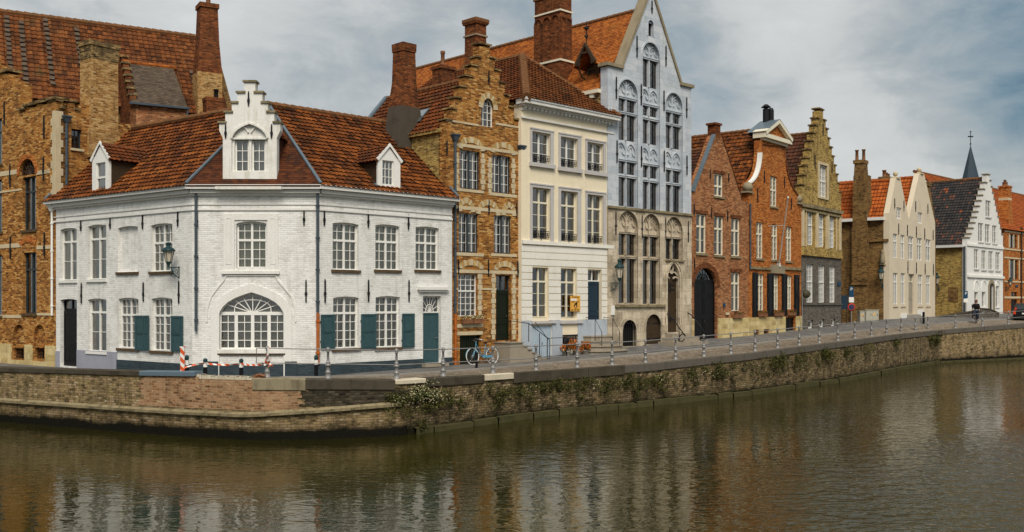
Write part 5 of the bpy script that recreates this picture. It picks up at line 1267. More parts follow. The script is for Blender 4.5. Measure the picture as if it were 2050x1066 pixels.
# hoist dormer on the left slope
slp = (zr - ze) / (uc + .12); uo = .25; yc = ST.side(1190, 150, uo).y
LS = Frame(ST.world(uo, yc + 4, 0).xy, ST.world(uo, yc - 4, 0).xy, ST.A.z)
def dz(px, py): return LS.at(px, py)
pa, pb_, pk_ = dz(1166, 150), dz(1199, 160), dz(1177, 90)
uL, uR = LS.at(1161, 130).x, LS.at(1198, 130).x; um = (uL + uR) / 2; zE = LS.at(1180, 128).z; zK = LS.at(1177, 92).z; zBt = LS.at(1182, 162).z
mb = MB(); w_ = (uR - uL) * .66; facade(mb, [(um - w_ / 2, zBt), (um + w_ / 2, zBt), (um + w_ / 2, zE - .1), (um - w_ / 2, zE - .1)], [(arch_loop(um - w_ * .32, um + w_ * .32, zBt + .08, zE - .25), .2, True)], .3, .08)
mb.face([(um - w_ / 2, .3, zBt), (um - w_ / 2, .3, zE), (um - w_ / 2, 2.0, zE), (um - w_ / 2, 2.0, zBt)]); mb.face([(um + w_ / 2, .3, zBt), (um + w_ / 2, 2.0, zBt), (um + w_ / 2, 2.0, zE), (um + w_ / 2, .3, zE)])
for q in range(3): mb.box(um - w_ * .3 + w_ * .2 * q, .36, zBt + .1, um - w_ * .3 + w_ * .2 * q + w_ * .18, .40, zE - .3)
for sx in (-1, 1): mb.tube([(um + sx * w_ / 2, .28, zBt + .15), (um + sx * w_ * .6, .05, zE - .6), (um + sx * w_ * .74, -.25, zE)], .05, 5)
mb.ribbon([(uL - .02, zE - .05), (um, zK), (uR + .02, zE - .05)], .18, -.34, -.22)
mb.ribbon(bez((um - w_ * .55, zE - .1), (um - w_ * .5, zE + .6), (um, zE + (zK - zE) * .55), 6) + bez((um, zE + (zK - zE) * .55), (um + w_ * .5, zE + .6), (um + w_ * .55, zE - .1), 6)[1:], .09, -.32, -.24)
SH.part(mb, 'hoist_dormer', ['oak', 'interior_shade'], LS, 'dark wooden hoist dormer')
mb = MB(); tile_roof(mb, [(uL - .1, 3.2, zE - .1), (uL - .1, -.3, zE - .1), (um, -.3, zK), (um, 3.2, zK)], .19, .13, amp=0, lift=.02); tile_roof(mb, [(uR + .1, -.3, zE - .1), (uR + .1, 3.2, zE - .1), (um, 3.2, zK), (um, -.3, zK)], .19, .13, amp=0, lift=.02); SH.part(mb, 'dormer_roof', 'plain_tile', LS)
mb = MB(); zz = LS.at(1177, 46).z; mb.tube([(um, -.2, zK), (um, -.2, zz)], .025, 5)
for z, r_ in ((zK + .35 * (zz - zK), .1), (zK + .72 * (zz - zK), .14)): mb.lathe([(.02, -.12), (r_, 0), (.02, .1)], (um, -.2, z), 6); mb.box(um - r_ * 1.3, -.215, z + .02, um + r_ * 1.3, -.185, z + .08)
SH.part(mb, 'finial', 'iron', LS)
# chimneys
def roofstack(px, py_mid, u, wpx, dep, z_base_py, z_top_py, **kw):
    p = ST.side(px, py_mid, u); s_ = ST.world(p.x, p.y, 0).y / FPX
    return p, s_
p = ST.side(1107, 150, .55); s_ = ST.world(p.x, p.y, 0).y / FPX; zt = EYE + (HY - 0) * s_ - ST.A.z; zb_ = EYE + (HY - 175) * s_ - ST.A.z; zl = EYE + (HY - 131) * s_ - ST.A.z; wd_ = 2.05
mb = MB(); Lh, Dh = .95, 1.9
mb.box(p.x - Lh / 2, p.y - Dh / 2, zb_ - 2.5, p.x + Lh / 2, p.y + Dh / 2, zl); mb.box(p.x - Lh / 2 + .06, p.y - Dh / 2 + .06, zl + .1, p.x + Lh / 2 - .06, p.y + Dh / 2 - .06, zt)
mb.box(p.x - Lh / 2 - .05, p.y - Dh / 2 - .05, zl + .001, p.x + Lh / 2 + .05, p.y + Dh / 2 + .05, zl + .1, 1)
zn = EYE + (HY - 32) * s_ - ST.A.z
mb.box(p.x - Lh / 2, p.y - Dh / 2, zn, p.x + Lh / 2, p.y + Dh / 2, zn + .08, 1); mb.box(p.x - Lh / 2 - .0, p.y - Dh / 2 - .0, zt, p.x + Lh / 2 + .0, p.y + Dh / 2 + .0, zt + .12, 2)
F2 = MB()
xs = p.x - Lh / 2 + .06
for k in range(3):
    yc_ = p.y + Dh / 2 - .06 - (Dh - .12) * (k + .5) / 3
    for sg in (-1, 1): mb.box(xs - .055, yc_ + sg * .27 - .045, zl + .1, xs, yc_ + sg * .27 + .045, zn - .5)
    for i in range(8):
        a0, a1 = PI * i / 8, PI * (i + 1) / 8; mb.beam((xs - .03, yc_ + .27 * math.cos(a0), zn - .5 + .35 * math.sin(a0)), (xs - .03, yc_ + .27 * math.cos(a1), zn - .5 + .35 * math.sin(a1)), .09, .055)
for k in range(6): yc_ = p.y + Dh / 2 - .06 - (Dh - .12) * (k + .5) / 6; mb.box(xs - .05, yc_ - .03 - .11, zn + .12, xs, yc_ + .03 - .11, zt - .15)
yf = p.y - Dh / 2 + .06
for k in range(2):
    xc = p.x + (k - .5) * .4; mb.box(xc - .2, yf - .05, zl + .1, xc - .14, yf, zn - .35); mb.box(xc + .14, yf - .05, zl + .1, xc + .2, yf, zn - .35); mb.box(xc - .2, yf - .05, zn - .35, xc + .2, yf, zn - .25)
SH.part(mb, 'chimney', ['chimney_brick', 'cream_paint', 'ridge_tile'], ST, 'broad red brick chimney with blind arcades')
p = ST.side(952, 135, 2.2); s_ = ST.world(p.x, p.y, 0).y / FPX; zz = lambda py: EYE + (HY - py) * s_ - ST.A.z
stack(SH, ST, (p.x, p.y), [(zz(190), .85, 1.0, 0), (zz(76), .80, .95, 0), (zz(76), .95, 1.1, 1), (zz(73), .95, 1.1, 1), (zz(73), .8, .95, 0), (zz(52), .8, .95, 0), (zz(52), .95, 1.1, 0), (zz(47), 1.05, 1.2, 0), (zz(41), 1.05, 1.2, 2)], mats=('chimney_brick', 'lintel_stone', 'ridge_tile'))

# ------------------------------------------------------------------ first red brick house
C1 = .02604 * 1487
R1 = Frame.px(1384, C1 / (2870 - 1384), 1498, C1 / (2870 - 1498), -2.0)
RH = Thing('red_brick_house', 'red brick house with a plain pointed gable and a black arched carriage gate', 'house', R1)
cw = dict(fm='cream_paint', cur='brown', full=False, sill='ledge_stone', fw=.10, mw=.10, yw=.08)
window(RH, R1, 1430, 348, 1448.5, 394, c=1, ru=1, rl=1, tf=.45, **cw)
for q in ((1394, 428.5, 1414.5, 508), (1430, 433.5, 1449, 512), (1464, 438, 1482, 514)): window(RH, R1, *q, c=1, ru=1, rl=2, tf=.68, **cw)
window(RH, R1, 1464, 546, 1482, 624, c=1, ru=1, rl=2, tf=.72, **{**cw, 'sill': None})
door(RH, R1, 1389.5, 536, 1435.5, 683, 'black_paint', top=562, kind='round', dbl=True, fm='black_paint', panels=((.10, .36), (.44, .72), (.76, .97)), label='black double carriage gate', fan='fan')
go = [(0, -.3), (R1.L, -.3), (R1.L, R1.at(1497, 404).z)] + pxl(R1, [(1486, 402), (1444, 271), (1431, 271), (1389, 384)]) + [(0, R1.at(1384, 384).z)]
wall_with(RH, R1, go, ['red_brick'])
mb = MB(); P = [Vector((a, .2, b)) for a, b in go]; mb.beam(P[5] + Vector((0, -.12, .04)), P[6] + Vector((0, -.12, .04)), .24, .07); mb.box(-.02, -.06, P[6].z, P[6].x + .05, .4, P[6].z + .06); RH.part(mb, 'verge_flashing', 'zinc', R1)
mb = MB(); mb.beam(P[3] + Vector((0, 0, .03)), P[4] + Vector((0, 0, .03)), .48, .05); RH.part(mb, 'gable_coping', 'chimney_brick', R1)
for x0, y0, x1 in ((1389.5, 536, 1435.5),):
    a, b = R1.u(x0), R1.u(x1); lp_ = arch_loop(a, b, R1.at(1412, 683).z, R1.at(1412, 536).z, 'round', (b - a) / 2, 14); mb = MB(); c_ = (a + b) / 2; mb.ribbon([((x - c_) * 1.14 + c_, z + .12) for x, z in lp_[2:]], .3, -.03, .0); RH.part(mb, 'arch_surround', 'chimney_brick', R1)
mb = MB()
for q in ((1428, 342, 1451, 348), (1392, 422, 1417, 428.5), (1428, 427, 1452, 433.5), (1462, 431, 1485, 438), (1462, 539, 1485, 546)): a, b = R1.u(q[0]), R1.u(q[2]); xm = (q[0] + q[2]) / 2; mb.box(a, -.012, R1.at(xm, q[3]).z, b, 0, R1.at(xm, q[1]).z)
RH.part(mb, 'lintels', 'chimney_brick', R1)
z1 = R1.at(1465, 637).z
for a, b in ((0, R1.u(1388.5)), (R1.u(1436.5), R1.L - .004)): mb = MB(); mb.box(a, -.05, -.3, b, -.001, z1); RH.part(mb, 'plinth', 'yellow_plinth', R1)
anchors(RH, R1, [(1421, 343, 359), (1458, 351, 365), (1389, 412, 430), (1424, 418, 437), (1456, 425, 444), (1389.5, 520, 540)], .05)
zp = R1.at(1437, 271).z; mb = MB(); stack(RH, R1, (R1.u(1437.5), .25), [(zp - .3, .5, .5, 0), (zp + .55, .5, .5, 0), (zp + .55, .68, .62, 0), (zp + .66, .68, .62, 0)])
uc = R1.u(1437.5); zr = R1.at(1437, 296).z; ze = R1.at(1384, 385).z
mb = MB(); tile_roof(mb, [(-.0, 11, ze), (-.0, .46, ze), (uc, .46, zr), (uc, 11, zr)]); tile_roof(mb, [(R1.L, .46, ze), (R1.L, 11, ze), (uc, 11, zr), (uc, .46, zr)]); RH.part(mb, 'roof', 'pantile_dark', R1)
mb = MB(); ridge(mb, (uc, .46, zr), (uc, 11, zr), .11); RH.part(mb, 'ridge', 'ridge_tile', R1)
mb = MB(); body(mb, R1.L, 11, -.3, ze); mb.face([(0, 11, ze), (uc, 11, zr), (R1.L, 11, ze)]); RH.part(mb, 'side_wall', 'red_brick', R1)

# ------------------------------------------------------------------ second red brick house, bell gable with a pediment
C2 = C1 / (2870 - 1498) * (2640 - 1498)
R2 = Frame.px(1498.3, C2 / (2640 - 1498.3), 1604, C2 / (2640 - 1604), -1.9)
RB = Thing('bell_gable_house', 'bright red brick house with a curved bell gable under a cream pediment', 'house', R2)
cw2 = dict(fm='cream_paint', cur='brown', full=False, fw=.10, mw=.10, yw=.07, sill='ledge_stone')
window(RB, R2, 1542, 354, 1556, 414, c=1, ru=3, rl=3, tf=.55, **cw2)
for q in ((1514, 445.5, 1528, 518.5), (1544.5, 450, 1557.5, 521.5), (1573, 454.5, 1585.5, 523.5)): window(RB, R2, *q, c=1, ru=2, rl=4, tf=.68, **cw2)
for q in ((1516, 549, 1529.5, 623), (1548, 551, 1559, 622), (1575, 552.5, 1585.5, 621)): window(RB, R2, *q, c=1, ru=2, rl=4, tf=.70, **{**cw2, 'sill': None})
door(RB, R2, 1572, 636, 1592, 665, 'black_paint', dbl=True, panels=((.08, .92),), handle='iron', label='low black cellar doors')
for x0, x1, y0, y1 in ((1508, 1518, 663, 672), (1528, 1538, 660, 670)):
    a, b = R2.u(x0), R2.u(x1); xm = (x0 + x1) / 2; opening(RB, R2, arch_loop(a, b, R2.at(xm, y1).z, R2.at(xm, y0).z), .3)
curL = bez(pxl(R2, [(1499, 368)])[0], pxl(R2, [(1522, 358)])[0], pxl(R2, [(1524, 306)])[0], 10); curR = bez(pxl(R2, [(1573, 322)])[0], pxl(R2, [(1576, 368)])[0], pxl(R2, [(1598, 392)])[0], 10)
go = [(0, -.3), (R2.L, -.3), (R2.L, curR[-1][1])] + curR[::-1] + pxl(R2, [(1573, 285), (1524, 281)]) + curL[::-1] + [(0, curL[0][1])]
wall_with(RB, R2, go, ['bright_red_brick'])
mb = MB(); mb.ribbon(curL, .09, -.06, .22); RB.part(mb, 'gable_coping', 'white_paint', R2); mb = MB(); mb.ribbon(curR, .10, -.05, .46); RB.part(mb, 'gable_coping', 'chimney_brick', R2)
mb = MB()
for px, py in ((1500, 372), (1599.5, 396)):
    q = R2.at(px, py); mb.lathe([(.02, -.28), (.28, -.2), (.3, 0), (.2, .2), (.02, .28)], (q.x, .1, q.z - .05), 10); mb.box(q.x - .35, -.12, q.z - .42, q.x + .35, .4, q.z - .32)
RB.part(mb, 'scrolls', 'lintel_stone', R2)
a, b, c_ = R2.u(1524), R2.u(1576), R2.u(1550); z0, z1, zk = R2.at(1549, 283).z, R2.at(1549, 275).z, R2.at(1551, 246).z; mb = MB(); yo = -.30
mb.box(a - .05, yo, z0, b + .05, .5, z1); mb.face([(a, yo + .2, z1), (b, yo + .2, z1), (c_, yo + .2, zk)], 1)
mb.ribbon([(a - .05, z1 + .02), (c_, zk + .02), (b + .05, z1 + .02)], .22, yo - .05, .5)
mb.box(a + .1, yo + .2, z0 - .14, b - .1, .1, z0)
RB.part(mb, 'pediment', ['cream_paint', 'bright_red_brick'], R2)
mb = MB(); 
for p_, q_ in (((a - .12, z1 + .1), (c_, zk + .16)), ((c_, zk + .16), (b + .12, z1 + .1))): mb.face([(p_[0], yo - .06, p_[1]), (q_[0], yo - .06, q_[1]), (q_[0], .9, q_[1]), (p_[0], .9, p_[1])])
mb.face([(a, .89, z1), (b, .89, z1), (c_, .89, zk + .1)])
RB.part(mb, 'pediment_roof', 'zinc', R2)
bar(RB, R2, 1500, 535, 1541, 540, -.1, 0, 'string_course', 'ledge_stone'); bar(RB, R2, 1568, 535.5, 1603, 541, -.1, 0, 'string_course', 'ledge_stone'); bar(RB, R2, 1541.5, 531, 1567.5, 548, -.14, 0, 'door_hood', 'lintel_stone')
for q in ((1505.5, 546, 1515.5, 634.5), (1535, 548, 1547.5, 633.5), (1564.5, 549, 1574.5, 632.5), (1589, 551, 1599, 632)): shutter(RB, R2, *q, mat='black_paint')
mb = MB(); z1 = R2.at(1540, 635).z; segs = [(0, R2.u(1571.5)), (R2.u(1592.5), R2.L)]
zc1 = R2.at(1523, 660).z
for a, b in segs: mb.box(a, -.05, zc1, b, -.001, z1)
for a, b in ((0, R2.u(1507.5)), (R2.u(1518.5), R2.u(1527.5)), (R2.u(1538.5), R2.u(1571.5)), (R2.u(1592.5), R2.L)): mb.box(a, -.05, -.3, b, -.001, zc1 - .0)
RB.part(mb, 'plinth', 'yellow_plinth', R2)
anchors(RB, R2, [(1529.5, 345, 366), (1516, 379, 405), (1570, 357, 375), (1583.5, 400, 420)], .055)
mb = MB(); mb.ribbon(pxl(R2, [(1527, 305), (1527, 290), (1571, 296), (1571, 318)]), .08, -.03, 0); RB.part(mb, 'gable_panel', 'chimney_brick', R2)
uc = R2.u(1549); zr = R2.side(1512, 261, uc).z; ze = curL[0][1] - .4; d2 = R2.side(1378, 278, uc).y
d2 = max(d2, 12)
mb = MB(); tile_roof(mb, [(-.02, d2, ze), (-.02, .46, ze), (uc, .46, zr), (uc, d2, zr)], .26, .33); tile_roof(mb, [(R2.L, .46, ze), (R2.L, d2, ze), (uc, d2, zr), (uc, .46, zr)], .26, .33); RB.part(mb, 'roof', 'pantile', R2)
mb = MB(); ridge(mb, (uc, .46, zr), (uc, d2, zr), .12); RB.part(mb, 'ridge', 'ridge_tile', R2)
mb = MB(); body(mb, R2.L, d2, -.3, ze); mb.face([(0, d2, ze), (uc, d2, zr), (R2.L, d2, ze)]); RB.part(mb, 'side_wall', 'red_brick', R2)
for px, yt, r_, cap in ((1533.5, 219, .19, True), (1543.5, 222, .17, False)):
    p = R2.side(px, 245, uc + (.0 if cap else .25)); zt = R2.side(px, yt, p.x).z; mb = MB(); mb.lathe([(r_, 0), (r_, zt - zr + .4)], (p.x, p.y, zr - .4), 10)
    if cap: mb.lathe([(r_ * .6, 0), (r_ * .6, .1), (r_ * 1.6, .1), (r_ * .5, .28)], (p.x, p.y, zt), 10)
    else: mb.lathe([(r_ * 1.0, 0), (r_ * .7, .14)], (p.x, p.y, zt), 10)
    RB.part(mb, 'flue', 'iron', R2)
pipe(RB, R2, 1499.5, 408, 540, .05)
p0, p1 = R2.at(1559, 531, -.1), R2.at(1577.5, 396, -1.6); mb = MB(); mb.tube([p0, p1], [.045, .032], 8); mb.lathe([(.02, -.06), (.07, 0), (.02, .07)], p1, 8); mb.box(p0.x - .06, -.2, p0.z - .1, p0.x + .06, 0, p0.z + .12); mb.tube([p0.lerp(p1, .6), Vector((p0.lerp(p1, .6).x, 0, p0.lerp(p1, .6).z))], .014, 5)
RB.part(mb, 'flagpole', 'gutter_white', R2)

# ------------------------------------------------------------------ yellow step gable house
C3 = C2 / (2640 - 1604) * (2560 - 1604)
YG = Frame.px(1604.3, C3 / (2560 - 1604.3), 1684, C3 / (2560 - 1684), -1.75)
YH = Thing('yellow_gable_house', 'mossy yellow brick house with a tall stepped gable over a grey ground floor', 'house', YG)
yw_ = dict(fm='white_paint', cur='white', full=False, fw=.10, mw=.09, mt=.03, yw=.08)
window(YH, YG, 1640, 331, 1655, 395, leaf=2, c=2, ru=3, rl=3, tf=.5, **yw_)
for q in ((1617, 424, 1628, 492), (1639.5, 430.5, 1650, 495), (1661, 435, 1671, 497)): window(YH, YG, *q, leaf=1, c=3, ru=2, rl=4, tf=.6, **yw_)
for q in ((1615, 529, 1628.5, 607), (1639, 531, 1651.5, 607), (1660.5, 533, 1672.5, 607)): window(YH, YG, *q, leaf=1, c=4, ru=3, rl=4, tf=.55, **yw_)
for q in ((1618, 641, 1629, 659), (1640.5, 639.5, 1651, 657), (1664, 638, 1673, 655)): window(YH, YG, *q, leaf=1, c=1, ru=0, rl=1, cur='white', fw=.12)
zs_ = YG.at(1640, 418).z; zg_ = YG.at(1640, 513).z
lft = [(1604.3, 372), (1609, 372), (1609, 352), (1612.5, 352), (1612.5, 333), (1616, 333), (1616, 318), (1620, 318), (1620, 301), (1623.5, 301), (1623.5, 284), (1628, 284), (1628, 268), (1632, 268), (1632, 253), (1636.3, 253), (1636.3, 238), (1639, 238), (1639, 222)]
rgt = [(1648, 222), (1648, 243), (1653, 243), (1653, 260), (1657, 260), (1657, 279), (1661, 279), (1661, 297), (1665.5, 297), (1665.5, 315), (1669.5, 315), (1669.5, 333), (1673, 333), (1673, 351), (1677, 351), (1677, 368), (1680, 368), (1680, 386), (1684, 386)]
prof = pxl(YG, lft) + pxl(YG, rgt); prof[0] = (0, prof[0][1]); prof[-1] = (YG.L, prof[-1][1])
hs = YH.holes[id(YG)]
mb = MB(); facade(mb, [(0, zg_)] + prof + [(YG.L, zg_)], [h for h in hs if h[0][0][1] > zg_], 0, .42, 0, 2); facade(mb, [(0, -.3), (YG.L, -.3), (YG.L, zg_), (0, zg_)], [h for h in hs if h[0][0][1] <= zg_], 0, .42, 1, 2)
YH.part(mb, 'wall', ['yellow_brick', 'grey_brick', 'interior_shade'], YG)
mb = MB()
for a, b in zip(prof, prof[1:]):
    if abs(a[1] - b[1]) < .15 and abs(a[0] - b[0]) > .08: z = max(a[1], b[1]); mb = MB(); mb.box(min(a[0], b[0]) - .07, -.07, z, max(a[0], b[0]) + .07, .48, z + .09); YH.part(mb, 'step_cap', 'sooty_brick', YG)
mb = MB(); mb.box(-.03, -.16, zs_ - .1, YG.L + .03, 0, zs_ + .12); mb.box(-.03, -.1, zs_ - .34, YG.L + .03, 0, zs_ - .22); YH.part(mb, 'cornice', 'ledge_stone', YG)
mb = MB(); mb.box(-.03, -.12, zg_ - .05, YG.L + .03, 0, zg_ + .1); mb.box(-.03, -.07, zg_ + .101, YG.L + .03, 0, YG.at(1640, 497).z - .02); YH.part(mb, 'string_course', 'yellow_brick', YG)
zz0, zz1 = YG.at(1640, 497).z, zs_ - .345
for px, w_, d_ in ((1606, .14, .1), (1634, .14, .1), (1656, .14, .1), (1680.5, .14, .1), (1613, .05, .06), (1637, .03, .06), (1653, .03, .06), (1674, .05, .06)): u = YG.u(px); mb = MB(); mb.box(u - w_, -d_, zz0, u + w_, 0, zz1); YH.part(mb, 'pilaster', 'stone_trim', YG)
mb = MB(); q = (1637, 326, 1658, 399); a, b = YG.u(q[0]), YG.u(q[2]); z1, z0 = YG.at(1647, q[1]).z, YG.at(1647, q[3]).z; i0, i1, j0, j1 = YG.u(1640), YG.u(1655), YG.at(1647, 395).z, YG.at(1647, 331).z
mb.box(a, -.06, z0, i0, 0, z1); mb.box(i1, -.06, z0, b, 0, z1); mb.box(i0, -.06, j1, i1, 0, z1); mb.box(i0, -.06, z0, i1, 0, j0); YH.part(mb, 'surround', 'stone_trim', YG)
mb = MB(); mb.box(0, -.08, YG.at(1640, 611).z, YG.L, 0, YG.at(1640, 608).z); YH.part(mb, 'sill', 'grey_brick', YG)
anchors(YH, YG, [(1631, 313, 338), (1665, 325, 349), (1647, 250, 272)], .06)
uc = YG.u(1643.5); zr = YG.side(1628, 267, uc).z; ze = prof[0][1] - .3
zr = min(zr, YG.at(1643, 240).z)
mb = MB(); tile_roof(mb, [(-.0, 11, ze), (-.0, .43, ze), (uc, .43, zr), (uc, 11, zr)], .26, .33); tile_roof(mb, [(YG.L, .43, ze), (YG.L, 11, ze), (uc, 11, zr), (uc, .43, zr)], .26, .33); YH.part(mb, 'roof', 'pantile_dark', YG)
mb = MB(); ridge(mb, (uc, .43, zr), (uc, 11, zr), .12); YH.part(mb, 'ridge', 'ridge_tile', YG)
mb = MB(); body(mb, YG.L, 11, -.3, ze); mb.face([(0, 11, ze), (uc, 11, zr), (YG.L, 11, ze)]); YH.part(mb, 'side_wall', 'brown_brick', YG)

# ------------------------------------------------------------------ beige twin gable house with a long brown brick side
CBG = .036 * 870
BG = Frame.px(1780, CBG / 870, 1872, CBG / (2650 - 1872), -1.3)
BGH = Thing('twin_gable_house', 'beige plastered house with two pointed gables topped by stone balls and a brown brick side', 'house', BG)
gw = dict(fm='white_paint', fw=.10, mw=.09, cur='brown', full=False, sw=.14, yw=.07)
for q in ((1795, 416, 1804.5, 439), (1838, 426, 1846.5, 448)): window(BGH, BG, *q, leaf=2, c=1, ru=0, rl=3, **gw)
for q in ((1788, 468.5, 1796.5, 517.5), (1803, 471, 1811, 519.5), (1818.5, 474, 1829, 521), (1836, 477, 1846, 522.5), (1853, 480, 1863.5, 524)): window(BGH, BG, *q, leaf=2, c=1, ru=1, rl=2, tf=.7, **gw)
for q in ((1788, 547, 1797, 611), (1803.5, 547.5, 1812, 611), (1838, 550.5, 1846.7, 611), (1854, 552, 1862.5, 611)): window(BGH, BG, *q, leaf=2, c=1, ru=1, rl=1, tf=.72, sill='beige_plaster', **gw)
door(BGH, BG, 1819, 549, 1830.5, 629, 'taupe_paint', top=565, fan=2, fm='cream_paint', panels=((.08, .45), (.5, .95)), label='taupe front door')
gl = pxl(BG, [(1780, 427), (1793.5, 357), (1802.5, 357), (1818.5, 436)]); gr_ = pxl(BG, [(1820, 438), (1840.5, 348), (1850, 348), (1871, 446)])
go = [(0, -.4), (BG.L, -.4), (BG.L, gr_[-1][1])] + gr_[::-1][1:] + gl[::-1][:-1] + [(0, gl[0][1])]
wall_with(BGH, BG, go, ['beige_plaster'], .4)
for g_, pxb, pyb in ((gl, 1798, 349), (gr_, 1845, 341)):
    c_ = (g_[1][0] + g_[2][0]) / 2; zt = g_[1][1]; mb = MB(); mb.box(c_ - .34, -.08, zt, c_ + .34, .48, zt + .1); mb.frustum((c_, .2), zt + .1, .3, .3, zt + .2, .16, .16); mb.lathe([(.0, -.19), (.12, -.15), (.19, 0), (.12, .15), (.0, .19)], (c_, .2, zt + .37), 10)
    BGH.part(mb, 'ball_finial', 'stone_trim', BG)
anchors(BGH, BG, [(1790.5, 400, 418), (1809, 404, 423), (1832.5, 405, 424), (1857, 411, 428), (1798.5, 450, 470), (1816, 453, 473), (1834, 456, 476), (1850.5, 460, 480), (1867.5, 463, 481), (1817, 525, 548), (1834, 528, 548), (1851.5, 530, 550), (1868, 531, 552)], .07)
mb = MB(); a, b = BG.u(1815), BG.u(1834)
for k in range(3): mb.box(a - .1 * k, -.35 - .25 * k, -.4, b + .1 * k, -.002 - .002 * k, BG.at(1824, 630).z * (1 - k / 3))
BGH.part(mb, 'front_steps', 'kerb_stone', BG)
for q in ((1803, 628, 1814.5, 643), (1837, 621, 1848.5, 636)): bar(BGH, BG, *q, -.05, -.005, 'cellar_hatch', 'white_paint')
BS = Frame(BG.world(0, 14, 0).xy, BG.world(0, 0, 0).xy, BG.A.z)       # the side wall, seen from the alley
zE = BS.at(1730, 440).z; uc = (gl[1][0] + gl[2][0]) / 2; uc2 = (gr_[1][0] + gr_[2][0]) / 2; zr = BG.side(1791, 361, uc).z; um = gl[-1][0]; zv = BG.at(1819, 440).z
pitch_e = zE
mb = MB()
tile_roof(mb, [(-.15, 14, zE), (-.15, .4, zE), (uc, .4, zr), (uc, 14, zr)], .26, .36); tile_roof(mb, [(um, .4, zv), (um, 14, zv), (uc, 14, zr), (uc, .4, zr)], .26, .36)
zr2 = BG.side(1838, 355, uc2).z
tile_roof(mb, [(um, 14, zv), (um, .4, zv), (uc2, .4, zr2), (uc2, 14, zr2)], .26, .36); tile_roof(mb, [(BG.L + .1, .4, zE), (BG.L + .1, 14, zE), (uc2, 14, zr2), (uc2, .4, zr2)], .26, .36)
BGH.part(mb, 'roof', 'pantile_bright', BG)
mb = MB(); ridge(mb, (uc, .4, zr), (uc, 14, zr), .13); ridge(mb, (uc2, .4, zr2), (uc2, 14, zr2), .13); BGH.part(mb, 'ridge', 'pantile_bright', BG)
mb = MB(); body(mb, BG.L, 14, -.4, zE, y0=.4); mb.face([(0, 14, zE), (uc, 14, zr), (um, 14, zv)]); mb.face([(um, 14, zv), (uc2, 14, zr2), (BG.L, 14, zE)]); mb.face([(0, 14, zE), (um, 14, zv), (BG.L, 14, zE)]); BGH.part(mb, 'side_wall', 'brown_brick', BG)
mb = MB(); mb.box(0, -.42, zE - .12, BS.u(1710), .1, zE + .1); mb.box(BS.u(1740), -.42, zE - .12, BS.L - .3, .1, zE + .1); BGH.part(mb, 'gutter', 'gutter_white', BS)
mb = MB(); u0, u1 = BS.u(1709.5), BS.u(1740); zc = BS.at(1725, 328).z; c_ = (u0 + u1) / 2; w_ = u1 - u0
mb.frustum((c_, .1), -.4, w_, 1.1, zE - .6, w_, 1.1); mb.frustum((c_, .15), zE - .6, w_ * .96, .98, zE + 1.6, w_ * .96, .98)
zs1 = BS.at(1725, 352).z; mb.frustum((c_, .15), zE + 1.6, w_ * .9, .98, zs1, w_ * .86, .95); mb.frustum((c_ - w_ * .08, .15), zs1, w_ * .66, .9, zc, w_ * .58, .85); mb.frustum((c_ - w_ * .1, .15), zc, w_ * .7, 1.0, zc + .25, w_ * .7, 1.0)
o = BGH.part(mb, 'chimney', 'brown_brick', BS, 'massive brown brick chimney breast')
for dx in (-.28, .22): pb = MB(); pb.lathe([(.13, 0), (.11, .7), (.15, .72), (.15, .8)], (c_ - w_ * .1 + dx, .15, zc + .25), 8); pb.build('chimney_pot', 'terracotta', o)
mb = MB(); a, b = BS.u(1763.5), BS.u(1772.5); z0, z1 = BS.at(1768, 528).z, BS.at(1768, 506).z; facade(mb, arch_loop(a, b, z0, z1, 'round', (b - a) / 2), (), -.05, .06); mb.box(a - .05, -.12, z0 - .1, b + .05, 0, z0); 
BGH.part(mb, 'niche', 'stone_trim', BS); mb = MB(); mb.lathe([(.16, 0), (.2, .15), (.14, .55), (.1, .7), (.12, .78), (.1, .9), (.02, .98)], ((a + b) / 2, -.1, z0 + .02), 8); BGH.part(mb, 'niche_statue', 'lintel_stone', BS)
mb = MB()
for x0, x1 in ((1711, 1724), (1727, 1740)): a, b = BS.u(x0), BS.u(x1); z1 = BS.at((x0 + x1) / 2, 556).z; lp_ = arch_loop(a, b, z1 - .55, z1, 'round', (b - a) / 2); mb.ribbon(lp_[2:], .16, -.5, -.44)
mb.box(BS.u(1709), -.56, BS.at(1725, 571).z, BS.u(1742), -.44, BS.at(1725, 568).z); BGH.part(mb, 'blind_arches', 'brown_brick', BS)
bar(BGH, BS, 1742, 479.5, 1779, 484, -.12, 0, 'string_course', 'brown_brick')
p = BG.side(1866, 372, BG.L); stack(BGH, BG, (BG.L + .3, 1.4), [(1, .9, 2.6, 0), (BG.at(1868, 440).z, .9, 2.4, 0), (BG.at(1868, 378).z + .3, .8, 1.6, 0), (BG.at(1868, 378).z + .3, .95, 1.8, 0), (BG.at(1868, 372).z + .4, .95, 1.8, 0)], mats=('brown_brick',))
p = BG.side(1774, 358, uc + 1.5); stack(BGH, BG, (p.x, p.y), [(p.z - 2, 1.2, .8, 0), (p.z + .1, 1.2, .8, 0)], mats=('brown_brick',), pots=[(-.4, 0, .14, .5), (0, 0, .12, .35), (.4, 0, .14, .3)])

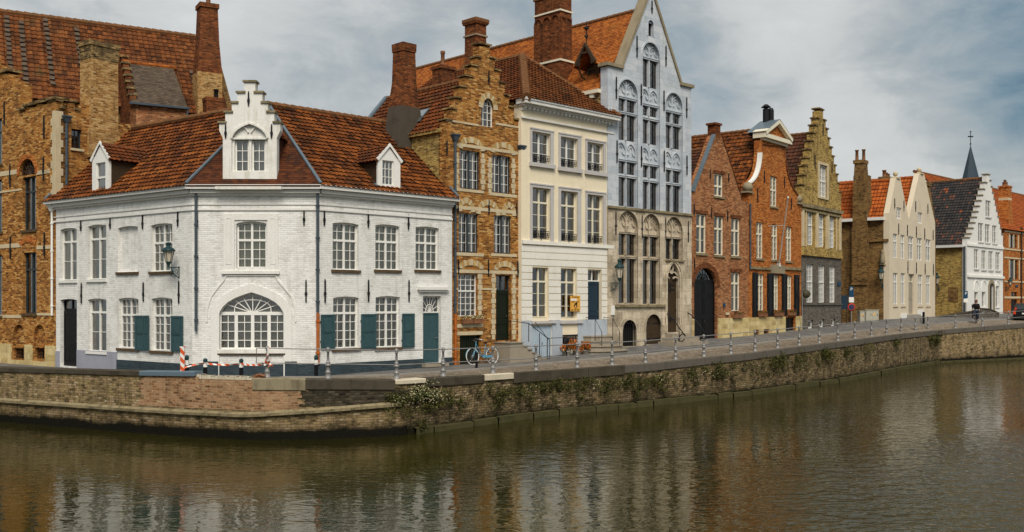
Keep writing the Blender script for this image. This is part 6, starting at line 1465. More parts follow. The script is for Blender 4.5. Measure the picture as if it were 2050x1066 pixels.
# ------------------------------------------------------------------ white step gable house with the black tiled roof
CW = .042 * (3000 - 1936)
WG = Frame.px(1936, .042, 2008, CW / (3000 - 2008), -1.18)
WGH = Thing('white_step_gable_house', 'white house with a stepped gable and a black tiled roof speckled with orange tiles', 'house', WG)
vw = dict(fm='white_paint', fw=.08, mw=.08, cur='brown', full=False, sw=.12, yw=.07)
window(WGH, WG, 1973, 402, 1983.5, 435, leaf=2, c=1, ru=0, rl=3, sill='grey_trim', **vw)
for q in ((1958, 447, 1968.5, 485), (1972, 449.5, 1982, 486.5), (1986.5, 452, 1995.5, 488)): window(WGH, WG, *q, leaf=2, c=1, ru=0, rl=3, sill='grey_trim', **vw)
for q in ((1950, 499.5, 1959, 539), (1965, 502, 1974, 540.5), (1979, 503.5, 1988, 541.5), (1993, 505.5, 2002, 542)): window(WGH, WG, *q, leaf=2, c=1, ru=0, rl=3, sill='grey_trim', **vw)
for q in ((1950.5, 585, 1958, 615), (1965.5, 585, 1973, 615), (1993.5, 573, 2000.5, 615)): window(WGH, WG, *q, leaf=1, c=1, ru=0, rl=2, sill='white_paint', fm='white_paint', cur='olive')
door(WGH, WG, 1980.5, 564, 1988.5, 626, 'black_paint', kind='round', panels=((.06, .94),), label='black arched door')
lf = [(1936, 477), (1940.5, 477), (1940.5, 469), (1944, 469), (1944, 458), (1948, 458), (1948, 447), (1951.5, 447), (1951.5, 436), (1954.5, 436), (1954.5, 425), (1957.5, 425), (1957.5, 414), (1960.5, 414), (1960.5, 403), (1964, 403), (1964, 392), (1967, 392), (1967, 380), (1971, 380), (1971, 367), (1975.5, 367), (1975.5, 351)]
rg = [(1981, 351), (1981, 363), (1983.5, 363), (1983.5, 375), (1986, 375), (1986, 387), (1989, 387), (1989, 399), (1991.5, 399), (1991.5, 411), (1994, 411), (1994, 423), (1997, 423), (1997, 435), (1999.5, 435), (1999.5, 447), (2002, 447), (2002, 458), (2004.5, 458), (2004.5, 470), (2008, 470)]
prof = pxl(WG, lf) + pxl(WG, rg); prof[0] = (0, prof[0][1]); prof[-1] = (WG.L, prof[-1][1])
wall_with(WGH, WG, [(0, -.4)] + prof + [(WG.L, -.4)], ['white_plaster'], .4)
mb = MB()
for a, b in zip(prof, prof[1:]):
    if abs(a[1] - b[1]) < .12 and abs(a[0] - b[0]) > .1: z = max(a[1], b[1]); mb = MB(); mb.box(min(a[0], b[0]) - .07, -.08, z, max(a[0], b[0]) + .07, .46, z + .08); WGH.part(mb, 'step_cap', 'lintel_stone', WG)
for y0, y1, d in ((491, 496, .1), (552, 557, .14)): bar(WGH, WG, 1936, y0, 2008, y1, -d, 0, 'string_course', 'white_paint')
mb = MB()
for x0, x1 in ((1950, 1958.5), (1965, 1973.5), (1993, 2001)): a, b = WG.u(x0), WG.u(x1); z1 = WG.at((x0 + x1) / 2, 562).z; lp_ = arch_loop(a - .05, b + .05, z1 - .6, z1, 'round', (b - a) / 2 + .05); mb.ribbon([(lp_[1][0], WG.at(1970, 583).z)] + lp_[2:] + [(lp_[0][0], WG.at(1970, 583).z)], .1, -.05, 0)
WGH.part(mb, 'arch_mouldings', 'white_paint', WG)
mb = MB(); a, b = WG.u(1980.5), WG.u(1988.5); lp_ = arch_loop(a, b, WG.at(1984, 626).z, WG.at(1984, 564).z, 'round', (b - a) / 2); c_ = (a + b) / 2; mb.ribbon([((x - c_) * 1.3 + c_, z) for x, z in [lp_[1]] + lp_[2:] + [lp_[0]]], .3, -.06, 0); WGH.part(mb, 'door_surround', 'lintel_stone', WG)
uc = WG.u(1978); zr = WG.side(1972, 357, uc).z; zr = min(zr, WG.at(1978, 356).z); WS = Frame(WG.world(0, 15, 0).xy, WG.world(0, 0, 0).xy, WG.A.z); ze = WS.at(1905, 492).z; dp = WG.side(1862, 367, uc).y
dp = min(max(dp, 8), 18)
mb = MB(); tile_roof(mb, [(-.15, dp, ze), (-.15, .4, ze), (uc, .4, zr), (uc, dp, zr)], .26, .32); tile_roof(mb, [(WG.L + .1, .4, ze), (WG.L + .1, dp, ze), (uc, dp, zr), (uc, .4, zr)], .26, .32); WGH.part(mb, 'roof', 'pantile_black', WG)
mb = MB(); ridge(mb, (uc, .4, zr), (uc, dp, zr), .14); WGH.part(mb, 'ridge', 'ridge_tile', WG)
mb = MB(); body(mb, WG.L, dp, -.4, ze, y0=.4); mb.face([(0, dp, ze), (uc, dp, zr), (WG.L, dp, ze)]); WGH.part(mb, 'side_wall', 'yellow_brick', WG, 'yellow brick side wall')
mb = MB(); mb.box(15 - dp, -.4, ze - .18, WS.L - .2, .1, ze + .03); WGH.part(mb, 'gutter', 'gutter_white', WS)
bar(WGH, WS, 1899, 575, 1918, 605, -.03, 0, 'blocked_window', 'brown_brick')
mb = MB(); mb.tube([(15.1 - .25, -.14, ze - .1), (15.1 - .25, -.14, 0)], .08, 7); WGH.part(mb, 'downpipe', 'lead_pipe', WS)

# ------------------------------------------------------------------ orange brick house at the right end
CO = .046 * 990
OG = Frame.px(2010, .0468, 2200, .0468 * 990 / 800, -1.1)
OH = Thing('orange_brick_house', 'orange brick house with an orange roof and a tall chimney at the far right', 'house', OG)
ow = dict(leaf=2, c=1, ru=0, rl=1, fm='brown_frame', cur='olive', full=False)
for q in ((2022, 470, 2036, 497), (2022, 521, 2038, 560), (2024, 585, 2037, 594)): window(OH, OG, *q, **{**ow, 'ru': 0})
for q in ((2060, 478, 2080, 510), (2060, 525, 2080, 565), (2110, 480, 2130, 515)): window(OH, OG, *q, **ow)
door(OH, OG, 2024, 600, 2037, 634, 'black_paint', panels=((.1, .9),))
zt = OG.at(2030, 462).z; wall_with(OH, OG, [(0, -.4), (OG.L, -.4), (OG.L, zt), (0, zt)], ['bright_red_brick'])
mb = MB()
for y0, y1 in ((464, 467), (499, 502), (516, 519), (563, 566), (594, 598)): mb.box(0, -.06, OG.at(2030, y1).z, OG.L, 0, OG.at(2030, y0).z)
for y0, y1, xs_ in ((470, 497, (2020, 2029, 2038)), (521, 560, (2020, 2030, 2040))):
    for px in xs_: u = OG.u(px); mb.box(u - .1, -.05, OG.at(2030, y1).z, u + .1, 0.0, OG.at(2030, y0).z)
OH.part(mb, 'stone_band', 'stone_trim', OG)
pipe(OH, OG, 2043, 455, 610, .08, 'brown_frame')
yb = 7.0; pr = OG.at(2030, 388, yb)
mb = MB(); tile_roof(mb, [(-3.5, -.2, zt), (OG.L, -.2, zt), (OG.L, yb, pr.z), (-3.5, yb, pr.z)], .26, .34); OH.part(mb, 'roof', 'pantile_bright', OG)
mb = MB(); ridge(mb, (-3.5, yb, pr.z), (OG.L, yb, pr.z), .14); OH.part(mb, 'ridge', 'ridge_tile', OG)
mb = MB(); body(mb, OG.L, 12, -.4, zt); mb.box(-3.5, 1.0, -.4, 0, 12, zt); OH.part(mb, 'side_wall', 'bright_red_brick', OG)
c = OG.at(2012, 440, 1.0); zz = lambda py: OG.at(2012, py, 1.0).z
stack(OH, OG, (c.x, 1.0), [(zz(475), 1.25, 1.1, 0), (zz(452), 1.2, 1.1, 0), (zz(402), .98, .9, 0), (zz(402), .98, .9, 1), (zz(397), .98, .9, 1), (zz(397), .95, .9, 0), (zz(376), .95, .9, 0), (zz(376), 1.1, 1, 0), (zz(373), 1.1, 1, 0)], mats=('bright_red_brick', 'stone_trim'), pots=[(-.3, 0, .15, .35), (0, 0, .13, .6), (.3, 0, .15, .4)])
# church spire far behind
sw_ = .085; b0, t0 = W(1943, 360, sw_), W(1943, 293, sw_)
t = empty('church_spire', (b0.x, b0.y, 2.5), 'slender blue grey slate church spire with an iron cross rising behind the black roof', 'church spire')
mb = MB(); z0 = b0.z - 2.5; z1 = t0.z - 2.5; mb.box(-1.6, -1.6, 0, 1.6, 1.6, z0 - 1.5); mb.build('tower', 'brown_brick', t)
mb = MB(); mb.lathe([(1.62, z0 - 1.5), (1.46, z0), (.06, z1)], (0, 0, 0), 8, sm=False); mb.build('spire', 'spire_slate', t)
mb = MB(); zc = W(0, 264, sw_).z - 2.5; h = zc - z1; mb.tube([(0, 0, z1 - .2), (0, 0, zc)], .06, 6); mb.box(-.45, -.05, z1 + h * .62, .45, .05, z1 + h * .70); mb.lathe([(.02, -.15), (.2, 0), (.02, .15)], (0, 0, z1 + h * .15), 8); mb.lathe([(.02, -.1), (.22, 0), (.02, .1)], (0, 0, zc), 6); mb.build('cross', 'iron', t)
# ------------------------------------------------------------------ old ochre house at the left edge
LB = Frame.px(-105, 37.39 / (-105 + 1680), 112, 37.39 / (112 + 1680), -2.75)
LBH = Thing('old_brick_house', 'old ochre brick house with crow steps and a fanlight window at the left edge', 'house', LB)
lw_ = dict(fm='dark_frame', cur='grey', full=True)
window(LBH, LB, 45, 354, 72, 461, leaf=2, c=1, ru=1, rl=1, tf=.72, sill='sill_dark', **lw_); window(LBH, LB, 46, 506, 73, 628, leaf=2, c=1, ru=1, rl=1, tf=.72, sill='sill_dark', **lw_)
for q in ((-25, 362, 4, 466), (-25, 512, 4, 632), (-25, 240, 4, 330), (-90, 370, -62, 470), (-90, 515, -62, 634)): window(LBH, LB, *q, leaf=2, c=1, ru=1, rl=1, tf=.72, sill='sill_dark', **lw_)
fa = arch_loop(LB.u(39), LB.u(71), LB.at(55, 351).z, LB.at(55, 319).z, 'round', (LB.u(71) - LB.u(39)) / 2, 12); LBH.holes[id(LB)].append((fa, .3, True))
mb = MB(); c_ = (fa[0][0] + fa[1][0]) / 2; hw = (fa[1][0] - fa[0][0]) / 2; z0 = fa[0][1]; mb.ribbon([((a - c_) * .94 + c_, b) for a, b in fa], .05, .1, .16, closed=True)
for k in range(1, 8): an = PI * k / 8; mb.beam((c_, .13, z0), (c_ + hw * math.cos(an), .13, z0 + hw * math.sin(an)), .03, .03)
mb.ribbon([(c_ + hw * .55 * math.cos(PI * k / 16) * (1 + .1 * (k % 2)), z0 + hw * .55 * math.sin(PI * k / 16) * (1 + .1 * (k % 2))) for k in range(17)], .03, .11, .15)
LBH.part(mb, 'fanlight', 'brown_frame', LB)
mb = MB(); mb.ribbon([((a - c_) * 1.17 + c_, z0 + (b - z0) * 1.17) for a, b in fa[2:]], .2, -.03, 0); LBH.part(mb, 'arch_surround', 'bright_red_brick', LB); mb = MB()
for y0, y1 in ((478, 492),):
    a, b = LB.u(40), LB.u(72); lp_ = arch_loop(a, b, LB.at(56, 500).z, LB.at(56, 479).z, 'seg', .2); mb.ribbon(lp_[2:], .28, -.03, 0)
LBH.part(mb, 'arch_surround', 'bright_red_brick', LB)
for x0, x1 in ((26, 49), (68, 90)):
    a, b = LB.u(x0), LB.u(x1); xm = (x0 + x1) / 2; LBH.holes[id(LB)].append((arch_loop(a, b, LB.at(xm, 694).z, LB.at(xm, 650).z, 'round', (b - a) / 2), .15, False)); LBH.holes[id(LB)].append((arch_loop(a + .05, b - .05, LB.at(xm, 719).z, LB.at(xm, 697).z), .35, True))
    mb = MB(); tess(mb, [LBH.holes[id(LB)][-2][0]], .15); LBH.part(mb, 'blind_niche', 'orange_brick', LB); mb = MB()
    for k in range(4): u = a + .05 + (b - a - .1) * (k + .5) / 4; mb.tube([(u, .1, LB.at(xm, 719).z), (u, .1, LB.at(xm, 697).z)], .014, 4)
    LBH.part(mb, 'cellar_grille', 'iron', LB)
top_px = [(-105, 60), (-60, 60), (-60, 100), (-20, 100), (-20, 130), (0, 130), (0, 148), (18, 148), (18, 163), (42, 163), (42, 222), (50, 222), (50, 215), (72, 215), (72, 209), (94, 209), (94, 203), (112, 203)]
pf = pxl(LB, top_px); pf[0] = (0, pf[0][1]); pf[-1] = (LB.L, pf[-1][1])
wall_with(LBH, LB, [(0, -.3)] + pf + [(LB.L, -.3)], ['orange_brick'], .5)
LS2 = Frame(LB.world(LB.L, 0, 0).xy, LB.world(LB.L, 12, 0).xy, LB.A.z)
mb = MB(); cap = [(a, b) for a, b in pf]
for a, b in zip(cap, cap[1:]):
    if abs(a[1] - b[1]) < .12 and abs(a[0] - b[0]) > .1: z = max(a[1], b[1]); mb = MB(); mb.box(min(a[0], b[0]) - .08, -.1, z, max(a[0], b[0]) + .08, .55, z + .12); LBH.part(mb, 'step_cap', 'sooty_brick', LB)
# side wall with its own crow steps
sx0 = LS2.at(113, 300).x; w0 = LS2.at(152, 278)
sh = arch_loop(LS2.u(143), LS2.u(164), LS2.at(153, 297).z, LS2.at(153, 260).z)
sp_ = pxl(LS2, [(113, 204), (122, 204), (122, 218), (126, 218), (126, 206), (150, 206), (150, 222), (157, 222), (157, 210), (186, 210)]); sp_[0] = (.02, sp_[0][1])
D_ = 12.0
window(LBH, LS2, 143, 259, 164, 298, leaf=1, c=2, ru=0, rl=3, fm='dark_frame', cur=None, sill='stone_trim')
wall_with(LBH, LS2, [(.02, -.3)] + sp_ + [(sp_[-1][0], sp_[-1][1] - .6), (D_, sp_[-1][1] - .6), (D_, -.3)], ['orange_brick'], .5, name='side_wall')
mb = MB()
for a, b in zip(sp_, sp_[1:]):
    if abs(a[1] - b[1]) < .1 and abs(a[0] - b[0]) > .05: z = max(a[1], b[1]); mb = MB(); mb.box(min(a[0], b[0]) - .06, -.08, z, max(a[0], b[0]) + .06, .55, z + .1); LBH.part(mb, 'step_cap', 'sooty_brick', LS2)
mb = MB(); z = 0
zt = LB.at(107, 228).z; k = 0; zz0 = LB.at(107, 395).z; z = zz0
while z < zt - .1: wd_ = .24 if k % 2 else .36; mb.box(LB.L - wd_, -.035, z, LB.L + .02, 0, z + .3); mb.box(LB.L - .0, -.03, z, LB.L + .035, .30 if k % 2 else .2, z + .3); z += .3; k += 1
LBH.part(mb, 'quoins', 'stone_trim', LB)
for q in ((-105, 350, 38, 359), (-105, 492, 44, 500), (74, 341, 100, 349), (74, 492, 106, 499), (-105, 388, 44, 391), (74, 627, 108, 632), (-105, 630, 44, 636)): bar(LBH, LB, *q, -.025, 0, 'stone_band', 'stone_trim')
mb = MB(); zz = LB.at(50, 690).z; mb2 = MB()
segs = [(0, LB.u(24)), (LB.u(51), LB.u(66)), (LB.u(92), LB.L)]; zl = LB.at(50, 722).z
for a, b in segs: mb.box(a, -.05, zl, b, -.001, zz)
mb.box(0, -.06, -.3, LB.L, -.001, zl); LBH.part(mb, 'plinth', 'yellow_plinth', LB)
anchors(LBH, LB, [(89, 236, 278), (88, 318, 362), (21, 332, 376), (9.5, 208, 250), (22, 477, 519), (90, 470, 514)], .07)
pipe(LBH, LS2, 131, 246, 405, .06, hopper=True)
cs = LS2.at(200, 260, .25); zz = lambda py: LS2.at(200, py, .25).z
stack(LBH, LS2, (cs.x, .3), [(zz(320), 1.5, .9, 0), (zz(262), 1.45, .9, 0), (zz(262), 1.3, .85, 0), (zz(124), 1.28, .85, 0), (zz(124), 1.3, .87, 1), (zz(98), 1.36, .9, 1), (zz(98), 1.45, .98, 1), (zz(88), 1.45, .98, 1)], mats=('tan_brick', 'sooty_brick'))
mb = MB(); mb.face([(0, .5, 9), (LB.L, .5, 9), (LB.L, 12, 9), (0, 12, 9)]); mb.face([(0, 0.5, -.3), (0, 12, -.3), (0, 12, 9), (0, .5, 9)]); mb.face([(0, 12, -.3), (LB.L, 12, -.3), (LB.L, 12, 9), (0, 12, 9)]); LBH.part(mb, 'flat_roof', 'zinc', LB)

# ------------------------------------------------------------------ big hall behind with the long pantile roof
KH = .029; CHH = KH * 4066
a, b = W(-110, 0, CHH / (4460 + 110)), W(422, 0, CHH / (4460 - 422))
HF = Frame(a.xy, b.xy, 1.9); zr = W(394, 75, KH).z - 1.9
HH = Thing('long_roof_hall', 'large hall behind with a long weathered pantile roof and a red brick corner chimney', 'house', HF)
of = -4.4; ze = zr + of * 1.13
mb = MB(); tile_roof(mb, [(0, of - .3, ze - .3), (HF.L, of - .3, ze - .3), (HF.L, 0, zr), (0, 0, zr)], .27, .36, amp=.035, lift=.05); tile_roof(mb, [(HF.L, -of, ze), (0, -of, ze), (0, 0, zr), (HF.L, 0, zr)], .27, .36); HH.part(mb, 'roof', 'pantile_old', HF)
mb = MB(); ridge(mb, (0, 0, zr), (HF.L, 0, zr), .17, seg=.4); HH.part(mb, 'ridge', 'ridge_tile', HF)
mb = MB(); rs2 = random.Random(5); tt = lambda u, k: Vector((u, of + (-of) * k, ze + (zr - ze) * k))
for px, k0, k1 in ((12, .0, .95), (40, .0, .9), (90, .1, .98), (150, .4, .9), (365, .05, .5)):
    mb = MB(); u = HF.at(px, 60).x; n = int(17 * (k1 - k0))
    for i in range(n):
        k = k0 + (k1 - k0) * i / n; p = tt(u + .55 * (1 - k) * 0 + rs2.uniform(-.03, .03), k); mb.beam(p + Vector((0, -.09, .09)), tt(u, k + .05) + Vector((0, -.07, .05)), .24, .05)
    HH.part(mb, 'replaced_tiles', 'plain_tile_grey', HF)
mb = MB(); 
for u in (0, HF.L): mb.face([(u, of, -.0), (u, -of, 0), (u, -of, ze), (u, 0, zr - .05), (u, of, ze)])
mb.face([(0, of, 0), (HF.L, of, 0), (HF.L, of, ze), (0, of, ze)]); mb.face([(0, -of, 0), (HF.L, -of, 0), (HF.L, -of, ze), (0, -of, ze)]); mb.beam((HF.L, of, ze), (HF.L, 0, zr), .3, .2); mb.beam((HF.L, -of, ze), (HF.L, 0, zr), .3, .2)
HH.part(mb, 'wall', 'brown_brick', HF)
g_ = HF.loc(W(415, 150, .0270)); zz = lambda py: EYE + (HY - py) * .0270 - 1.9
stack(HH, HF, (g_.x, g_.y), [(zz(260), 1.3, 1.25, 1), (zz(150), 1.3, 1.2, 1), (zz(150), 1.3, 1.2, 0), (zz(88), 1.03, 1.03, 0), (zz(20), .9, .93, 0), (zz(20), 1.03, 1.06, 0), (zz(11), 1.03, 1.06, 0)], mats=('chimney_brick', 'tan_brick'), pots=[(.05, 0, .13, .5)])
g_ = HF.loc(W(428, 210, .0262)); zz = lambda py: EYE + (HY - py) * .0262 - 1.9
stack(HH, HF, (g_.x, g_.y), [(zz(270), .95, .8, 0), (zz(206), .95, .8, 0), (zz(206), 1.0, .85, 0), (zz(198), 1.0, .85, 0)], mats=('chimney_brick',), pots=[(.12, 0, .12, .5)], pot_mat='iron')
CA = .0246 * (4460 - 262); AF = Frame.px(262, .0246, 374, CA / (4460 - 374), -2.67)
ze2 = AF.at(264, 205).z; zr2 = AF.at(240, 124, 2.4).z; ur = AF.at(240, 124, 2.4).x
mb = MB(); tile_roof(mb, [(-.0, -.12, ze2), (AF.L, -.12, ze2), (AF.L - .2, 2.4, zr2), (-.0, 2.4, zr2)], .2, .14, amp=0, lift=.02); HH.part(mb, 'annex_roof', 'plain_tile_grey', AF, 'grey brown flat tiles')
mb = MB(); ridge(mb, (0, 2.4, zr2), (AF.L, 2.4, zr2), .13); HH.part(mb, 'ridge', 'plain_tile', AF)
mb = MB(); mb.face([(0, 0, 0), (AF.L, 0, 0), (AF.L, 0, ze2), (0, 0, ze2)]); mb.face([(AF.L, 0, 0), (AF.L, 5, 0), (AF.L, 5, ze2), (AF.L, 2.4, zr2), (AF.L, 0, ze2)]); HH.part(mb, 'annex_wall', 'red_brick', AF)
AS = Frame(AF.world(0, 5, 0).xy, AF.world(0, 0, 0).xy, AF.A.z); pr_ = []
for k in range(7): pr_ += [(4.95 - k * .4, ze2 + .35 + k * (zr2 - ze2) / 6.2), (4.95 - (k + 1) * .4, ze2 + .35 + k * (zr2 - ze2) / 6.2)]
mb = MB(); facade(mb, [(5.0, 0), (5.0, ze2 + .3)] + pr_ + [(0, pr_[-1][1]), (0, 0)], (), -.05, .3); o = HH.part(mb, 'annex_gable', 'chimney_brick', AS)
for k in range(7): mb = MB(); mb.box(4.95 - (k + 1) * .4 - .05, -.12, pr_[2 * k][1], 4.95 - k * .4 + .05, .3, pr_[2 * k][1] + .1); mb.build('step_cap', 'sooty_brick', o)
mb = MB(); mb.box(-.1, -.24, ze2 - .12, AF.L + .1, -.1, ze2 - .02); mb.tube([(AF.L, -.15, ze2 - .1), (AF.L, -.15, ze2 - 1.2)], .05, 6); HH.part(mb, 'gutter', 'lead_pipe', AF)
for th_ in (HH,):
    pass

# ------------------------------------------------------------------ street lanterns on brackets
def lantern(fr, px_wall, py_br, px_l, y_top, y_bot, label):
    """wall bracket at px_wall, lantern hanging in front of the wall at px_l"""
    q = fr.at(px_wall, py_br); p = fr.side(px_l, py_br, q.x); arm = max(.45, min(1.3, -p.y))
    s_ = fr.world(q.x, -arm, 0).y / FPX; top = EYE + (HY - y_top) * s_ - fr.A.z; bot = EYE + (HY - y_bot) * s_ - fr.A.z
    t = empty('wall_lantern', fr.world(q.x, 0, q.z), label, 'street lamp', 'bracket street lanterns', fr.ang)
    zb, zt = bot - q.z, top - q.z; h = zt - zb; mb = MB()
    mb.tube([(0, 0, 0), (0, -arm, 0)], .022, 6); mb.tube([(0, -.01, .05), (0, -.01, -.4)], .022, 6); mb.tube([(0, -.02, -.38), (0, -arm * .45, -.28), (0, -arm * .8, -.03)], .018, 6)
    for r_, c_ in ((.15, (-.22, -.2)), (.08, (-.22, -.2)), (.09, (-.5, -.13))):
        if arm > .6 or c_[0] > -.4: mb.tube([(0, c_[0] + r_ * math.cos(2 * PI * k / 12), c_[1] + r_ * math.sin(2 * PI * k / 12)) for k in range(12)], .013, 5, closed=True)
    mb.build('bracket', 'lamp_green', t)
    mb = MB(); y = -arm; mb.lathe([(.05, min(zb, 0) - .03), (.03, zb + .02), (.09, zb + h * .16), (.11, zb + h * .2)], (0, y, 0), 6, sm=False)
    for k in range(6): a_ = 2 * PI * k / 6; mb.tube([(.11 * math.cos(a_), y + .11 * math.sin(a_), zb + h * .2), (.19 * math.cos(a_), y + .19 * math.sin(a_), zb + h * .62)], .012, 4)
    mb.lathe([(.24, zb + h * .62), (.25, zb + h * .66), (.18, zb + h * .75), (.09, zb + h * .80), (.07, zb + h * .88), (.11, zb + h * .92), (.10, zb + h * .97), (.02, zb + h)], (0, y, 0), 10)
    mb.build('lamp_head', 'lamp_green', t)
    mb = MB(); mb.lathe([(.10, zb + h * .2), (.18, zb + h * .62)], (0, y, 0), 6, sm=False); mb.build('lamp_glass', 'lantern_glass', t)
lantern(LW, 359, 536, 339, 485, 534, 'green street lantern in front of the white corner house window')
lantern(ST, 1222, 567, 1240, 519, 566, 'green street lantern beside the tall gothic windows')
lantern(BS, 1768, 568, 1766, 534, 565, 'dark street lantern on the brown brick side wall')
lantern(WS, 1880, 575, 1884, 546, 574, 'dark street lantern on the yellow brick side wall')
lantern(OG, 2012, 575, 2014, 556, 575, 'dark street lantern on the orange brick house')

# ------------------------------------------------------------------ bollards, barrier, tape, loose bricks
def bollard(p, h, label, r=.07, band=True):
    t = empty('bollard', p, label, 'bollard', 'bollards along the street')
    mb = MB(); mb.lathe([(r * 1.1, 0), (r, .03), (r, h * .62)], n=12); mb.build('shaft', 'black_paint', t)
    mb = MB(); mb.lathe([(r * 1.03, h * .62), (r * 1.03, h * .80)], n=12); mb.build('white_band' if band else 'band', 'sign_white' if band else 'black_paint', t)
    mb = MB(); mb.lathe([(r, h * .80), (r * .95, h * .84), (r * 1.1, h * .87), (r * 1.1, h * .93), (r * .7, h * .985), (.0, h)], n=12); mb.build('cap', 'lamp_green' if band else 'black_paint', t)
    return t
def gz_at(px, s_, z): p = W(px, 0, s_); p.z = EYE + z; return p
for px, s_, ytop, lab in ((374, .0171, 711, 'bollard next to the orange striped board'), (411, .0171, 719, 'left bollard of the two carrying the barrier tape'), (483, .0170, 719, 'right bollard of the two carrying the barrier tape'), (633, .0174, 711, 'bollard beside the rusty pipe at the house corner')):
    p = gz_at(px, s_, -2.74); bollard(p, max(.8, EYE + (HY - ytop) * s_ - p.z), lab)
p = g_px(1849, 650); bollard(p, .95, 'plain dark bollard in front of the beige house steps', .085, False)
p = g_px(954, 739); t = empty('bicycle_post', p, 'short black post in front of the blue bicycle', 'post'); mb = MB(); mb.box(-.05, -.05, 0, .05, .05, .62); mb.box(-.06, -.06, .6, .06, .06, .64); mb.build('post', 'black_paint', t)
# barrier board
p = gz_at(365.5, .0170, -2.4); zt = EYE + (HY - 694) * .0170; p.z = EYE + (HY - 744) * .0170 - .3
mb = MB(); mb.box(-.07, -.025, 0, .07, .025, zt - p.z); mb.box(-.09, -.03, zt - p.z - .06, .09, .03, zt - p.z)
o = mb.build('barrier_board', 'tape'); o.location = p; tag(o, 'orange and white striped upright board behind the canal wall', 'barrier board')
# tape from the board over two bollards to the railing post
def cat(a, b, sag, n=10): return [a.lerp(b, k / n) - Vector((0, 0, sag * 4 * (k / n) * (1 - k / n))) for k in range(n + 1)]
A = p + Vector((.05, -.04, .42)); B = gz_at(411, .0171, 0); B.z = EYE + (HY - 727) * .0171; B.y -= .08; Cc = gz_at(483, .0170, 0); Cc.z = EYE + (HY - 728) * .0170; Cc.y -= .08; Dp = base[0] + Vector((0, -.08, .50))
pts = cat(A, B, -.02, 10) + cat(B, Cc, .05, 12)[1:] + cat(Cc, Dp, .06, 10)[1:]
mb = MB(); L_ = 0; rows = []; uvs = []
for i, q in enumerate(pts):
    if i: L_ += (q - pts[i - 1]).length
    tw_ = math.sin(i * .55) * .9; d = Vector((0, math.sin(tw_) * .035, math.cos(tw_) * .035)); rows.append([q - d, q + d]); uvs.append([(L_, 0), (L_, .07)])
mb.grid(rows, uvs=uvs)
for j, (dx, dz_, l_) in enumerate(((.08, .45, .5), (-.06, .05, .3), (.1, .2, .35), (.05, .55, .25), (.12, -.05, .3))):
    q0 = base[0] + Vector((0, -.12, .45)); rr = []; uu = []
    for k in range(7):
        q = q0 + Vector((dx * math.sin(k * .9 + j) + dx * .6, -.02 * k / 6, dz_ * k / 6 + .03 * math.sin(k * 2 + j))); d = Vector((.035 * math.cos(k * .6 + j), .01, .03 * math.sin(k * .6 + j))); rr.append([q - d, q + d]); uu.append([(l_ * k / 6 + j * .1, 0), (l_ * k / 6 + j * .1, .07)])
    mb.grid(rr, uvs=uu)
o = mb.build('barrier_tape', 'tape'); tag(o, 'orange and white barrier tape strung over two bollards to the first railing post', 'barrier tape')
rb = random.Random(2)
for i, (px, dy, dz_, lab) in enumerate(((511, 0, 0, 'loose brick lying flat at the end of the wall top'), (516, .02, .06, 'loose brick leaning on another near the first railing post'), (520, -.02, 0, 'loose brick closest to the foot of the first railing post'), (526 - 3, .05, .06, 'loose brick on top of the small brick heap'))):
    mb = MB(); mb.box(-.11, -.05, 0, .11, .05, .06); o = mb.build('loose_brick', 'terracotta'); q = q_at(px, -.16 + dy); q.z += .02 + dz_; o.location = q; o.rotation_euler = (rb.uniform(-.2, .3), rb.uniform(-.1, .5) if dz_ else 0, rb.uniform(-1, 1)); tag(o, lab, 'brick', 'loose bricks by the railing')

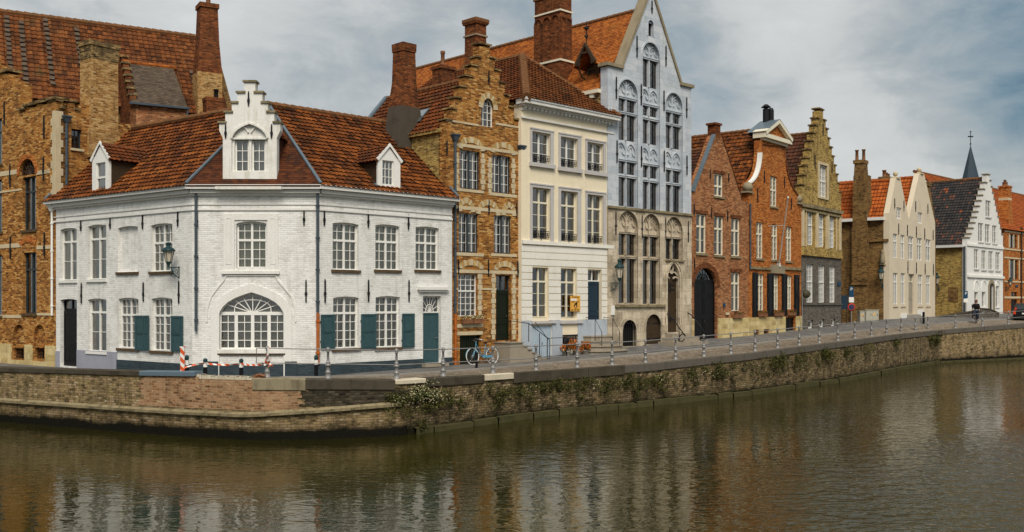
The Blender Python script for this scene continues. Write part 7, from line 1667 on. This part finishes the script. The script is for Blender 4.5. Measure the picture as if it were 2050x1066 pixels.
# ------------------------------------------------------------------ bicycle leaning on the ochre house
def bicycle(name, loc, ang, label, lean=0.0, frame='bike_blue', tyre='tyre_white', scale=1.0):
    t = empty(name, loc, label, 'bicycle', None, ang); t.rotation_euler.x = lean; t.scale = (scale,) * 3
    r = .34; wb = 1.1
    for x in (0, wb):
        mb = MB(); mb.tube([(x + r * math.cos(2 * PI * k / 28), 0, r + r * math.sin(2 * PI * k / 28)) for k in range(28)], .020, 6, closed=True); wo = mb.build('wheel', tyre, t)
        mb = MB(); mb.tube([(x, -.04, r), (x, .04, r)], .025, 6)
        for k in range(14): a_ = 2 * PI * k / 14; mb.tube([(x, 0, r), (x + r * math.cos(a_), 0, r + r * math.sin(a_))], .004, 3)
        mb.build('spokes', 'chrome', wo)
    mb = MB(); bb = (wb * .56, 0, .29); st = (wb * .70, 0, .82); hd = (.22, 0, .86); hl_ = (.17, 0, .62)
    mb.tube([(0, .05, r), hl_, hd, (.24, 0, .98)], .018, 6); mb.tube([(0, -.05, r), hl_], .014, 6); mb.tube([hl_, (.34, 0, .42), bb], .024, 6); mb.tube([hd, (.42, 0, .52), (.60, 0, .36)], .016, 6)
    mb.tube([bb, st], .018, 6); mb.tube([bb, (wb, .05, r)], .013, 5); mb.tube([(wb * .67, .02, .68), (wb, .05, r)], .012, 5); mb.tube([(wb * .67, -.02, .68), (wb, -.05, r)], .012, 5); mb.build('frame', frame, t)
    mb = MB(); mb.tube([(.42, -.28, .98), (.28, -.24, 1.02), (.2, 0, 1.06), (.28, .24, 1.02), (.42, .28, .98)], .014, 6); mb.build('handlebar', 'chrome', t)
    mb = MB(); mb.tube([(st[0], 0, .82), (st[0], 0, .88)], .02, 6); mb.box(st[0] - .12, -.05, .88, st[0] + .06, .05, .92); mb.box(st[0] + .02, -.09, .885, st[0] + .15, .09, .935); mb.build('saddle', 'rubber', t)
    mb = MB(); mb.box(wb * .72, -.06, .70, wb * 1.18, .06, .715); mb.tube([(wb, .06, r), (wb * 1.08, .06, .7)], .008, 4); mb.tube([(wb, -.06, r), (wb * 1.08, -.06, .7)], .008, 4); mb.build('rack', 'rubber', t)
    mb = MB(); mb.box(wb * .5, -.035, .25, wb * 1.02, -.02, .37); mb.build('chain_guard', frame, t)
    for x in (0, wb):
        mb = MB(); mb.grid([[(x + (r + .035) * math.cos(a_), y, r + (r + .035) * math.sin(a_)) for y in (-.025, .025)] for a_ in [PI * (.15 + .85 * k / 12) if x == 0 else PI * (-.1 + 1.0 * k / 12) for k in range(13)]]); mb.build('mudguard', frame, t)
    mb = MB(); mb.tube([(bb[0], -.1, .29), (bb[0] + .14, -.1, .20)], .012, 5); mb.tube([(bb[0], .1, .29), (bb[0] - .14, .1, .38)], .012, 5); mb.box(bb[0] + .1, -.18, .18, bb[0] + .2, -.09, .205); mb.box(bb[0] - .2, .09, .37, bb[0] - .1, .18, .395); mb.build('pedals', 'rubber', t)
    return t
p = BR.world(BR.at(946, 720, -.32).x, -.36, 0); gp = g_px(946, 734)
u_ = BR.at(947, 730, -.5).x; q = BR.world(u_, -.5, 0); q.z = EYE - 2.60
bicycle('bicycle', q, BR.ang, 'light blue ladies bicycle with white tyres parked by the green cellar doors', lean=-.08)

# ------------------------------------------------------------------ flowers, sign, small street things
def flowerbox(fr, x0, x1, y0, y1, mat_f, label, seed, boxes=2, flw=True):
    a, b = fr.u(x0), fr.u(x1); xm = (x0 + x1) / 2; z1, z0 = fr.at(xm, y0).z, fr.at(xm, y1).z; zm = z0 + (z1 - z0) * .55
    t = empty('flower_box', fr.world((a + b) / 2, -.12, z0), label, 'flower box', 'window boxes', fr.ang); hw = (b - a) / 2
    mb = MB()
    for k in range(boxes): mb.frustum((-hw + hw * (2 * k + 1) / boxes, 0), 0, hw * 2 / boxes - .06, .16, zm - z0, hw * 2 / boxes - .02, .22)
    mb.build('box', 'terracotta', t)
    mb = MB(); mf = MB(); rr = random.Random(seed)
    for k in range(5): leaves(mb, (-hw + hw * 2 * (k + .5) / 5, 0, zm - z0 + .06), (hw / 3.5, .14, (z1 - zm) * .75), 40, .035, 0, seed + k)
    for k in range(40 if flw else 14): mf.lathe([(.008, -.012), (.03, 0), (.014, .016)], (rr.uniform(-hw, hw), rr.uniform(-.16, .0), zm - z0 + rr.uniform(.0, z1 - zm)), 5)
    mb.build('foliage', 'leaf_bright', t); mf.build('flowers', mat_f, t)
flowerbox(BR, 921, 962, 632, 648, 'flower_white', 'window box of white flowers on the sill of the ochre brick house', 10)
flowerbox(R1, 1464, 1483, 624, 637, 'flower_red', 'window box right of the black carriage gate', 20, flw=False)
for i, (x0, x1, y0, y1, lab) in enumerate(((1516, 1531, 623, 634, 'window box under the left shuttered window of the bell gable house'), (1547.5, 1564, 621, 633, 'window box under the middle shuttered window of the bell gable house'), (1575.5, 1588, 621, 632, 'window box under the right shuttered window of the bell gable house'))): flowerbox(R2, x0, x1, y0, y1, 'flower_red', lab, 30 + i * 5, flw=False)
for i, (px, w_, lab) in enumerate(((1134, .6, 'left stone planter of orange flowers in front of the barred cellar window'), (1156, .45, 'middle planter with paler orange flowers by the cellar window'), (1173, .55, 'right planter of orange flowers against the front steps of the cream house'))):
    q = CR.at(px, 700, -.55); z = 0.02; t = empty('planter', CR.world(q.x, -.55, z), lab, 'planter', 'flower tubs by the cream house'); mb = MB(); mb.lathe([(.14, 0), (.20, .22), (.22, .24), (.22, .28), (.17, .28)], n=12); mb.build('pot', 'pot_stone', t)
    mb = MB(); leaves(mb, (0, 0, .42), (w_ * .55, .32, .26), 330, .04, 0, 60 + i); mb.build('foliage', 'leaf', t)
    mb = MB(); leaves(mb, (0, -.03, .48), (w_ * .58, .34, .28), 520, .032, 0, 60 + i); mb.build('flowers', 'flower_orange', t)
# letting sign in the window of the cream house
def text(body_, size, mat, parent, loc, name='lettering', ext=.002):
    cu = D.curves.new(name, 'FONT'); cu.body = body_; cu.size = size; cu.align_x = 'CENTER'; cu.align_y = 'CENTER'; cu.extrude = ext
    o = D.objects.new(name, cu); COL.objects.link(o); dg = bpy.context.evaluated_depsgraph_get(); me = D.meshes.new_from_object(o.evaluated_get(dg)); D.objects.remove(o)
    me.name = name; me.materials.clear(); me.materials.append(MATS[mat]); o = D.objects.new(name, me); COL.objects.link(o); o.parent = parent; o.location = loc; o.rotation_euler = (R(90), 0, 0); return o
a, b = CR.u(1139.5), CR.u(1159); z1, z0 = CR.at(1149, 592.5).z, CR.at(1149, 623.5).z; w_, h_ = b - a, z1 - z0
t = empty('letting_sign', CR.world((a + b) / 2, -.07, (z0 + z1) / 2), 'yellow TE HUUR sign hung at the ground floor window of the cream house', 'sign', None, CR.ang)
mb = MB(); mb.box(-w_ / 2, -.012, -h_ / 2, w_ / 2, .012, h_ / 2); mb.build('board', 'sign_yellow', t)
mb = MB(); mb.box(-w_ / 2 + .01, -.016, h_ * .18, w_ * .15, -.0125, h_ * .31); mb.build('white_panel', 'sign_white', t)
text('TE HUUR', h_ * .155, 'sign_black', t, (0, -.015, h_ * .40)); text('056 504 21 11', h_ * .1, 'sign_black', t, (0, -.015, -h_ * .42)) if False else None
mb = MB(); mb.ribbon(bez((-w_ * .12, -h_ * .2), (.0, h_ * .1), (w_ * .18, -h_ * .02)), .07, -.018, -.0125); mb.ribbon(bez((w_ * .05, -h_ * .05), (w_ * .2, -h_ * .12), (w_ * .1, -h_ * .25)), .06, -.018, -.0125)
for k in range(3): mb.box(-w_ * .42 + w_ * .3 * k, -.016, -h_ * .45, -w_ * .42 + w_ * .3 * k + w_ * .2, -.0125, -h_ * .39)
for k in range(2): mb.box(-w_ * .4 + w_ * .45 * k, -.016, h_ * .08, -w_ * .4 + w_ * .45 * k + w_ * .33, -.0125, h_ * .125)
mb.build('emblem', 'sign_black', t); mb = MB(); mb.lathe([(.0, -.01), (.045, 0), (.0, .01)], (-w_ * .05, -.02, -h_ * .27), 8); mb.build('emblem_spot', 'sign_red', t); mb = MB(); mb.lathe([(.0, -.01), (.045, 0), (.0, .01)], (w_ * .08, -.02, -h_ * .29), 8); mb.build('emblem_spot', 'sign_white', t)
# meter boxes and plates on the walls
def plate(fr, x0, y0, x1, y1, mat, label, name='name_plate', cat_='plate', d=.03):
    a, b = fr.u(x0), fr.u(x1); xm = (x0 + x1) / 2; z1, z0 = fr.at(xm, y0).z, fr.at(xm, y1).z; mb = MB(); hw, hh = (b - a) / 2, (z1 - z0) / 2
    mb.box(-hw, -d, -hh, hw, 0, hh); mb.box(-hw * .85, -d - .004, -hh * .8, hw * .85, -d, hh * .8); o = mb.build(name, mat); o.location = fr.world((a + b) / 2, -.052, (z0 + z1) / 2); o.rotation_euler.z = fr.ang; tag(o, label, cat_)
plate(CR, 1220, 612, 1225.8, 631, 'sign_white', 'white meter box at the right edge of the cream house', 'meter_box', 'meter box', .1)
plate(R1, 1446.5, 607, 1450, 615, 'sign_blue', 'small blue plate beside the black carriage gate')
plate(R1, 1451, 626, 1458, 631, 'stone_trim', 'pale letterbox plate left of the ground floor window', 'letterbox', 'letterbox')
plate(YG, 1675.5, 565, 1681.5, 572, 'sign_blue', 'blue street name plate on the corner of the grey ground floor')
plate(OG, 2032, 571, 2037, 575, 'sign_blue', 'dark blue street name plate on the orange brick house')
# mirror disc seen from behind, on its post
p = YG.world(YG.u(1606.5), -1.0, .0); p = W(1606, 0, p.y / FPX); p.z = EYE - 1.83; s_ = p.y / FPX; t = empty('traffic_mirror', p, 'round traffic mirror seen from behind on a thin post', 'traffic mirror', None, .12)
zc = EYE + (HY - 589) * s_ - p.z; mb = MB(); mb.tube([(0, 0, 0), (0, 0, zc + .1)], .03, 7); mb.build('post', 'rail_paint', t)
mb = MB(); rad = 8.2 * s_; cx_ = 8.5 * s_ / .8
rows = [[(cx_ * .8 + r_ * math.cos(2 * PI * k / 20), y, zc + r_ * math.sin(2 * PI * k / 20)) for k in range(20)] for r_, y in ((.02, -.16), (rad * .7, -.13), (rad, -.05), (rad, 0), (rad * .9, .01))]; mb.grid(rows, 0, True); mb.face(rows[0]); mb.face(rows[-1]); mb.box(0, -.02, zc - .03, cx_ * .8, .02, zc + .03); mb.build('mirror', 'mirror_back', t)
# parking signs
def sign_post(px, py, h_px, label):
    p = g_px(px, py); s_ = p.y / FPX; t = empty('traffic_sign', p, label, 'road sign', 'road signs'); H2 = (py - h_px) * s_; mb = MB(); mb.tube([(0, 0, 0), (0, 0, H2)], .035, 7); mb.build('post', 'rail_paint', t); return t, H2, s_
t, H2, s_ = sign_post(1704, 646, 571, 'post with a blue parking sign over a round red no parking sign')
mb = MB(); mb.box(-.15, -.06, H2 - .72, .15, -.036, H2); o = mb.build('parking_sign', 'sign_blue', t); text('P', .3, 'sign_white', o, (0, -.062, H2 - .2))
mb = MB(); mb.box(-.17, -.06, H2 - 1.1, .17, -.036, H2 - .74); mb.build('time_plate', 'sign_white', t)
mb = MB(); zc = H2 - 1.42
rows = [[(r_ * math.cos(2 * PI * k / 20), y, zc + r_ * math.sin(2 * PI * k / 20)) for k in range(20)] for r_, y in ((.26, -.04), (.26, -.06), (.19, -.062))]; mb.grid(rows, 0, True); mb.face([(.19 * math.cos(2 * PI * k / 20), -.061, zc + .19 * math.sin(2 * PI * k / 20)) for k in range(20)], 1); mb.beam((-.15, -.066, zc + .15), (.15, -.066, zc - .15), .05, .01); mb.build('no_parking_sign', ['sign_red', 'sign_blue'], t)
t, H2, s_ = sign_post(1933, 634, 583, 'post with a blue parking sign at the corner of the white step gable house')
mb = MB(); mb.box(-.16, -.06, H2 - .6, .16, -.036, H2); o = mb.build('parking_sign', 'sign_blue', t); text('P', .32, 'sign_white', o, (0, -.062, H2 - .22)); mb = MB(); mb.box(-.18, -.06, H2 - .95, .18, -.036, H2 - .64); mb.build('time_plate', 'sign_white', t)
p = g_px(1690, 648); s_ = p.y / FPX; t = empty('information_panel', p, 'dark information panel on legs in front of a shrub at the alley', 'information panel'); z1 = (648 - 589) * s_; mb = MB()
for x in (-.15, .15): mb.tube([(x, 0, 0), (x, 0, z1 - .1)], .025, 6)
mb.build('legs', 'iron', t); mb = MB(); mb.box(-.22, -.05, z1 - .95, .22, -.01, z1); mb.build('panel', 'navy_paint', t)
for i, (x0, x1, y0, y1, lab) in enumerate(((1719, 1728.6, 619, 643, 'narrow grey electric cabinet at the left of the pair'), (1730, 1757, 619, 643, 'wide beige electric cabinet with a yellow warning sign'))):
    p = g_px((x0 + x1) / 2, y1 + 1); s_ = p.y / FPX; t = empty('electric_cabinet', p, lab, 'electric cabinet', None, .1); hw = (x1 - x0) / 2 * s_; h_ = (y1 - y0) * s_; mb = MB(); mb.box(-hw, -.2, .06, hw, .25, h_ - .05); mb.box(-hw - .03, -.23, h_ - .05, hw + .03, .28, h_); mb.box(-hw + .02, -.18, 0, hw - .02, .23, .06); mb.build('cabinet', 'cabinet_grey', t)
    n_ = 1 if i == 0 else 2
    for k in range(n_):
        a, b = -hw + 2 * hw * k / n_ + .03, -hw + 2 * hw * (k + 1) / n_ - .03; mb = MB(); mb.box(a, -.215, .12, b, -.201, h_ - .1); o = mb.build('door', 'cabinet_grey', t); pb = MB(); pb.box(b - .09, -.235, h_ * .5, b - .06, -.216, h_ * .62); pb.build('handle', 'iron', o)
    mb = MB(); c_ = hw * .3 if i else 0; mb.face([(c_ - .11, -.218, h_ * .55), (c_ + .11, -.218, h_ * .55), (c_, -.218, h_ * .75)]); mb.build('warning_sign', 'sign_yellow', t)
# low wall, shrub, bridge parapet
p = g_px(1692, 640); t = empty('garden_wall', W(1690, 0, .0372) + Vector((0, 0, 0)), 'low brick garden wall below the shrub at the end of the alley', 'low wall'); q = W(1690, 628, .0372); mb = MB(); zz = EYE - 1.6; t.location.z = zz; mb.box(-.7, -.15, 0, .9, .15, q.z - zz); o = mb.build('wall', 'brown_brick', t); mb = MB(); mb.box(-.75, -.2, q.z - zz, .95, .2, q.z - zz + .06); mb.build('coping', 'coping_grey', t)
q = W(1692, 621, .0382); mb = MB(); mb2 = MB(); t = empty('shrub', (q.x, q.y, EYE - 1.5), 'dark green shrub growing over the low garden wall', 'shrub'); dz0 = q.z - EYE + 1.5
for k in range(7): leaves(mb, (rs.uniform(-.5, .5), rs.uniform(-.2, .2), dz0 + rs.uniform(-.15, .12)), (.45, .35, .34), 160, .06, 0, 300 + k)
mb.build('foliage', 'leaf', t)
for k in range(5): mb2.tube([(rs.uniform(-.1, .1), 0, -.2), (rs.uniform(-.4, .4), 0, dz0)], .02, 5)
mb2.build('stems', 'oak', t)
pa, pb_ = W(1872, 645, .0402), W(1998, 617, .0425)
PF = Frame(pa.xy, W(1998, 0, .0425).xy, EYE - 2.0); mb = MB(); t = Thing('bridge_parapet', 'low dark sloping stone parapet in front of the white step gable house', 'parapet', PF)
prf = [(0, 0)] + [(PF.at(px, py).x, PF.at(px, py).z) for px, py in ((1870, 637), (1925, 629), (1963, 623), (1963, 618.5), (1982, 620), (2000, 628))] + [(PF.u(2000), 0)]; facade(mb, prf, (), 0, .4); t.part(mb, 'wall', 'grey_brick', PF); mb = MB()
for a, b in zip(prf[1:-1], prf[2:-1]): mb.beam(Vector((a[0], .2, a[1] + .03)), Vector((b[0], .2, b[1] + .03)), .5, .09)
t.part(mb, 'coping', 'coping_dark', PF)
t = empty('bollard_post', g_px(1947, 638), 'thin dark bent post beside the white step gable house', 'post'); mb = MB(); mb.tube([(0, 0, 0), (0, 0, .95)], .05, 7); mb.box(-.05, -.06, .9, .09, .06, 1.15); mb.build('post', 'iron', t)

# ------------------------------------------------------------------ cyclist on the quay
cp = g_px(1983, 647); cp = q_at(1983, -1.3); s_ = cp.y / FPX; cp.z = EYE + (HY - 647.5) * s_; gq = g_at(1983, .5)
hd_ = -2.05     # riding towards the camera's left
bk = bicycle('city_bicycle', cp, 1.05, 'dark city bicycle being ridden along the quay', frame='black_paint', tyre='rubber')
t = empty('cyclist', cp, 'person in dark clothes with brown hair riding a bicycle along the quay', 'person', None, 1.05)
def skinned(name, chain, mat, parent, sub=2, root=0):
    """verts: (x, y, z, radius); edges by index"""
    vs, es = chain; me = D.meshes.new(name); me.from_pydata([v[:3] for v in vs], es, []); o = D.objects.new(name, me); COL.objects.link(o); o.parent = parent
    md = o.modifiers.new('skin', 'SKIN'); md.use_smooth_shade = True
    if not me.skin_vertices: me.skin_vertices.new()
    for i, v in enumerate(vs): me.skin_vertices[0].data[i].radius = (v[3], v[3] * (v[4] if len(v) > 4 else 1)); me.skin_vertices[0].data[i].use_root = (i == root)
    sb = o.modifiers.new('sub', 'SUBSURF'); sb.levels = 1; sb.render_levels = sub
    me.materials.append(MATS[mat]); return o
hip = (.80, 0, .98)
V = [(.80, 0, .98, .12), (.76, 0, 1.18, .11), (.70, 0, 1.38, .12), (.66, 0, 1.50, .08), (.65, 0, 1.56, .055), (.62, 0, 1.63, .06), (.61, 0, 1.70, .095), (.62, 0, 1.79, .085),
     (.69, .17, 1.45, .05), (.56, .23, 1.22, .04), (.42, .25, 1.06, .036), (.38, .26, 1.02, .035), (.69, -.17, 1.45, .05), (.56, -.23, 1.22, .04), (.42, -.25, 1.06, .036), (.38, -.26, 1.02, .035),
     (.78, .10, .92, .11), (.52, .11, .78, .08), (.50, .12, .45, .05), (.42, .12, .40, .045), (.78, -.10, .92, .11), (.62, -.11, .58, .08), (.76, -.12, .28, .05), (.68, -.12, .22, .045)]
E_ = [(0, 1), (1, 2), (2, 3), (3, 4), (4, 5), (5, 6), (6, 7), (3, 8), (8, 9), (9, 10), (10, 11), (3, 12), (12, 13), (13, 14), (14, 15), (0, 16), (16, 17), (17, 18), (18, 19), (0, 20), (20, 21), (21, 22), (22, 23)]
skinned('body', (V, E_), 'skin', t)
J = [(.80, 0, .97, .19), (.76, 0, 1.18, .19), (.70, 0, 1.38, .21), (.66, 0, 1.50, .14), (.69, .17, 1.45, .10), (.56, .23, 1.22, .065), (.44, .25, 1.08, .05), (.69, -.17, 1.45, .10), (.56, -.23, 1.22, .075), (.44, -.25, 1.08, .055), (.65, 0, 1.56, .085)]
skinned('jacket', (J, [(0, 1), (1, 2), (2, 3), (3, 4), (4, 5), (5, 6), (3, 7), (7, 8), (8, 9), (3, 10)]), 'cloth_black', t)
T_ = [(.80, 0, .96, .17), (.78, .10, .92, .125), (.52, .11, .78, .095), (.50, .12, .48, .065), (.78, -.10, .92, .125), (.62, -.11, .58, .095), (.75, -.12, .30, .065)]
skinned('trousers', (T_, [(0, 1), (1, 2), (2, 3), (0, 4), (4, 5), (5, 6)]), 'cloth_denim', t)
mb = MB(); mb.lathe([(.02, 1.60), (.09, 1.62), (.115, 1.70), (.11, 1.78), (.08, 1.84), (.02, 1.87)], (.645, 0, 0), 10); mb.build('hair', 'hair_brown', t)
for sy in (.12, -.12):
    mb = MB(); x0, z0 = ((.42, .36) if sy > 0 else (.68, .18)); mb.box(x0 - .1, sy - .045, z0, x0 + .1, sy + .045, z0 + .08); mb.build('shoe', 'rubber', t)
mb = MB()
for sy in (-.26, .26):
    for k in range(5): mb.tube([(.36, sy - .03 + .016 * k, 1.03), (.33, sy - .03 + .016 * k, 1.0), (.35, sy - .03 + .016 * k, .965 - .004 * (k % 2))], .009, 5)
mb.build('fingers', 'skin', t)
mb = MB()
for sy in (-.032, .032): mb.lathe([(.0, -.012), (.012, 0), (.0, .012)], (.525, sy, 1.715), 6)
mb.box(.51, -.025, 1.645, .525, .025, 1.655); mb.build('face_features', 'hair_brown', t)

# ------------------------------------------------------------------ dark car at the right edge, seen from behind
cp = g_px(2050, 645); s_ = .0415; cp = W(2053, 647, .0412)
g0 = cp.z
t = empty('parked_car', cp, 'black estate car with orange red tail lights at the right edge of the quay', 'car', None, R(64))
# local: x forward, y left, z up; the tail is at x = 0
def sec(x, hw, zb, zs, zt, tw): return [(x, -hw, zb), (x, -hw, zs), (x, -tw, zt), (x, tw, zt), (x, hw, zs), (x, hw, zb)]
mb = MB(); secs = [sec(0.0, .78, .42, .95, 1.0, .72), sec(.06, .88, .30, 1.0, 1.08, .80), sec(.5, .92, .25, 1.02, 1.10, .82), sec(3.2, .92, .25, 1.0, 1.08, .8), sec(4.3, .88, .27, .82, .90, .76), sec(4.7, .74, .34, .62, .70, .66)]
mb.grid(secs, 0, False, False); mb.face(secs[0]); mb.face(secs[-1]); mb.build('body', 'car_black', t)
mb = MB(); cab = [[(x, -hw, z) for hw in (b,)] for x, b, z in ()]
rows = [[(.10, -.80, 1.06), (.35, -.66, 1.55), (.35, .66, 1.55), (.10, .80, 1.06)], [(.6, -.82, 1.06), (.7, -.66, 1.62), (.7, .66, 1.62), (.6, .82, 1.06)], [(2.4, -.82, 1.06), (2.2, -.66, 1.62), (2.2, .66, 1.62), (2.4, .82, 1.06)], [(3.3, -.78, 1.04), (2.5, -.62, 1.56), (2.5, .62, 1.56), (3.3, .78, 1.04)]]
mb.grid(rows, 0, False, False); mb.face(rows[0]); mb.face(rows[-1]); mb.build('roof', 'car_black', t)
mb = MB(); mb.face([(.125, -.68, 1.12), (.335, -.58, 1.49), (.335, .58, 1.49), (.125, .68, 1.12)]); 
for v in mb.v: v.x -= .02
mb.build('rear_window', 'car_glass', t)
for sy in (-1, 1):
    mb = MB(); mb.face([(.7, sy * .81, 1.12), (2.4, sy * .81, 1.12), (2.2, sy * .69, 1.54), (.78, sy * .69, 1.54)]); mb.v = [v + Vector((0, sy * .02, 0)) for v in mb.v]; mb.build('side_window', 'car_glass', t)
    mb = MB(); mb.box(-.02, sy * .80 - .09, .72, .10, sy * .80 + .09, 1.02); mb.box(.06, sy * .72 - .06, 1.0, .16, sy * .72 + .06, 1.28); mb.build('tail_light', 'tail_red', t)
    for x in (.75, 3.7):
        mb = MB(); mb.tube([(x, sy * .80 - .1, .33), (x, sy * .80 + .1, .33)], .33, 20, sm=False); wo = mb.build('wheel', 'rubber', t); mb = MB(); mb.tube([(x, sy * .80 + sy * .09, .33), (x, sy * .80 + sy * .112, .33)], .2, 12, sm=False); mb.build('rim', 'chrome', wo)
mb = MB(); mb.box(-.03, -.26, .72, -.005, .26, .83); mb.build('number_plate', 'sign_white', t); mb = MB(); mb.box(-.05, -.86, .32, .06, .86, .52); mb.build('bumper', 'rubber', t)
